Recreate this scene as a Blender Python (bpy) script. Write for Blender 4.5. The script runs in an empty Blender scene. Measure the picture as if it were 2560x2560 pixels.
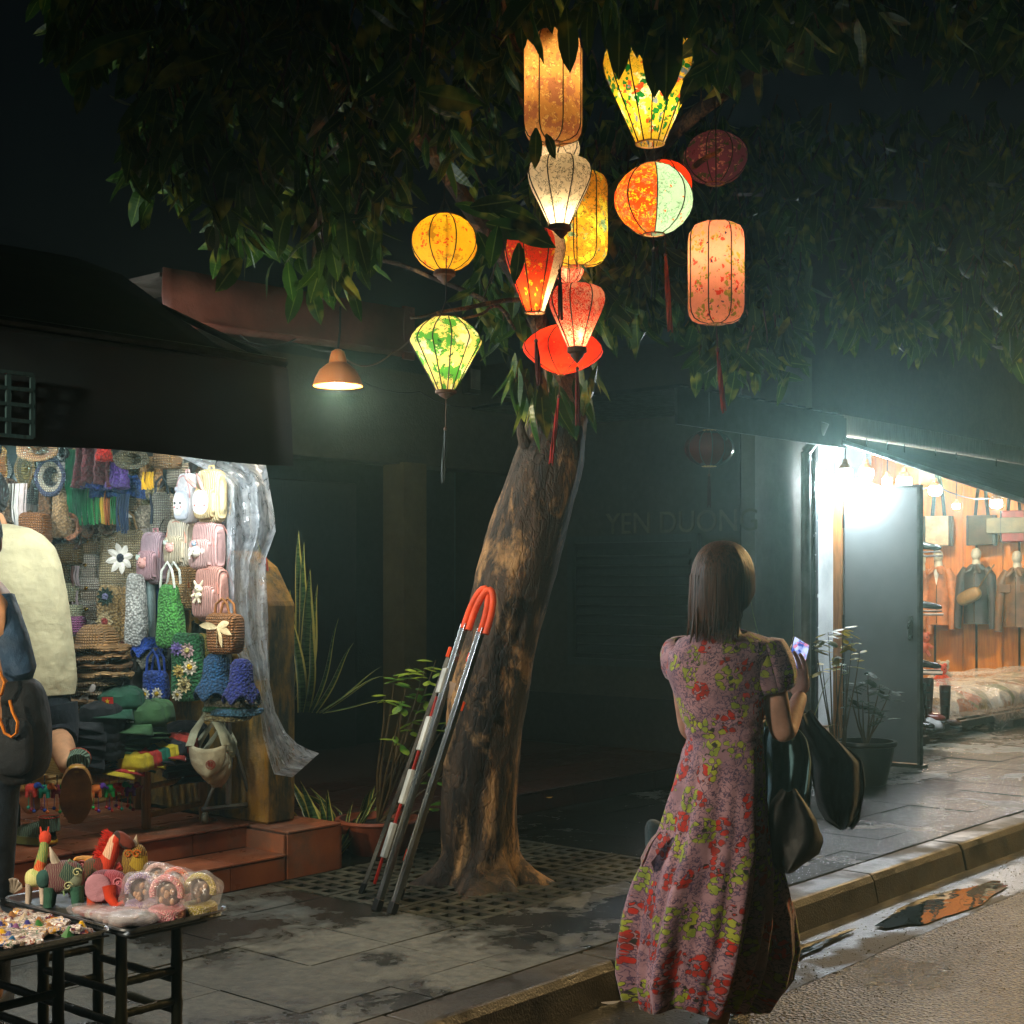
import bpy, math, random
from mathutils import Vector, Matrix, noise
R = random.Random(7)
PI = math.pi
sc = bpy.context.scene
COL = sc.collection

# ---------------------------------------------------------------- camera
cam = bpy.data.objects.new('camera', bpy.data.cameras.new('camera'))
COL.objects.link(cam)
cam.location = (0, 0, 1.48)
cam.rotation_euler = (PI/2, 0, 0)
cam.data.lens = 51
cam.data.sensor_width = 36
cam.data.shift_y = 68/1024
cam.data.clip_start = .05
cam.data.clip_end = 300
sc.camera = cam
# ---------------------------------------------------------------- world and light
world = bpy.data.worlds.new('World')
sc.world = world
world.use_nodes = True
wn = world.node_tree
bg = wn.nodes['Background']
sky = wn.nodes.new('ShaderNodeTexSky')
sky.sky_type = 'NISHITA'
sky.sun_disc = False
sky.sun_elevation = math.radians(6)
sky.sun_rotation = math.radians(215)
wn.links.new(sky.outputs[0], bg.inputs[0])
bg.inputs[1].default_value = .0012
sun = bpy.data.objects.new('sun', bpy.data.lights.new('sun', 'SUN'))
COL.objects.link(sun)
sun.data.energy = .02
sun.data.angle = math.radians(5)
sun.data.color = (.4, 1, .85)
sun.rotation_euler = (math.radians(50), 0, math.radians(-35))
sc.view_settings.view_transform = 'Standard'
sc.view_settings.look = 'None'
sc.view_settings.exposure = 0
sc.view_settings.gamma = 1
sc.view_settings.use_curve_mapping = False
sc.render.engine = 'CYCLES'
sc.cycles.use_denoising = True
sc.cycles.max_bounces = 6
sc.cycles.diffuse_bounces = 3
sc.cycles.glossy_bounces = 3
sc.cycles.transmission_bounces = 4
sc.cycles.transparent_max_bounces = 12
sc.cycles.volume_bounces = 0
sc.cycles.caustics_reflective = False
sc.cycles.caustics_refractive = False
sc.cycles.sample_clamp_indirect = 3

# ---------------------------------------------------------------- frames
F = 1450.0; HV = 580.0; CZ = 1.48
A = Vector((.648, .762, 0)).normalized()
B = Vector((-A.y, A.x, 0))
TH = math.atan2(A.y, A.x)
def ray(u, v): return Vector(((u-512)/F, 1, (HV-v)/F))
def atY(u, v, Y): return Vector((0, 0, CZ)) + ray(u, v)*Y
def atZ(u, v, z): return atY(u, v, (z-CZ)/ray(u, v).z)
def atT(u, v, t): return atY(u, v, t/ray(u, v).dot(B))
def atS(u, v, s): return atY(u, v, s/ray(u, v).dot(A))
def W(s, t, z): return A*s + B*t + Vector((0, 0, z))
def st(p): return p.dot(A), p.dot(B)

# ---------------------------------------------------------------- objects
def tag(o, label=None, cat=None, group=None, kind=None):
    if label: o['label'] = label
    if cat: o['category'] = cat
    if group: o['group'] = group
    if kind: o['kind'] = kind
    return o
def thing(name, label, cat, loc=(0, 0, 0), rz=0, group=None):
    o = bpy.data.objects.new(name, None); COL.objects.link(o)
    o.location = loc; o.rotation_euler = (0, 0, rz); o.empty_display_size = .05
    return tag(o, label, cat, group)
def children(o): return [c for c in bpy.data.objects if c.parent == o]
def dup(o, parent=None, kids=None):
    if kids is None:
        kids = {}
        for c in bpy.data.objects:
            if c.parent: kids.setdefault(c.parent.name, []).append(c)
    c = o.copy(); COL.objects.link(c)
    if parent: c.parent = parent
    for k in kids.get(o.name, []): dup(k, c, kids)
    return c
def put(name, me, parent=None, loc=None, rot=None, scale=None, mat=None):
    o = bpy.data.objects.new(name, me); COL.objects.link(o)
    if parent: o.parent = parent
    if loc is not None: o.location = loc
    if rot is not None: o.rotation_euler = rot
    if scale is not None: o.scale = scale if hasattr(scale, '__len__') else (scale,)*3
    return o
def spow(a, e): return math.copysign(abs(a)**e, a)
def basis(d):
    d = d.normalized()
    up = Vector((0, 0, 1)) if abs(d.z) < .95 else Vector((1, 0, 0))
    x = d.cross(up).normalized()
    return x, x.cross(d).normalized()
class MB:
    def __init__(s): s.v = []; s.f = []; s.uv = []; s.m = []
    def add(s, V, Fc, uv=None, m=0):
        b = len(s.v); s.v += [Vector(p) for p in V]
        s.f += [tuple(i+b for i in f) for f in Fc]; s.m += [m]*len(Fc)
        s.uv += uv if uv else [(p[0], p[2]) for p in V]
        return s
    def box(s, c, d, rz=0, M=None, m=0):
        c = Vector(c); h = [x/2 for x in d]
        Q = M if M is not None else Matrix.Rotation(rz, 3, 'Z')
        V = [c + Q @ Vector((sx*h[0], sy*h[1], sz*h[2])) for sz in (-1, 1) for sy in (-1, 1) for sx in (-1, 1)]
        return s.add(V, [(0, 2, 3, 1), (4, 5, 7, 6), (0, 1, 5, 4), (1, 3, 7, 5), (3, 2, 6, 7), (2, 0, 4, 6)], m=m)
    def b3(s, x0, x1, y0, y1, z0, z1, m=0):
        return s.box(((x0+x1)/2, (y0+y1)/2, (z0+z1)/2), (x1-x0, y1-y0, z1-z0), m=m)
    def grid(s, P, close=False, m=0, uv=None):
        nr = len(P); nc = len(P[0])
        V = [p for r in P for p in r]
        Fc = [(i*nc+j, i*nc+(j+1) % nc, (i+1)*nc+(j+1) % nc, (i+1)*nc+j) for i in range(nr-1) for j in range(nc if close else nc-1)]
        return s.add(V, Fc, uv, m)
    def tube(s, pts, r, n=8, m=0, cap=True, flat=1):
        pts = [Vector(p) for p in pts]; k = len(pts)
        rs = r if hasattr(r, '__len__') else [r]*k
        P = []; x = None
        for i in range(k):
            d = (pts[min(i+1, k-1)] - pts[max(i-1, 0)])
            if d.length < 1e-9: d = Vector((0, 0, 1))
            d.normalize()
            if x is None: x, y = basis(d)
            else:
                x = (x - d*x.dot(d)).normalized(); y = x.cross(d)
            P.append([pts[i] + (x*math.cos(a)*rs[i] + y*math.sin(a)*rs[i]*flat) for a in [2*PI*j/n for j in range(n)]])
        b = len(s.v)
        s.grid(P, True, m)
        if cap:
            s.f += [tuple(b+j for j in range(n)), tuple(b+(k-1)*n+j for j in reversed(range(n)))]; s.m += [m, m]
        return s
    def lathe(s, prof, n=24, c=(0, 0, 0), wav=None, m=0, M=None):
        c = Vector(c); P = []; uv = []
        h = 0
        for i, (r, z) in enumerate(prof):
            row = []
            if i: h += math.hypot(r-prof[i-1][0], z-prof[i-1][1])
            for j in range(n+1):
                a = 2*PI*j/n
                rr, dz = (r, 0) if wav is None else wav(r, z, a, i)
                p = Vector((rr*math.cos(a), rr*math.sin(a), z+dz))
                if M is not None: p = M @ p
                row.append(c + p); uv.append((j/n, h))
            P.append(row)
        return s.grid(P, False, m, uv)
    def se(s, c, r, e=.6, nu=16, nv=10, M=None, jit=0, js=6, m=0, e2=None):
        c = Vector(c); P = []; uv = []
        e2 = e if e2 is None else e2
        for i in range(nv+1):
            ph = -PI/2 + PI*i/nv
            row = []
            for j in range(nu+1):
                a = 2*PI*j/nu
                p = Vector((r[0]*spow(math.cos(ph), e)*spow(math.cos(a), e2), r[1]*spow(math.cos(ph), e)*spow(math.sin(a), e2), r[2]*spow(math.sin(ph), e)))
                if jit: p *= 1 + jit*noise.noise((c+p)*js)
                if M is not None: p = M @ p
                row.append(c + p); uv.append((a*r[0], ph*r[2]))
            P.append(row)
        return s.grid(P, False, m, uv)
    def poly(s, pts, th, m=0):
        # outline given a real thickness vector
        pts = [Vector(p) for p in pts]; th = Vector(th); n = len(pts)
        return s.add(pts + [p+th for p in pts], [tuple(range(n))[::-1], tuple(range(n, 2*n))] + [(i, (i+1) % n, (i+1) % n+n, i+n) for i in range(n)], m=m)
    def blade(s, base, d, side, L, Wd, droop=.3, fold=.15, n=5, prof=None, m=0, wave=0):
        base = Vector(base); d = Vector(d).normalized(); side = Vector(side)
        side = (side - d*side.dot(d)).normalized(); nor = side.cross(d)
        V = []; prof = prof or (lambda t: math.sin(PI*min(1, t*.92+.06))**.85)
        P = []; uv = []
        for i in range(n+1):
            t = i/n
            c = base + d*(L*t) + Vector((0, 0, -1))*(droop*L*t*t) + nor*(wave*L*math.sin(t*5))
            w = Wd/2*prof(t)*(1 if i < n else .02)
            P.append([c - side*w + nor*fold*w, c, c + side*w + nor*fold*w]); uv += [(-1, t), (0, t), (1, t)]
        return s.grid(P, False, m, uv)
    def mesh(s, name, mats, smooth=True):
        me = bpy.data.meshes.new(name)
        me.from_pydata([tuple(p) for p in s.v], [], s.f)
        ul = me.uv_layers.new(name='UVMap')
        li = [0]*len(me.loops)
        me.loops.foreach_get('vertex_index', li)
        fl = []
        for i in li: fl += [s.uv[i][0], s.uv[i][1]]
        ul.data.foreach_set('uv', fl)
        for mm in (mats if isinstance(mats, (list, tuple)) else [mats]): me.materials.append(mm)
        me.polygons.foreach_set('material_index', s.m)
        if smooth:
            me.polygons.foreach_set('use_smooth', [True]*len(me.polygons))
            if smooth != 'soft':
                try: me.set_sharp_from_angle(angle=math.radians(38))
                except Exception: pass
        me.update()
        return me
    def build(s, name, mats, parent=None, smooth=True, loc=None, rot=None, bevel=0, label=None):
        o = put(name, s.mesh(name, mats, smooth), parent, loc, rot)
        if bevel:
            b = o.modifiers.new('b', 'BEVEL'); b.width = bevel; b.segments = 2; b.limit_method = 'ANGLE'
        if label: o['label'] = label
        return o

# ---------------------------------------------------------------- materials
def H(h, k=1.0):
    h = h.lstrip('#'); o = []
    for i in (0, 2, 4):
        c = int(h[i:i+2], 16)/255
        o.append((c/12.92 if c <= .04045 else ((c+.055)/1.055)**2.4)*k)
    return (*o, 1)
class NT:
    def __init__(s, name):
        s.mat = bpy.data.materials.new(name); s.mat.use_nodes = True
        s.t = s.mat.node_tree; s.bs = s.t.nodes['Principled BSDF']; s.out = s.t.nodes['Material Output']
    def n(s, ty): return s.t.nodes.new('ShaderNode'+ty)
    def L(s, a, b):
        if hasattr(a, 'is_linked') or isinstance(a, bpy.types.NodeSocket): s.t.links.new(a, b)
        else: b.default_value = a
    def coord(s, k='Object'): return s.n('TexCoord').outputs[k]
    def pos(s): return s.n('NewGeometry').outputs['Position']
    def scl(s, v, sx, loc=(0, 0, 0)):
        m = s.n('Mapping'); s.L(v, m.inputs[0]); m.inputs['Scale'].default_value = sx; m.inputs['Location'].default_value = loc; return m.outputs[0]
    def noise(s, v, sca, det=3, ro=.55, dist=0, out=0):
        m = s.n('TexNoise'); s.L(v, m.inputs['Vector']); m.inputs['Scale'].default_value = sca
        m.inputs['Detail'].default_value = det; m.inputs['Roughness'].default_value = ro; m.inputs['Distortion'].default_value = dist
        return m.outputs[out]
    def vor(s, v, sca, feat='F1', out='Distance', rnd=1):
        m = s.n('TexVoronoi'); m.feature = feat; s.L(v, m.inputs['Vector']); m.inputs['Scale'].default_value = sca; m.inputs['Randomness'].default_value = rnd
        return m.outputs[out]
    def wave(s, v, sca, dist=0, ty='BANDS', d='X', prof='SIN'):
        m = s.n('TexWave'); m.wave_type = ty; m.wave_profile = prof
        if ty == 'BANDS': m.bands_direction = d
        else: m.rings_direction = d
        s.L(v, m.inputs['Vector']); m.inputs['Scale'].default_value = sca; m.inputs['Distortion'].default_value = dist
        return m.outputs[1]
    def ma(s, op, a, b=0, c=0):
        m = s.n('Math'); m.operation = op; s.L(a, m.inputs[0]); s.L(b, m.inputs[1]); s.L(c, m.inputs[2]); return m.outputs[0]
    def step(s, v, a, b, lo=0, hi=1):
        m = s.n('MapRange'); s.L(v, m.inputs[0])
        for i, x in enumerate((a, b, lo, hi)): s.L(x, m.inputs[i+1])
        return m.outputs[0]
    def mix(s, f, a, b, ty='MIX'):
        m = s.n('MixRGB'); m.blend_type = ty; s.L(f, m.inputs[0]); s.L(a, m.inputs[1]); s.L(b, m.inputs[2]); return m.outputs[0]
    def bump(s, h, st=.3, d=.01, nrm=None):
        m = s.n('Bump'); m.inputs['Strength'].default_value = st; m.inputs['Distance'].default_value = d; s.L(h, m.inputs['Height'])
        if nrm is not None: s.L(nrm, m.inputs['Normal'])
        return m.outputs[0]
    def set(s, **k):
        for a, b in k.items():
            s.L(b, s.bs.inputs[{'col': 'Base Color', 'rough': 'Roughness', 'metal': 'Metallic', 'nrm': 'Normal', 'spec': 'Specular IOR Level', 'em': 'Emission Color', 'es': 'Emission Strength', 'alpha': 'Alpha', 'sheen': 'Sheen Weight', 'coat': 'Coat Weight', 'sss': 'Subsurface Weight', 'trans': 'Transmission Weight'}[a]])
        return s
_mc = {}
def mt(hx, kind='cloth', rough=None, var=.25, k=1.0):
    key = (hx, kind, rough, var, k)
    if key in _mc: return _mc[key]
    m = NT('%s_%s' % (kind, hx.strip('#'))); c = H(hx, k); o = m.coord()
    dark = tuple(x*(1-var*1.6) for x in c[:3])+(1,); lite = tuple(min(1, x*(1+var)) for x in c[:3])+(1,)
    n1 = m.noise(o, 9, 4)
    col = m.mix(m.step(n1, .35, .7), dark, lite)
    r = .8; metal = 0; nrm = None; spec = .4
    if kind == 'knit':
        v = m.vor(o, 88); nrm = m.bump(v, .9, .01); col = m.mix(m.step(v, .25, .75), col, tuple(x*.35 for x in c[:3])+(1,)); r = .95
    elif kind == 'straw':
        w1 = m.wave(m.scl(o, (1, 1, 1)), 26, 2, d='Z'); w2 = m.wave(o, 30, 3, d='X')
        h = m.ma('MULTIPLY', w1, w2); nrm = m.bump(h, 1, .012); col = m.mix(m.step(h, 0, .4), tuple(x*.3 for x in c[:3])+(1,), col); r = .75
    elif kind == 'cloth':
        h = m.ma('ADD', m.noise(o, 14, 2), m.ma('MULTIPLY', m.noise(o, 260, 1), .12)); nrm = m.bump(h, .5, .03); r = .9
    elif kind == 'leather': nrm = m.bump(m.noise(o, 40, 4), .3, .01); r = .42
    elif kind == 'rib':
        wv = m.wave(o, 31, .6, d='X'); nrm = m.bump(wv, .9, .01); col = m.mix(m.step(wv, .1, .6), tuple(x*.55 for x in c[:3])+(1,), col); r = .9
    elif kind == 'metal': metal = 1; r = .25; nrm = m.bump(m.noise(o, 30, 3), .08, .005)
    elif kind == 'plastic': r = .35; nrm = m.bump(m.noise(o, 20, 3), .1, .005)
    elif kind == 'skin': r = .5; nrm = m.bump(m.noise(o, 120, 2), .1, .003); r = .75
    elif kind == 'wood':
        g = m.noise(m.scl(o, (30, 30, 2.5)), 3, 4); col = m.mix(m.step(g, .3, .7), dark, lite); nrm = m.bump(g, .3, .006); r = .6
    elif kind == 'wall':
        g = m.noise(o, 2.2, 6, .65); col = m.mix(m.step(g, .35, .72), dark, lite); nrm = m.bump(m.noise(o, 60, 4), .25, .01); r = .85
    elif kind == 'clay': nrm = m.bump(m.noise(o, 50, 4), .25, .008); r = .6
    if rough is not None: r = rough
    m.set(col=col, rough=m.step(m.noise(o, 22, 3), .3, .7, r*.85, min(1, r*1.12)), metal=metal, spec=spec)
    if nrm is not None: m.set(nrm=nrm)
    if kind == 'cloth' or kind == 'knit': m.set(sheen=.04)
    _mc[key] = m.mat
    return m.mat
def emit(name, col, st):
    m = NT(name); m.set(col=(0, 0, 0, 1), em=col, es=st); return m.mat
def light(name, loc, power, col, r=.03, ty='POINT', parent=None):
    l = bpy.data.lights.new(name, ty); l.energy = power; l.color = col[:3]; l.shadow_soft_size = r
    o = bpy.data.objects.new(name, l); COL.objects.link(o); o.location = loc
    if parent: o.parent = parent
    return o
def clear_plastic(name, dens=.3, tint='#dfe6ea'):
    m = NT(name); o = m.coord()
    g = m.n('BsdfGlossy'); g.inputs['Roughness'].default_value = .18
    nr = m.bump(m.noise(o, 12, 4, .6, 1), .6, .03); m.L(nr, g.inputs['Normal'])
    d = m.n('BsdfTranslucent'); d.inputs[0].default_value = H(tint); d2 = m.n('BsdfDiffuse'); d2.inputs[0].default_value = H(tint)
    t = m.n('BsdfTransparent')
    def ms(f, a, b):
        x = m.n('MixShader'); m.L(f, x.inputs[0]); m.L(a, x.inputs[1]); m.L(b, x.inputs[2]); return x.outputs[0]
    dd = ms(.5, d.outputs[0], d2.outputs[0])
    gd = ms(.2, dd, g.outputs[0])
    fac = m.step(m.noise(o, 11, 5, .65, 1.2), .3, .75, dens*.35, min(1, dens*1.8))
    m.L(ms(fac, t.outputs[0], gd), m.out.inputs[0])
    return m.mat
# ================================================================ SETTING
def sbuild(mb, name, mats, parent=None, **k):
    o = mb.build(name, mats, parent, **k)
    if not parent: o.rotation_euler = (0, 0, TH)
    return o
def sthing(name, label, cat, s, t, z, group=None):
    return thing(name, label, cat, W(s, t, z), TH, group)
def struct(o): o['kind'] = 'structure'; return o

# ---- road
m = NT('wet_asphalt'); p = m.pos()
big = m.noise(p, .9, 4, .6); agg = m.vor(p, 78); fine = m.noise(p, 160, 2)
wet = m.step(m.noise(m.scl(p, (1, 1, 1)), 1.1, 5, .6), .4, .62)
stone = m.step(m.noise(p, 54, 4, .9), .44, .6)
colr = m.mix(stone, H('#0c0b08'), H('#8a7850'))
colr = m.mix(m.step(big, .35, .7, 0, .5), colr, H('#3a3527'))
m.set(col=colr, rough=m.step(wet, 0, 1, .26, .5), spec=.5, nrm=m.bump(m.ma('ADD', agg, m.ma('MULTIPLY', fine, .6)), 1, .012))
ASPH = m.mat
g = MB(); g.b3(-14, 34, -16, 2.62, -.6, 0)
road = struct(sbuild(g, 'road', ASPH, smooth=False))
g = MB()
for r_ in range(1):
    P = []
    for i in range(121):
        s = -4+i*.2
        P.append([(s, 2.62+.02*noise.noise((s*3, 0, 0)), .002), (s, 2.8, -.004), (s, 3.04, -.012)])
    g.grid(P)
g.b3(-14, 34, 2.62, 3.3, -.5, -.014)
m = NT('gutter_concrete'); p = m.pos()
w = m.step(m.noise(m.scl(p, (1, 1, 1)), 2.2, 5), .52, .6)
m.set(col=m.mix(w, H('#0b0a08'), H('#3c3526')), rough=m.step(w, 0, 1, .32, .75), nrm=m.bump(m.noise(p, 70, 4), .4, .01))  # kerb's shade put into the dark tone, mottled by noise
struct(sbuild(g, 'gutter', m.mat))
# puddle
m = NT('puddle_water'); p = m.pos()
m.set(col=(.004, .005, .005, 1), rough=.03, spec=.9, nrm=m.bump(m.noise(p, 9, 2), .12, .01))
PUD = m.mat
def puddle(cs, ct, ls, lt, seed):
    g = MB(); n = 48; pts = []
    for i in range(n):
        a = 2*PI*i/n; k = 1+.35*noise.noise((math.cos(a)*1.6+seed, math.sin(a)*1.6, seed))+.1*noise.noise((math.cos(a)*6+seed, math.sin(a)*6, 0))
        pts.append((ls*k*math.cos(a), lt*k*math.sin(a), 0))
    g.add([(0, 0, .003)]+[(x, y, .001) for x, y, _ in pts], [(0, i+1, (i+1) % n+1) for i in range(n)])
    o = g.build('puddle', PUD, None, loc=W(cs, ct, .005), rot=(0, 0, TH)); o['kind'] = 'structure'
puddle(6.3, 2.78, .62, .12, 2.1); puddle(4.9, 2.86, .6, .05, 5.3); puddle(8.3, 2.78, .9, .1, 7.7)

# ---- kerb stones
m = NT('kerb_stone'); p = m.pos()
c = m.mix(m.step(m.noise(p, 3, 5), .38, .66), H('#1a1712'), H('#453d2c'))
c = m.mix(m.step(m.noise(p, 90, 3), .5, .6, 0, .35), c, H('#1b1a14'))
m.set(col=c, rough=m.step(m.noise(p, 4, 4), .4, .6, .3, .75), nrm=m.bump(m.noise(p, 110, 4), .35, .01))
KERB = m.mat
kerb = sthing('kerb', 'x', 'kerb', 0, 3.04, 0); del kerb['label']; del kerb['category']; kerb['kind'] = 'structure'
g = MB()
g.poly([(0, 0, -.05), (0, .03, .09), (0, .045, .116), (0, .055, .122), (0, .2, .122), (0, .2, -.05)], (.988, 0, 0))
km = g.mesh('kerb_stone', KERB, smooth=False)
for i in range(26):
    o = put('kerb_stone', km, kerb, loc=(-3+i*1.0+.2, R.uniform(-.004, .004), R.uniform(-.004, .003)), rot=(0, 0, R.uniform(-.004, .004)))
    b = o.modifiers.new('b', 'BEVEL'); b.width = .006; b.segments = 2

# ---- pavement
m = NT('slate_tile'); p = m.pos(); oi = m.n('ObjectInfo').outputs['Random']
stp = m.scl(p, (1, 1, 1))
n1 = m.noise(stp, 1.25, 7, .62, .4); n2 = m.noise(stp, 5.5, 5, .7, .8)
f = m.ma('ADD', m.ma('MULTIPLY', n1, .72), m.ma('MULTIPLY', n2, .28))
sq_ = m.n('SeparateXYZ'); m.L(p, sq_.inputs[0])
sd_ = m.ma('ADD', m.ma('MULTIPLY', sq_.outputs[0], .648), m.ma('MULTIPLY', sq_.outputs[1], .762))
f = m.ma('ADD', f, m.step(sd_, 3.7, 4.9, .02, -.07))  # shifts the tile tone along s: paler near, darker further on
pale_dry = m.step(f, .47, .54)
base = m.mix(m.step(m.noise(p, 26, 5), .3, .75), H('#42443d'), H('#6c6c60'))
wetc = m.mix(m.step(m.noise(p, 14, 4), .3, .7), H('#0b0e0a'), H('#1a1c16'))
cc = m.mix(pale_dry, wetc, base)
cc = m.mix(m.step(oi, 0, 1, 0, .35), cc, H('#23261f'))
m.set(col=cc, rough=m.step(pale_dry, 0, 1, .2, .62), spec=.5, nrm=m.bump(m.ma('ADD', m.noise(p, 55, 4, .75), m.ma('MULTIPLY', m.noise(p, 9, 3), 1.5)), .6, .014))
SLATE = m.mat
g = MB(); g.b3(-6, 34, 3.243, 12, -.4, .106)
m = NT('joint_sand'); m.set(col=H('#0d0f0c'), rough=.6)
pav = struct(sbuild(g, 'pavement', m.mat, smooth=False))
g = MB(); g.box((.2, .2, -.006), (.394, .394, .018))
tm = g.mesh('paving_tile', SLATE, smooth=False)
bvt = []
cnt = 0
for i in range(38):
    s = 1.83+.4*i
    tmax = 5.02 if s < 4.6 else 5.4
    j = 0
    while True:
        t = 3.25+.4*(j-.5) if j else 3.25; j += 1; wd_ = .4 if j > 1 else .2
        if s > 8.6: tmax = 9 if s > 10 and cnt < 330 else 5.2
        if t > tmax-.02: break
        if 4.2 < s+.2 < 5.83 and 3.83 < t+.05 < 5.1: continue
        cut = min(wd_/.4, (tmax-t)/.4)
        if t+.4 > 9: break
        if s < 2.2 and t > 4.8: continue
        cnt += 1
        if cnt > 300: break
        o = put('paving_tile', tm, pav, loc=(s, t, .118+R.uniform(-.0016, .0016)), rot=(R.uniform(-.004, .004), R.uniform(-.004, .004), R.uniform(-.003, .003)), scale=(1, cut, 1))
# beyond that the paving is one sheet
g = MB()
for i in range(30):
    for j in range(14):
        s = 10.63+.4*i if i < 12 else 10.63+.4*i; t = 3.25+.4*j
        if i < 12 and j < 6: continue
        g.box((s+.2, t+.2, .111), (.394, .394, .014))
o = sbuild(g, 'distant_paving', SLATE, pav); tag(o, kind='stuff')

# ---- grate round the tree
m = NT('grate_concrete'); p = m.pos()
m.set(col=m.mix(m.step(m.noise(p, 6, 4), .35, .7), H('#14160f'), H('#4c4b39')), rough=.5, nrm=m.bump(m.noise(p, 90, 3), .4, .01))
gr = sthing('tree_grate', 'dark slotted concrete grate set in the pavement round the leaning tree', 'tree grate', 4.98, 4.46, .1)
for i in range(3):
    for j in range(3):
        x0 = (-.75+.533*i)/1.066; y0 = -.61+.4*j
        if i == 1 and j == 1: continue
        g = MB(); n = 5
        for a in range(n+1):
            xx = x0+.02+a*(.44/n); g.b3(xx, xx+.035, y0+.01, y0+.40, -.02, .02)
        for b in range(5):
            yy = y0+.01+b*.0885; g.b3(x0+.012, x0+.488, yy, yy+.034, -.018, .0185)
        o = g.build('grate_slab', m.mat, gr, smooth=False); o.scale.x = 1.066
g = MB(); g.b3(-.76, .86, -.62, .6, -.08, -.045)
m = NT('soil'); m.set(col=H('#0f0c08'), rough=1, nrm=m.bump(m.noise(m.pos(), 40, 5), 1, .03)); SOIL = m.mat
g.build('soil_bed', SOIL, gr)

# ---- terracotta platform and steps of the left shop
m = NT('terracotta_tile'); p = m.pos(); oi = m.n('ObjectInfo').outputs['Random']
c = m.mix(m.step(m.noise(p, 5, 5), .3, .72), H('#7a3f26'), H('#b0683f'))
c = m.mix(m.step(oi, 0, 1, 0, .4), c, H('#6b3a28'))
c = m.mix(m.step(m.noise(p, 2.2, 6, .7), .5, .62, 0, .6), c, H('#5c5145'))
m.set(col=c, rough=m.step(m.noise(p, 6, 4), .35, .65, .25, .6), nrm=m.bump(m.noise(p, 60, 3), .15, .006))
TERRA = m.mat
plat = sthing('tiled_platform', 'terracotta tiled shop platform with a lower step in front', 'shop steps', 2.5, 5.3, .12)
def slab(par, x0, x1, y0, y1, z0, z1):
    g = MB(); g.b3(x0, x1, y0, y1, z0, z1); return g.build('core', CORE, par, smooth=False)
m = NT('grout'); m.set(col=H('#3a2418'), rough=.9); CORE = m.mat
slab(plat, -4, 1.83, .016, 4, -.1, .218); slab(plat, -4, 1.83, -.25, .016, -.1, .108)
slab(plat, 1.843, 2.174, -.25, .38, -.1, .208)
def tiles(par, x0, x1, y0, y1, z, dx, dy, th=.012, nose=0):
    nx = max(1, round((x1-x0)/dx)); ny = max(1, round((y1-y0)/dy)); dx = (x1-x0)/nx; dy = (y1-y0)/ny
    g = MB(); g.box((0, 0, 0), (dx-.004, dy-.004, th)); me = g.mesh('floor_tile', TERRA, smooth=False)
    for i in range(nx):
        for j in range(ny):
            o = put('floor_tile', me, par, loc=(x0+(i+.5)*dx, y0+(j+.5)*dy, z+R.uniform(-.0008, .0008)))
            b = o.modifiers.new('b', 'BEVEL'); b.width = .004; b.segments = 2
def risers(par, x0, x1, y, z0, z1, dx):
    nx = max(1, round((x1-x0)/dx)); dx = (x1-x0)/nx
    g = MB(); g.box((0, 0, 0), (dx-.004, .012, z1-z0-.004)); me = g.mesh('riser_tile', TERRA, smooth=False)
    for i in range(nx): put('riser_tile', me, par, loc=(x0+(i+.5)*dx, y+R.uniform(-.0006, .0006), (z0+z1)/2))
tiles(plat, -2.8, 1.84, -.012, 2.4, .225, .3, .3, nose=1)
tiles(plat, -2.8, 1.84, -.275, .004, .114, .3, .28)
risers(plat, -2.8, 1.835, .008, .122, .216, .3)
risers(plat, -2.8, 1.835, -.258, 0, .106, .3)
tiles(plat, 1.85, 2.18, -.27, .38, .214, .33, .32)
risers(plat, 1.85, 2.175, -.258, 0, .206, .27)
g = MB(); g.b3(-.006, .006, -.27, 0, 0, .2)
for x in (1.837, 2.181): g.build('side_tile', TERRA, plat, smooth=False, loc=(x, .01, .004))
# raised ledge in front of the dark house
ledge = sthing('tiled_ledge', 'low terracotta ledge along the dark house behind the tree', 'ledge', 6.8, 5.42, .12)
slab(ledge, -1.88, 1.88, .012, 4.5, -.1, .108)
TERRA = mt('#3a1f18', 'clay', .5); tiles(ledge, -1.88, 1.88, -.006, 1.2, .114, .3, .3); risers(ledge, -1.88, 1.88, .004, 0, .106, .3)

# ---- walls
def wall(name, label, pieces, mat, s, t, z=.0, cat='wall'):
    r = sthing(name, label, cat, s, t, z)
    for (nm, x0, x1, y0, y1, z0, z1, mm) in pieces:
        g = MB(); g.b3(x0-s, x1-s, y0-t, y1-t, z0-z, z1-z); g.build(nm, mm or mat, r, smooth=False)
    return r
m = NT('mossy_yellow_paint'); p = m.pos()
ds = m.noise(m.scl(p, (4, 4, 1)), 2.2, 6, .7)
c = m.mix(m.step(ds, .42, .6), H('#8c6814'), H('#232610'))
c = m.mix(m.step(m.noise(p, 7, 5, .7), .5, .68), c, H('#453a1c'))
c = m.mix(m.step(m.noise(p, 3, 3), .55, .7, 0, .7), c, H('#8c6a3a'))
m.set(col=c, rough=.85, nrm=m.bump(m.noise(p, 30, 6, .7), .5, .02)); YEL = m.mat
g = MB()
g.poly([(0, 0, 0), (0, 2.4, 0), (0, 2.4, 1.28), (0, .26, 1.28), (0, .12, 1.2), (0, 0, 1.03)], (.18, 0, 0))
o = sbuild(g, 'side_wall', YEL, smooth=False); o.location = W(4.40, 5.24, .34); o.modifiers.new('b', 'BEVEL').width = .012
tag(o, 'mossy yellow painted low wall with sloped top beside the bag stall', 'wall')
GREY = mt('#2b2d28', 'wall'); OLIV = mt('#3a3626', 'wall'); DARKW = mt('#131512', 'wall'); CEIL = mt('#b9b4a4', 'wall')
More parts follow.
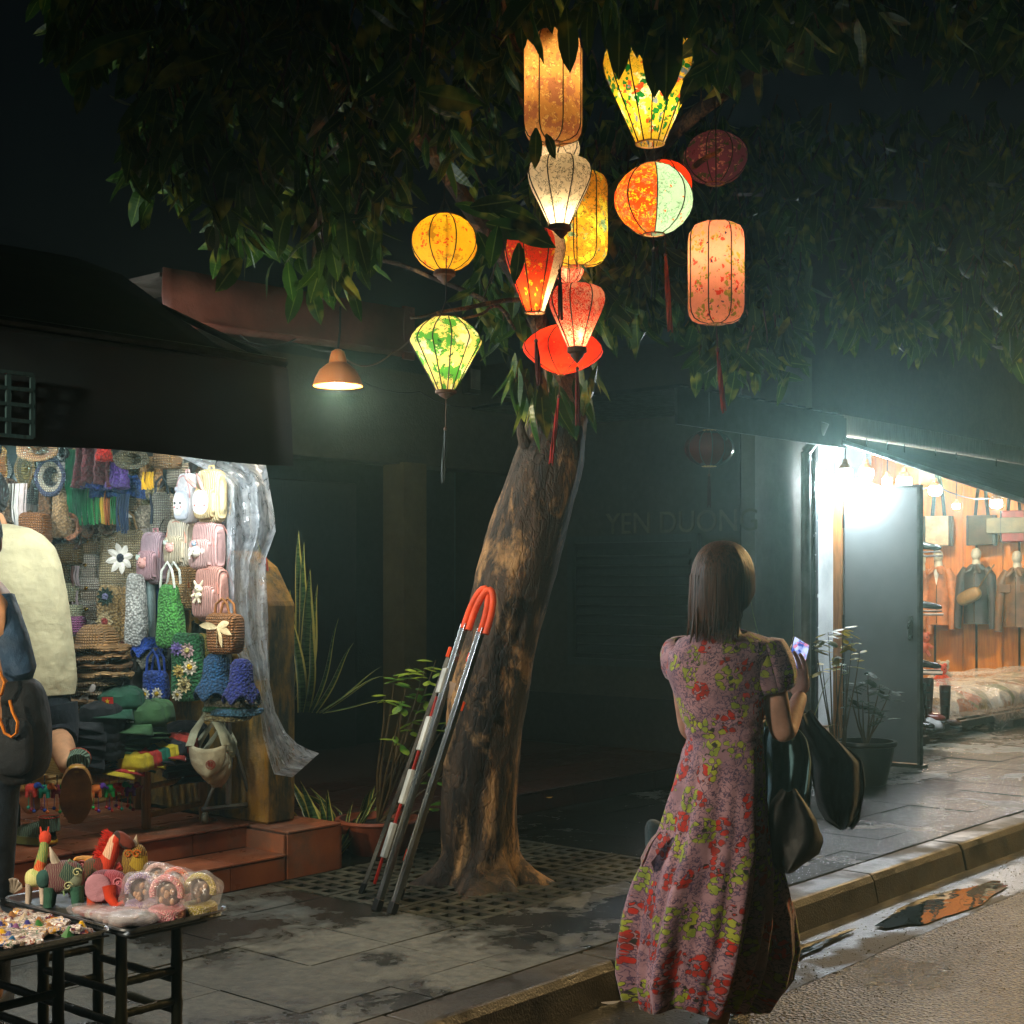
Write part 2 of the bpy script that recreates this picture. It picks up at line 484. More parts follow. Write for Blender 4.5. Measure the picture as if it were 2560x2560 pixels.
PALE = mt('#cfd4d2', 'wall'); BRN = mt('#3c1d16', 'wood'); BLK = mt('#0a0b0b', 'plastic', .6)
wall('stall_back_wall', 'pale wall at the back of the bag stall', [('wall', -1, 4.38, 7.75, 7.87, .35, 3, None), ('wall', 4.40, 4.50, 5.9, 7.75, 1.63, 3, DARKW)], PALE, 2, 7.75, .35)
house = sthing('dark_house', 'dark unlit house with pillar and shuttered window behind the tree', 'house', 6.8, 7.2, .24)
def hp(nm, x0, x1, y0, y1, z0, z1, mm, par=house, base=(6.8, 7.2, .24), **k):
    g = MB(); g.b3(x0-base[0], x1-base[0], y0-base[1], y1-base[1], z0-base[2], z1-base[2]); return g.build(nm, mm, par, smooth=False, **k)
hp('wall', 4.6, 8.68, 8.0, 8.2, .24, 3.4, DARKW)
hp('beam', 4.6, 8.69, 6.96, 7.2, 2.27, 2.9, OLIV)
PX = st(atT(407, 600, 7.0))[0]
hp('pillar', PX-.11, PX+.11, 6.92, 7.12, .24, 2.28, mt('#5a4f2c', 'wall'))
hp('door', 6.6, 7.5, 7.9, 7.985, .24, 2.2, mt('#17100c', 'wood'), bevel=.01)
# side wall at s = 8.7 facing along the street
def zS(u, v, s=8.7): p_ = atS(u, v, s); return st(p_)[1], p_.z
hp('wall', 8.70, 8.86, 5.32, 8.0, .24, 3.2, mt('#2e2c22', 'wall'))
t0, z0 = zS(577, 657); t1, z1 = zS(700, 541)
w = hp('window', 8.66, 8.70, t1, t0, z0, z1, BLK)
g = MB(); g.box((0, 0, 0), (.016, abs(t1-t0)-.1, .05), M=Matrix.Rotation(.5, 3, 'Y')); me = g.mesh('slat', mt('#15201d', 'wood'), smooth=False)
for k in range(11): put('slat', me, w, loc=(8.645-6.8, (t0+t1)/2-7.2, z0-.24+.06+k*(z1-z0-.1)/10.5))
g = MB()
for (a, b_, c_, d_) in ((t1-.03, t0+.03, z1, z1+.05), (t1-.03, t0+.03, z0-.05, z0), (t1-.03, t1+.02, z0, z1), (t0-.02, t0+.03, z0, z1)):
    g.b3(8.62-6.8, 8.665-6.8, a-7.2, b_-7.2, c_-.24, d_-.24)
g.build('frame', mt('#1c241f', 'wood'), w, smooth=False)
hp('skirting', 8.67, 8.70, 5.33, 7.9, .24, .62, mt('#15130f', 'wall'))
# house name lettering
def text(s_, size, mat, parent, loc, rot, ext=.004, name='lettering'):
    cu = bpy.data.curves.new(name, 'FONT'); cu.body = s_; cu.size = size; cu.extrude = ext; cu.align_x = 'CENTER'; cu.align_y = 'CENTER'
    o = bpy.data.objects.new(name, cu); COL.objects.link(o); o.parent = parent; o.location = loc; o.rotation_euler = rot
    cu.materials.append(mat); return o
ts, zs = zS(680, 523)
text('YEN DUONG', .22, mt('#464330', 'plastic', .8), house, (8.69-6.8, ts-7.2, zs-.24), (PI/2, 0, -PI/2))
# right building pier, gutter roof
pier = wall('corner_pier', 'grey rendered corner pier between the dark house and the leather shop', [('wall', 8.7, 9.5, 5.2, 5.31, .12, 3.1, None), ('wall', 9.44, 9.5, 5.31, 5.9, .12, 3.1, None)], mt('#57564d', 'wall'), 9.1, 5.2, .12)
wall('bright_side_wall', 'white wall lit by the bulbs beside the open grey shop door', [('wall', 9.5, 11.85, 5.9, 6.0, .12, 3.0, mt('#8c9090', 'wall')), ('door_frame', 9.50, 9.54, 5.17, 5.24, .12, 2.7, mt('#b9bdc0', 'metal')), ('door_frame', 9.86, 9.9, 5.15, 5.22, .12, 2.2, mt('#a5713f', 'wood'))], PALE, 10.2, 5.9, .12)
g = MB()
for k in range(12):
    a = k*.13; g.b3(-1.1+a*1.4, -1.1+a*1.4+.09, 0, 1.6, .22+.0*k, .232)
g.b3(-1.15, 1.05, 0, .02, -.02, .2); g.b3(-1.15, 1.05, .02, 1.7, .2, .219)
o = sbuild(g, 'gutter_roof', mt('#31383a', 'metal', .5), smooth=False); o.location = W(8.6, 5.0, 2.46)
tag(o, 'low metal roof edge with a dull gutter above the dark house wall', 'roof')
g = MB(); g.tube([(0, 0, 0), (0, 0, -2.2)], .035, 10); g.tube([(0, 0, 0), (.0, -.1, .1), (0, -.15, .2)], .035, 10)
o = g.build('drain_pipe', mt('#6b6c66', 'plastic'), None, loc=W(9.3, 5.14, 2.4), rot=(0, 0, TH)); tag(o, 'grey drain pipe running down the corner pier', 'pipe')
# door leaf of the leather shop
pd = sthing('door_leaf', 'tall plain grey metal shop door standing open across the pavement', 'door', 9.91, 4.85, .12)
m = NT('door_metal'); p = m.coord()
c = m.mix(m.step(m.noise(p, 1.5, 5), .3, .7), H('#5f6668'), H('#7a7f7e'))
m.set(col=c, rough=.5, nrm=m.bump(m.noise(p, 25, 4), .08, .01)); DM = m.mat
g = MB(); g.b3(-.02, .02, -.3, .3, .03, 2.03); g.build('panel', DM, pd, smooth=False, bevel=.004)
for z_ in (.3, 1.05, 1.8):
    g = MB(); g.tube([(-.026, .3, z_-.05), (-.026, .3, z_+.05)], .011, 8); g.build('hinge', mt('#3c4040', 'metal', .4), pd)
g = MB(); g.b3(-.034, -.02, -.25, -.22, .92, 1.1); g.tube([(-.034, -.235, .96), (-.06, -.235, .97), (-.06, -.235, 1.05), (-.034, -.235, 1.06)], .006, 6); g.build('handle', mt('#8a8f8c', 'metal', .3), pd)
g = MB(); g.b3(-.028, .028, -.31, -.29, .02, 2.05); g.b3(-.028, .028, .29, .31, .02, 2.05); g.b3(-.028, .028, -.29, .29, 2.03, 2.05); g.build('frame', mt('#6d726f', 'metal', .4), pd, smooth=False)
g = MB(); g.b3(-.05, .05, -.34, -.05, 0, .025); g.build('bottom_track', mt('#8a8f8c', 'metal'), pd, smooth=False)
# leather shop: back, side, roof
m = NT('orange_wood'); p = m.coord(); oi = m.n('ObjectInfo').outputs['Random']
gg = m.noise(m.scl(p, (14, 14, 1.4)), 2.5, 5)
c = m.mix(m.step(gg, .3, .7), H('#b8661c'), H('#e09030')); c = m.mix(m.step(oi, 0, 1, 0, .4), c, H('#c87420'))
m.set(col=c, rough=.45, nrm=m.bump(gg, .15, .005)); OW = m.mat
shop = sthing('plank_wall', 'orange varnished plank wall at the far end of the leather shop', 'plank wall', 16.5, 6.8, .12)
g = MB(); g.b3(.02, .1, -1.8, 2.6, 0, 3.4); g.build('backing', mt('#5a3414', 'wood'), shop, smooth=False)
y = -1.8; k = 0
while y < 2.5:
    wd = (.34, .2, .31, .17)[k % 4]; k += 1
    g = MB(); g.b3(-.004, .02, y+.004, y+wd-.004, 0, 3.4); g.build('plank', OW, shop, smooth=False, bevel=.003)
    if k % 2 == 0:
        g = MB(); g.tube([(-.02, y, .0), (-.02, y, 2)], .014, 6); g.build('batten', mt('#5b4632', 'metal', .4), shop)
    y += wd
wall('shop_side_wall', 'dim inner side wall of the leather shop', [('wall', 11.87, 16.6, 8.7, 8.8, .12, 3.3, None), ('wall', 11.87, 11.97, 6.0, 8.7, .12, 3.3, None)], mt('#a4713c', 'wood'), 13, 8.7, .12)
aw = sthing('shop_awning', 'sloping pale grey tarpaulin awning over the leather shop front', 'awning', 12.5, 4.4, 2.3)
m = NT('tarp_grey'); p = m.coord()
m.set(col=m.mix(m.step(m.noise(p, 3, 4), .3, .7), H('#3d3f3d'), H('#5c5c56')), rough=.5, nrm=m.bump(m.noise(p, 6, 3), .5, .05)); TG = m.mat
P = []
for i in range(25):
    s = -2.9+i*.3; row = []
    for j in range(9):
        q = j/8; t = -.85+q*1.75
        row.append((s, t, -.34+q*.62-.035*math.sin(PI*((i % 6)/6))*math.sin(PI*q)))
    P.append(row)
g = MB(); g.grid(P); o = g.build('sheet', TG, aw); sd = o.modifiers.new('s', 'SOLIDIFY'); sd.thickness = .006
g = MB()
g.tube([(-2.9, -.86, -.34), (-2.9, .9, .29)], .018, 8); g.tube([(-2.9, -.86, -.345), (4.3, -.86, -.345)], .016, 8); g.tube([(4.3, -.86, -.34), (4.3, .9, .29)], .018, 8)
g.build('frame', mt('#c7ccd0', 'metal', .35), aw)
g = MB(); P = [[(-2.9+i*.15, -.87+.012*math.sin(i*1.3), -.35-zz) for zz in (0, .07, .14+.015*math.sin(i*2.1))] for i in range(49)]
g.grid(P); g.build('valance', TG, aw)
g = MB(); g.b3(-2.9, 4.3, .92, 1.0, .3, .46); g.build('top_board', mt('#8b8271', 'wood'), aw, smooth=False)
g = MB(); g.b3(-1.5, 4.2, 1.1, 4.3, .72, .76)
g.build('ceiling', mt('#c9b58f', 'wall'), aw, smooth=False)

g = MB(); g.b3(-3, 4.2, 1.02, 1.08, .3, 2.2); g.build('upper_wall', mt('#2c2c28', 'wall'), aw, smooth=False)
mbm = mt('#4c4f47', 'metal', .5)
for i, (u, v, w_, h_, lb) in enumerate(((507, 392, .2, .08, 'dull grey junction box on the beam left of the trunk top'), (612, 410, .09, .06, 'small grey junction box on the beam right of the trunk top'), (470, 380, .12, .2, 'pale electricity meter box on the beam behind the green diamond lantern'))):
    q = atT(u, v, 6.93); e = thing('junction_box', lb, 'junction box', q, TH); g = MB(); g.b3(-w_/2, w_/2, -.05, .02, -h_/2, h_/2); g.build('case', mbm, e, smooth=False, bevel=.004)
    g = MB(); g.b3(-w_*.4, w_*.4, -.056, -.05, -h_*.35, h_*.35); g.build('lid', mt('#66685c', 'plastic'), e, smooth=False); g = MB(); g.tube([(0, -.01, h_/2), (0, -.01, h_/2+.3)], .01, 6); g.build('conduit', mbm, e)
# ---- left stall awning
m = NT('awning_canvas'); p = m.coord()
m.set(col=m.mix(m.step(m.noise(p, 2.5, 4), .3, .7), H('#08141a'), H('#10242c')), rough=.75, nrm=m.bump(m.noise(p, 3, 2), .25, .05)); AC = m.mat
la = sthing('canvas_awning', 'dark canvas awning hanging low over the front of the bag stall', 'awning', 2, 4.2, 1.93)
prof = [(1.45, .98), (1.1, .86), (.8, .7), (.45, .5), (.22, .41), (.08, .385), (.03, .36), (.012, .2), (0, .0)]
P = []
for i in range(41):
    x = -3.5+i*(5.15/40)
    P.append([(x, t+.01*math.sin(x*7+t*4), z-(.012*math.sin(x*5)+.02*math.sin(x*1.7) if z < .1 else .03*abs(math.sin(x*2.2))*(1-z))) for t, z in prof])
g = MB(); g.grid(P); o = g.build('canvas', AC, la); sd = o.modifiers.new('s', 'SOLIDIFY'); sd.thickness = .005
g = MB(); g.tube([(-3.5, .05, .38), (1.66, .05, .38)], .018, 8); g.tube([(-3.5, 1.45, .96), (1.66, 1.45, .96)], .018, 8)
for x in (-3.4, -1, 1.64): g.tube([(x, .05, .37), (x, .8, .68), (x, 1.45, .95)], .014, 8)
g.build('frame', mt('#3b4347', 'metal', .4), la)
sg = sthing('lattice_sign', 'small faded lattice panel hanging on the canvas at the left edge', 'sign', *st(atT(6, 404, 4.17)), atT(6, 404, 4.17).z)
g = MB()
x0, x1 = -.25, .09
for k in range(5): g.b3(x0+k*(x1-x0)/4-.008, x0+k*(x1-x0)/4+.008, -.01, 0, -.1, .1)
for k in range(5): g.b3(x0, x1, -.012, -.002, -.1+k*.05-.006, -.1+k*.05+.006)
g.build('lattice', mt('#274145', 'wood'), sg, smooth=False)

# ---- brown fascia with its wiring and lamp
fa = sthing('roof_fascia', 'long rusty brown metal fascia under the tree left of the lanterns', 'fascia', 4.9, 5.6, 2.7)
P = []
for i in range(30):
    x = -.82+i*(1.64/29)
    P.append([(x, .03+.008*math.sin(i*.9), .0+.04*x/1.9), (x, -.012, .02+.04*x/1.9), (x, .008, .12+.04*x/1.9), (x, .0+.006*math.sin(i*1.7), .25+.04*x/1.9)])
g = MB(); g.grid(P); m = NT('rusty_brown'); p = m.coord()
m.set(col=m.mix(m.step(m.noise(p, 4, 5), .35, .7), H('#4c2418'), H('#70402f')), rough=.6, nrm=m.bump(m.noise(p, 30, 4), .3, .01)); RB = m.mat
o = g.build('board', RB, fa); o.modifiers.new('s', 'SOLIDIFY').thickness = .012
g = MB(); g.tube([(-1.15, .04, -.01), (.83, .04, .03)], .012, 8); g.build('edge_pipe', mt('#8a7f74', 'metal', .4), fa)
g = MB(); g.b3(.76, .84, -.015, .005, -.01, .28); g.build('end_plate', RB, fa, smooth=False)
g = MB(); g.b3(-.8, .85, .05, 1.4, .2, .22); g.build('soffit', mt('#3a342b', 'wall'), fa, smooth=False)
g = MB(); g.b3(-.95, -.3, .5, .52, -.05, .24); g.build('back_board', mt('#8d8468', 'wall'), fa, smooth=False)
g = MB(); g.tube([(-.45, .45, .24), (-.38, .44, .1), (-.3, .42, .0), (-.26, .4, -.16)], .022, 8); g.build('hose', mt('#8b4a3c', 'rib'), fa)
def cable(pts, r=.004, name='cable', label='', mat=None, group='cables strung under the fascia'):
    P = []
    for i in range(len(pts)-1):
        a, b = Vector(pts[i]), Vector(pts[i+1]); L = (b-a).length
        for k in range(6):
            q = k/6; P.append(a.lerp(b, q)-Vector((0, 0, .18*L*q*(1-q)*1.2)))
    P.append(Vector(pts[-1]))
    o0 = P[0].copy(); g = MB(); g.tube([p_-o0 for p_ in P], r, 5)
    o = g.build(name, mat or BLK, None, loc=o0); return tag(o, label, 'cable', group)
cable([atT(205, 330, 5.5), atT(300, 345, 5.45), atT(338, 352, 5.3)], label='black cable sagging along the fascia towards the hanging lamp')
cable([atT(338, 352, 5.3), atT(360, 366, 5.35), atT(392, 353, 5.5), atT(410, 340, 5.5)], label='thin cable looping from the hanging lamp to the fascia end', mat=mt('#8a5a44', 'plastic'))
cable([atT(240, 335, 5.6), atT(262, 350, 5.6), atT(300, 336, 5.6)], label='short loose cable hooped below the fascia')
cable([atT(345, 372, 5.4), atT(420, 392, 5.6), atT(500, 396, 6.2)], label='faint cable running behind the green diamond lantern', r=.003)

# pendant lamp
LP = atT(338, 372, 5.3)
pl = thing('pendant_lamp', 'orange enamel pendant lamp glowing white under the brown fascia', 'lamp', LP)
g = MB(); g.lathe([(.124, -.07), (.122, -.062), (.112, -.03), (.09, .01), (.06, .035), (.045, .045), (.04, .075), (.032, .1), (.015, .112), (.001, .114)], 32)
m = NT('lamp_enamel'); m.set(col=H('#d9762a'), rough=.35)
o = g.build('shade', m.mat, pl); o.modifiers.new('s', 'SOLIDIFY').thickness = .003
g = MB(); g.lathe([(.001, -.055), (.05, -.05), (.095, -.035), (.1, -.03), (.09, -.005), (.03, .02), (.001, .03)], 20); g.build('bulb', emit('lamp_bulb', (1, .93, .82, 1), 40), pl)
g = MB(); g.tube([(0, 0, .11), (.01, 0, .2), (0, .1, .34)], .006, 6); g.build('cord', BLK, pl)
light('pendant_light', (0, 0, -.085), 40, (1, .84, .62), .05, parent=pl)

# ---- bulbs over the leather shop
BE = emit('led_bulb', (.93, .97, 1, 1), 30)
g = MB(); g.lathe([(.001, -.05), (.035, -.048), (.052, -.035), (.056, -.01), (.056, .015), (.05, .03)], 16); bm_ = g.mesh('bulb', BE)
g = MB(); g.lathe([(.05, .03), (.045, .05), (.022, .07), (.018, .1), (.001, .105)], 16); cm_ = g.mesh('socket', mt('#b9794a', 'plastic'))
BLB = [(845, 473, 1, 'leftmost white bulb in the row over the open grey door'), (866, 473, 1, 'white bulb with orange collar, second along over the grey door'), (887, 481, .7, 'small white bulb hanging just above the grey door top'),
       (904, 482, 1.1, 'white bulb above the right half of the grey door top'), (935, 490, .95, 'white bulb just right of the grey door over the pale tote bag'), (996, 503, .95, 'white bulb hanging near the red bags, lowest under the awning'),
       (835, 449, .7, 'small white bulb tucked highest under the awning corner'), (834, 487, .6, 'small white bulb low against the bright side wall'), (956, 506, .55, 'tiny square bulb between the two tote bags')]
for u, v, k, lb in BLB:
    q = atT(u, v, 5.05 if u > 840 else 5.3)
    e = thing('light_bulb', lb, 'light bulb', q, group='bulbs under the leather shop awning')
    put('bulb', bm_, e, scale=k); put('socket', cm_, e, scale=k)
    g = MB(); g.tube([(0, 0, .1*k), (.004, 0, .2), (0, 0, max(.24, 2.55-q.z))], .005, 5); g.build('cord', BLK, e)
    light('bulb_light', (0, 0, -.075*k), (85 if u < 910 else 45)*k, (.86, .94, 1), .05, parent=e)
cable([atT(826, 470, 5.1), atT(860, 478, 5.1), atT(935, 485, 5.1), atT(1010, 492, 5.1)], r=.006, label='taut black cable carrying the row of bulbs', group=None)
# ceiling lamps further inside
for i, (s_, t_, z_, p_, lb) in enumerate([(14.6, 6.6, 2.75, 230, 'ceiling lamp inside the leather shop in front of the jackets'), (12.2, 7.2, 2.75, 60, 'ceiling lamp deeper inside the leather shop')]):
    e = thing('ceiling_lamp', lb, 'lamp', W(s_, t_, z_), TH)
    g = MB(); g.lathe([(.001, -.04), (.09, -.035), (.11, 0), (.1, .02), (.001, .03)], 16); g.build('diffuser', BE, e)
    light('ceiling_light', (0, 0, -.1), p_, (1, .8, .56), .08, parent=e)
# stall tubes inside the bag stall
for i, (s_, t_, z_, p_, lb) in enumerate([(3.75, 4.8, 2.12, 42, 'white tube lamp behind the canvas edge near the plastic sheet'), (2.9, 4.85, 2.12, 46, 'white tube lamp behind the canvas edge above the straw hats'), (3.3, 6.3, 2.4, 44, 'white tube lamp deep inside the bag stall')]):
    e = thing('tube_lamp', lb, 'lamp', W(s_, t_, z_), TH)
    g = MB(); g.tube([(-.25, 0, 0), (.25, 0, 0)], .014, 10); g.build('tube', BE, e)
    g = MB(); g.b3(-.27, .27, -.02, .02, .016, .04); g.build('batten', mt('#d0d0d0', 'plastic'), e, smooth=False)
    light('tube_light', (0, 0, -.08), p_, (.88, .96, 1), .06, parent=e)
# hooded spot lamps out of view, added for their light
def spot(name, label, loc, tgt, power, col, ang, soft=.1, blend=.5):
    e = thing(name, label, 'lamp', loc)
    d = (Vector(tgt)-Vector(loc)).normalized(); q = d.to_track_quat('-Z', 'Y').to_matrix()
    g = MB(); g.lathe([(.12, -.06), (.1, .02), (.05, .08), (.03, .12), (.001, .13)], 20, M=q); o = g.build('shade', mt('#3a3f41', 'metal', .4), e); o.modifiers.new('s', 'SOLIDIFY').thickness = .003
    g = MB(); g.se((0, 0, 0), (.035, .035, .035), 1, 12, 8); g.build('bulb', emit(name+'_bulb', (*col, 1), 20), e)
    g = MB(); g.tube([(0, 0, .1), (0, 0, .8)], .012, 6); g.build('bracket', BLK, e)
    l = light(name+'_light', d*.08, power, col, soft, 'SPOT', parent=e); l.rotation_euler = d.to_track_quat('-Z', 'Y').to_euler()
    l.data.spot_size = math.radians(ang); l.data.spot_blend = blend
    return l
spot('added_key_lamp', 'unseen hooded lamp added to light the tree and the woman', (-3.2, 1.7, 2.5), (.25, 5.7, .8), 640, (1, .82, .58), 41, .08, .4)  # unseen, added for the warm light on trunk and dress
spot('added_road_lamp', 'unseen hooded lamp added to light the wet road', (7.2, 11.0, 4.8), (2.7, 5.5, 0), 3000, (1, .64, .26), 44, .12, .6)  # unseen, added for the warm light along the road
spot('table_lamp', 'unseen hooded lamp added to light the toy tables', (-1.7, 2.7, 2.1), (-1.05, 4.4, .4), 70, (1, .88, .72), 100, .08, .6)  # unseen, added to brighten the tables and steps
# ================================================================ TREE
m = NT('bark'); p = m.coord()
ve = m.scl(p, (1, 1, .42))
n1 = m.noise(ve, 9, 7, .68, .6); cr = m.vor(m.mix(.12, ve, m.noise(ve, 12, 3, out=1)), 26, 'DISTANCE_TO_EDGE')
pe = m.noise(ve, 5.5, 6, .7, .5)
c = m.mix(m.step(n1, .35, .68), H('#17110b'), H('#4a3622'))
c = m.mix(m.step(pe, .5, .6), c, H('#9c7648'))
c = m.mix(m.step(m.noise(p, 2.2, 4), .52, .66, 0, .75), c, H('#17130c'))
c = m.mix(m.step(cr, 0, .05, .3, 0), c, H('#0d0a06'))
hh = m.ma('ADD', m.ma('MULTIPLY', n1, 1.2), m.ma('ADD', m.step(cr, 0, .12, 0, .16), m.ma('MULTIPLY', m.noise(ve, 60, 4), .25)))
m.set(col=c, rough=.8, nrm=m.bump(hh, .85, .022)); BARK = m.mat
tc = [(483, 879, 6.6, .175), (480, 800, 6.6, .172), (484, 740, 6.6, .172), (490, 690, 6.6, .176), (503, 630, 6.6, .172), (516, 570, 6.6, .18), (530, 520, 6.62, .175), (545, 475, 6.65, .165), (553, 440, 6.68, .15), (560, 405, 6.72, .13)]
base = atY(485, 879, 6.6); base.z = .12
tree = thing('leaning_tree', 'leaning street tree with peeling bark hung with lit lanterns', 'tree', base)
pts = [atY(u, v, y)-base for u, v, y, r in tc]; rad = [r for *_, r in tc]
pts[0].z = -.04
def cr_(a, b, c_, d, q):
    return .5*((2*b)+(c_-a)*q+(2*a-5*b+4*c_-d)*q*q+(3*b-a-3*c_+d)*q**3)
P = []; NS = 96; uvr = []
for i in range(NS):
    q = i/(NS-1)*(len(pts)-1); k = min(int(q), len(pts)-2); f = q-k
    ii = [max(0, k-1), k, k+1, min(len(pts)-1, k+2)]
    c = Vector([cr_(*(pts[j][x] for j in ii), f) for x in range(3)]); r = cr_(*(rad[j] for j in ii), f)
    row = []
    z = c.z
    fl = max(0, 1-z/.16)**2
    for j in range(72):
        a = 2*PI*j/72
        d = Vector((math.cos(a), math.sin(a), 0))
        rr = r*(1+.05*noise.noise((d*1.4+Vector((0, 0, z*1.3)))))
        rr += .011*noise.noise(Vector((d.x*3, d.y*3, z*3.2))) + .005*noise.noise(Vector((d.x*11, d.y*11, z*8+3))) + .005*noise.noise(Vector((d.x*25, d.y*25, z*14)))
        lob = .5+.5*math.cos(a*5+1.2+.8*math.sin(a*2))
        rr += fl*(.03+.2*lob*(.7+.5*noise.noise(d*2)))
        row.append(c+d*rr)
    P.append(row)
g = MB(); g.grid(P, True)
g.add([P[-1][j] for j in range(72)], [tuple(range(72))])
g.build('trunk', BARK, tree)
# knots and cut stub
g = MB()
for (u, v, r) in ((526, 446, .022), (545, 440, .02)):
    q = atY(u, v, 6.58)-base; g.tube([q, q+Vector((-.02, -.03, .05)), q+Vector((-.03, -.03, .12))], [r*1.4, r, r*.6], 9)
g.build('stub', BARK, tree)
def limb(pl_, r0, r1, name='limb', par=tree, b=base, mat=None):
    pl_ = [Vector(x)-b for x in pl_]; k = len(pl_); P = []
    for i in range(k-1):
        for f in (0, .25, .5, .75):
            ii = [max(0, i-1), i, i+1, min(k-1, i+2)]
            P.append(Vector([cr_(*(pl_[j][x] for j in ii), f) for x in range(3)]) + Vector([noise.noise(Vector((i+f, x*7, r0*90)))*.025 for x in range(3)]))
    P.append(pl_[-1]); n = len(P)
    g = MB(); g.tube(P, [r0+(r1-r0)*(i/(n-1)) for i in range(n)], 9); return g.build(name, mat or BARK, par)
top = atY(560, 410, 6.72)
limb([top, atY(575, 330, 6.9), atY(600, 220, 7.1), atY(640, 90, 7.3), atY(680, -60, 7.3)], .10, .04)
limb([top, atY(545, 340, 6.7), atY(500, 250, 6.5), atY(430, 150, 6.0), atY(340, 60, 5.6), atY(220, -30, 5.2)], .055, .02)
limb([atY(590, 260, 7.05), atY(560, 170, 6.7), atY(520, 70, 6.2), atY(500, -60, 5.8)], .07, .03)
limb([atY(600, 220, 7.1), atY(680, 130, 6.6), atY(780, 60, 6.2), atY(900, 0, 5.9), atY(1040, -50, 5.6)], .04, .02)
limb([atY(600, 220, 7.1), atY(700, 190, 7.8), atY(820, 200, 8.3), atY(960, 210, 8.8)], .06, .02)
limb([atY(540, 330, 6.7), atY(460, 290, 6.8), atY(400, 262, 6.9), atY(330, 250, 6.9)], .014, .008)
limb([atY(535, 300, 6.6), atY(480, 305, 6.4), atY(440, 312, 6.25), atY(410, 318, 6.2)], .012, .006)
limb([atY(650, 200, 7.4), atY(690, 170, 6.3), atY(720, 150, 5.9)], .02, .008)
limb([atY(515, 330, 6.6), atY(500, 308, 6.2), atY(480, 315, 6.0), atY(446, 317, 5.95)], .008, .005)

# leaves
m = NT('tree_leaf'); o = m.n('ObjectInfo').outputs['Random']; p = m.pos()
uvx = m.n('SeparateXYZ'); m.L(m.coord('UV'), uvx.inputs[0])
rib = m.step(m.ma('ABSOLUTE', uvx.outputs[0]), 0, .12, .6, 0)
hue = m.noise(p, 3.5, 2)
c = m.mix(m.step(hue, .35, .65), H('#24460f'), H('#35591a')); c = m.mix(m.step(m.noise(p, 9, 2), .55, .75), c, H('#a8a93c'))
c = m.mix(rib, c, H('#8faa4a'))
def leafmat(m, c, tr=.35, rough=.45):
    m.set(col=c, rough=rough, spec=.35, nrm=m.bump(m.wave(m.coord('UV'), 4, 1, d='Y'), .25, .003))
    t = m.n('BsdfTranslucent'); m.L(c, t.inputs[0]); x = m.n('MixShader'); x.inputs[0].default_value = tr
    m.L(m.bs.outputs[0], x.inputs[1]); m.L(t.outputs[0], x.inputs[2]); m.L(x.outputs[0], m.out.inputs[0]); return m.mat
LEAF = leafmat(m, c)
RL = random.Random(11)
def leaf_mesh(seed, n=5):
    r = random.Random(seed); g = MB()
    g.blade((0, 0, 0), (1, 0, 0), (0, 1, 0), 1, r.uniform(.38, .5), droop=r.uniform(.12, .4), fold=r.uniform(.1, .5), n=n, wave=r.uniform(-.05, .05), prof=lambda t: math.sin(PI*min(1, t*.95+.03))**.8*(1-.25*t))
    return g
LM = [leaf_mesh(i).mesh('leaf', LEAF) for i in range(6)]
mass = MB(); twigs = MB(); nleaf = 0
lm_low = [leaf_mesh(i, 4) for i in range(6)]
def put_leaf(q, d, L, roll, single):
    global nleaf
    d = Vector(d).normalized(); x, y = basis(d)
    M = Matrix((d, x*math.cos(roll)+y*math.sin(roll), d.cross(x*math.cos(roll)+y*math.sin(roll)))).transposed()
    if single and nleaf < 299:
        nleaf += 1
        o = put('leaf', RL.choice(LM), tree, loc=q-base, rot=M.to_euler(), scale=L)
    else:
        src = RL.choice(lm_low); mass.add([M @ (p*L) + (q-base) for p in src.v], src.f, list(src.uv))
def cluster(q, n, L, spread, single, out=None):
    q = Vector(q)
    up = q + Vector((RL.uniform(-.1, .1), RL.uniform(-.1, .1), RL.uniform(.08, .3)))
    twigs.tube([up-base, (q+up)/2-base+Vector((.01, .01, 0)), q-base], [.005, .004, .003], 5)
    for i in range(n):
        a = RL.uniform(0, 2*PI); hz = RL.uniform(.1, .8)
        d = Vector((math.cos(a)*hz, math.sin(a)*hz, -RL.uniform(.35, 1.1)))
        if out is not None: d = d*.7 + Vector(out)*.6
        b = q.lerp(up, RL.random()*.9) + Vector((RL.uniform(-1, 1), RL.uniform(-1, 1), RL.uniform(-1, 1)))*spread
        put_leaf(b, d, L*RL.uniform(.7, 1.25), RL.uniform(0, 6.3), single)
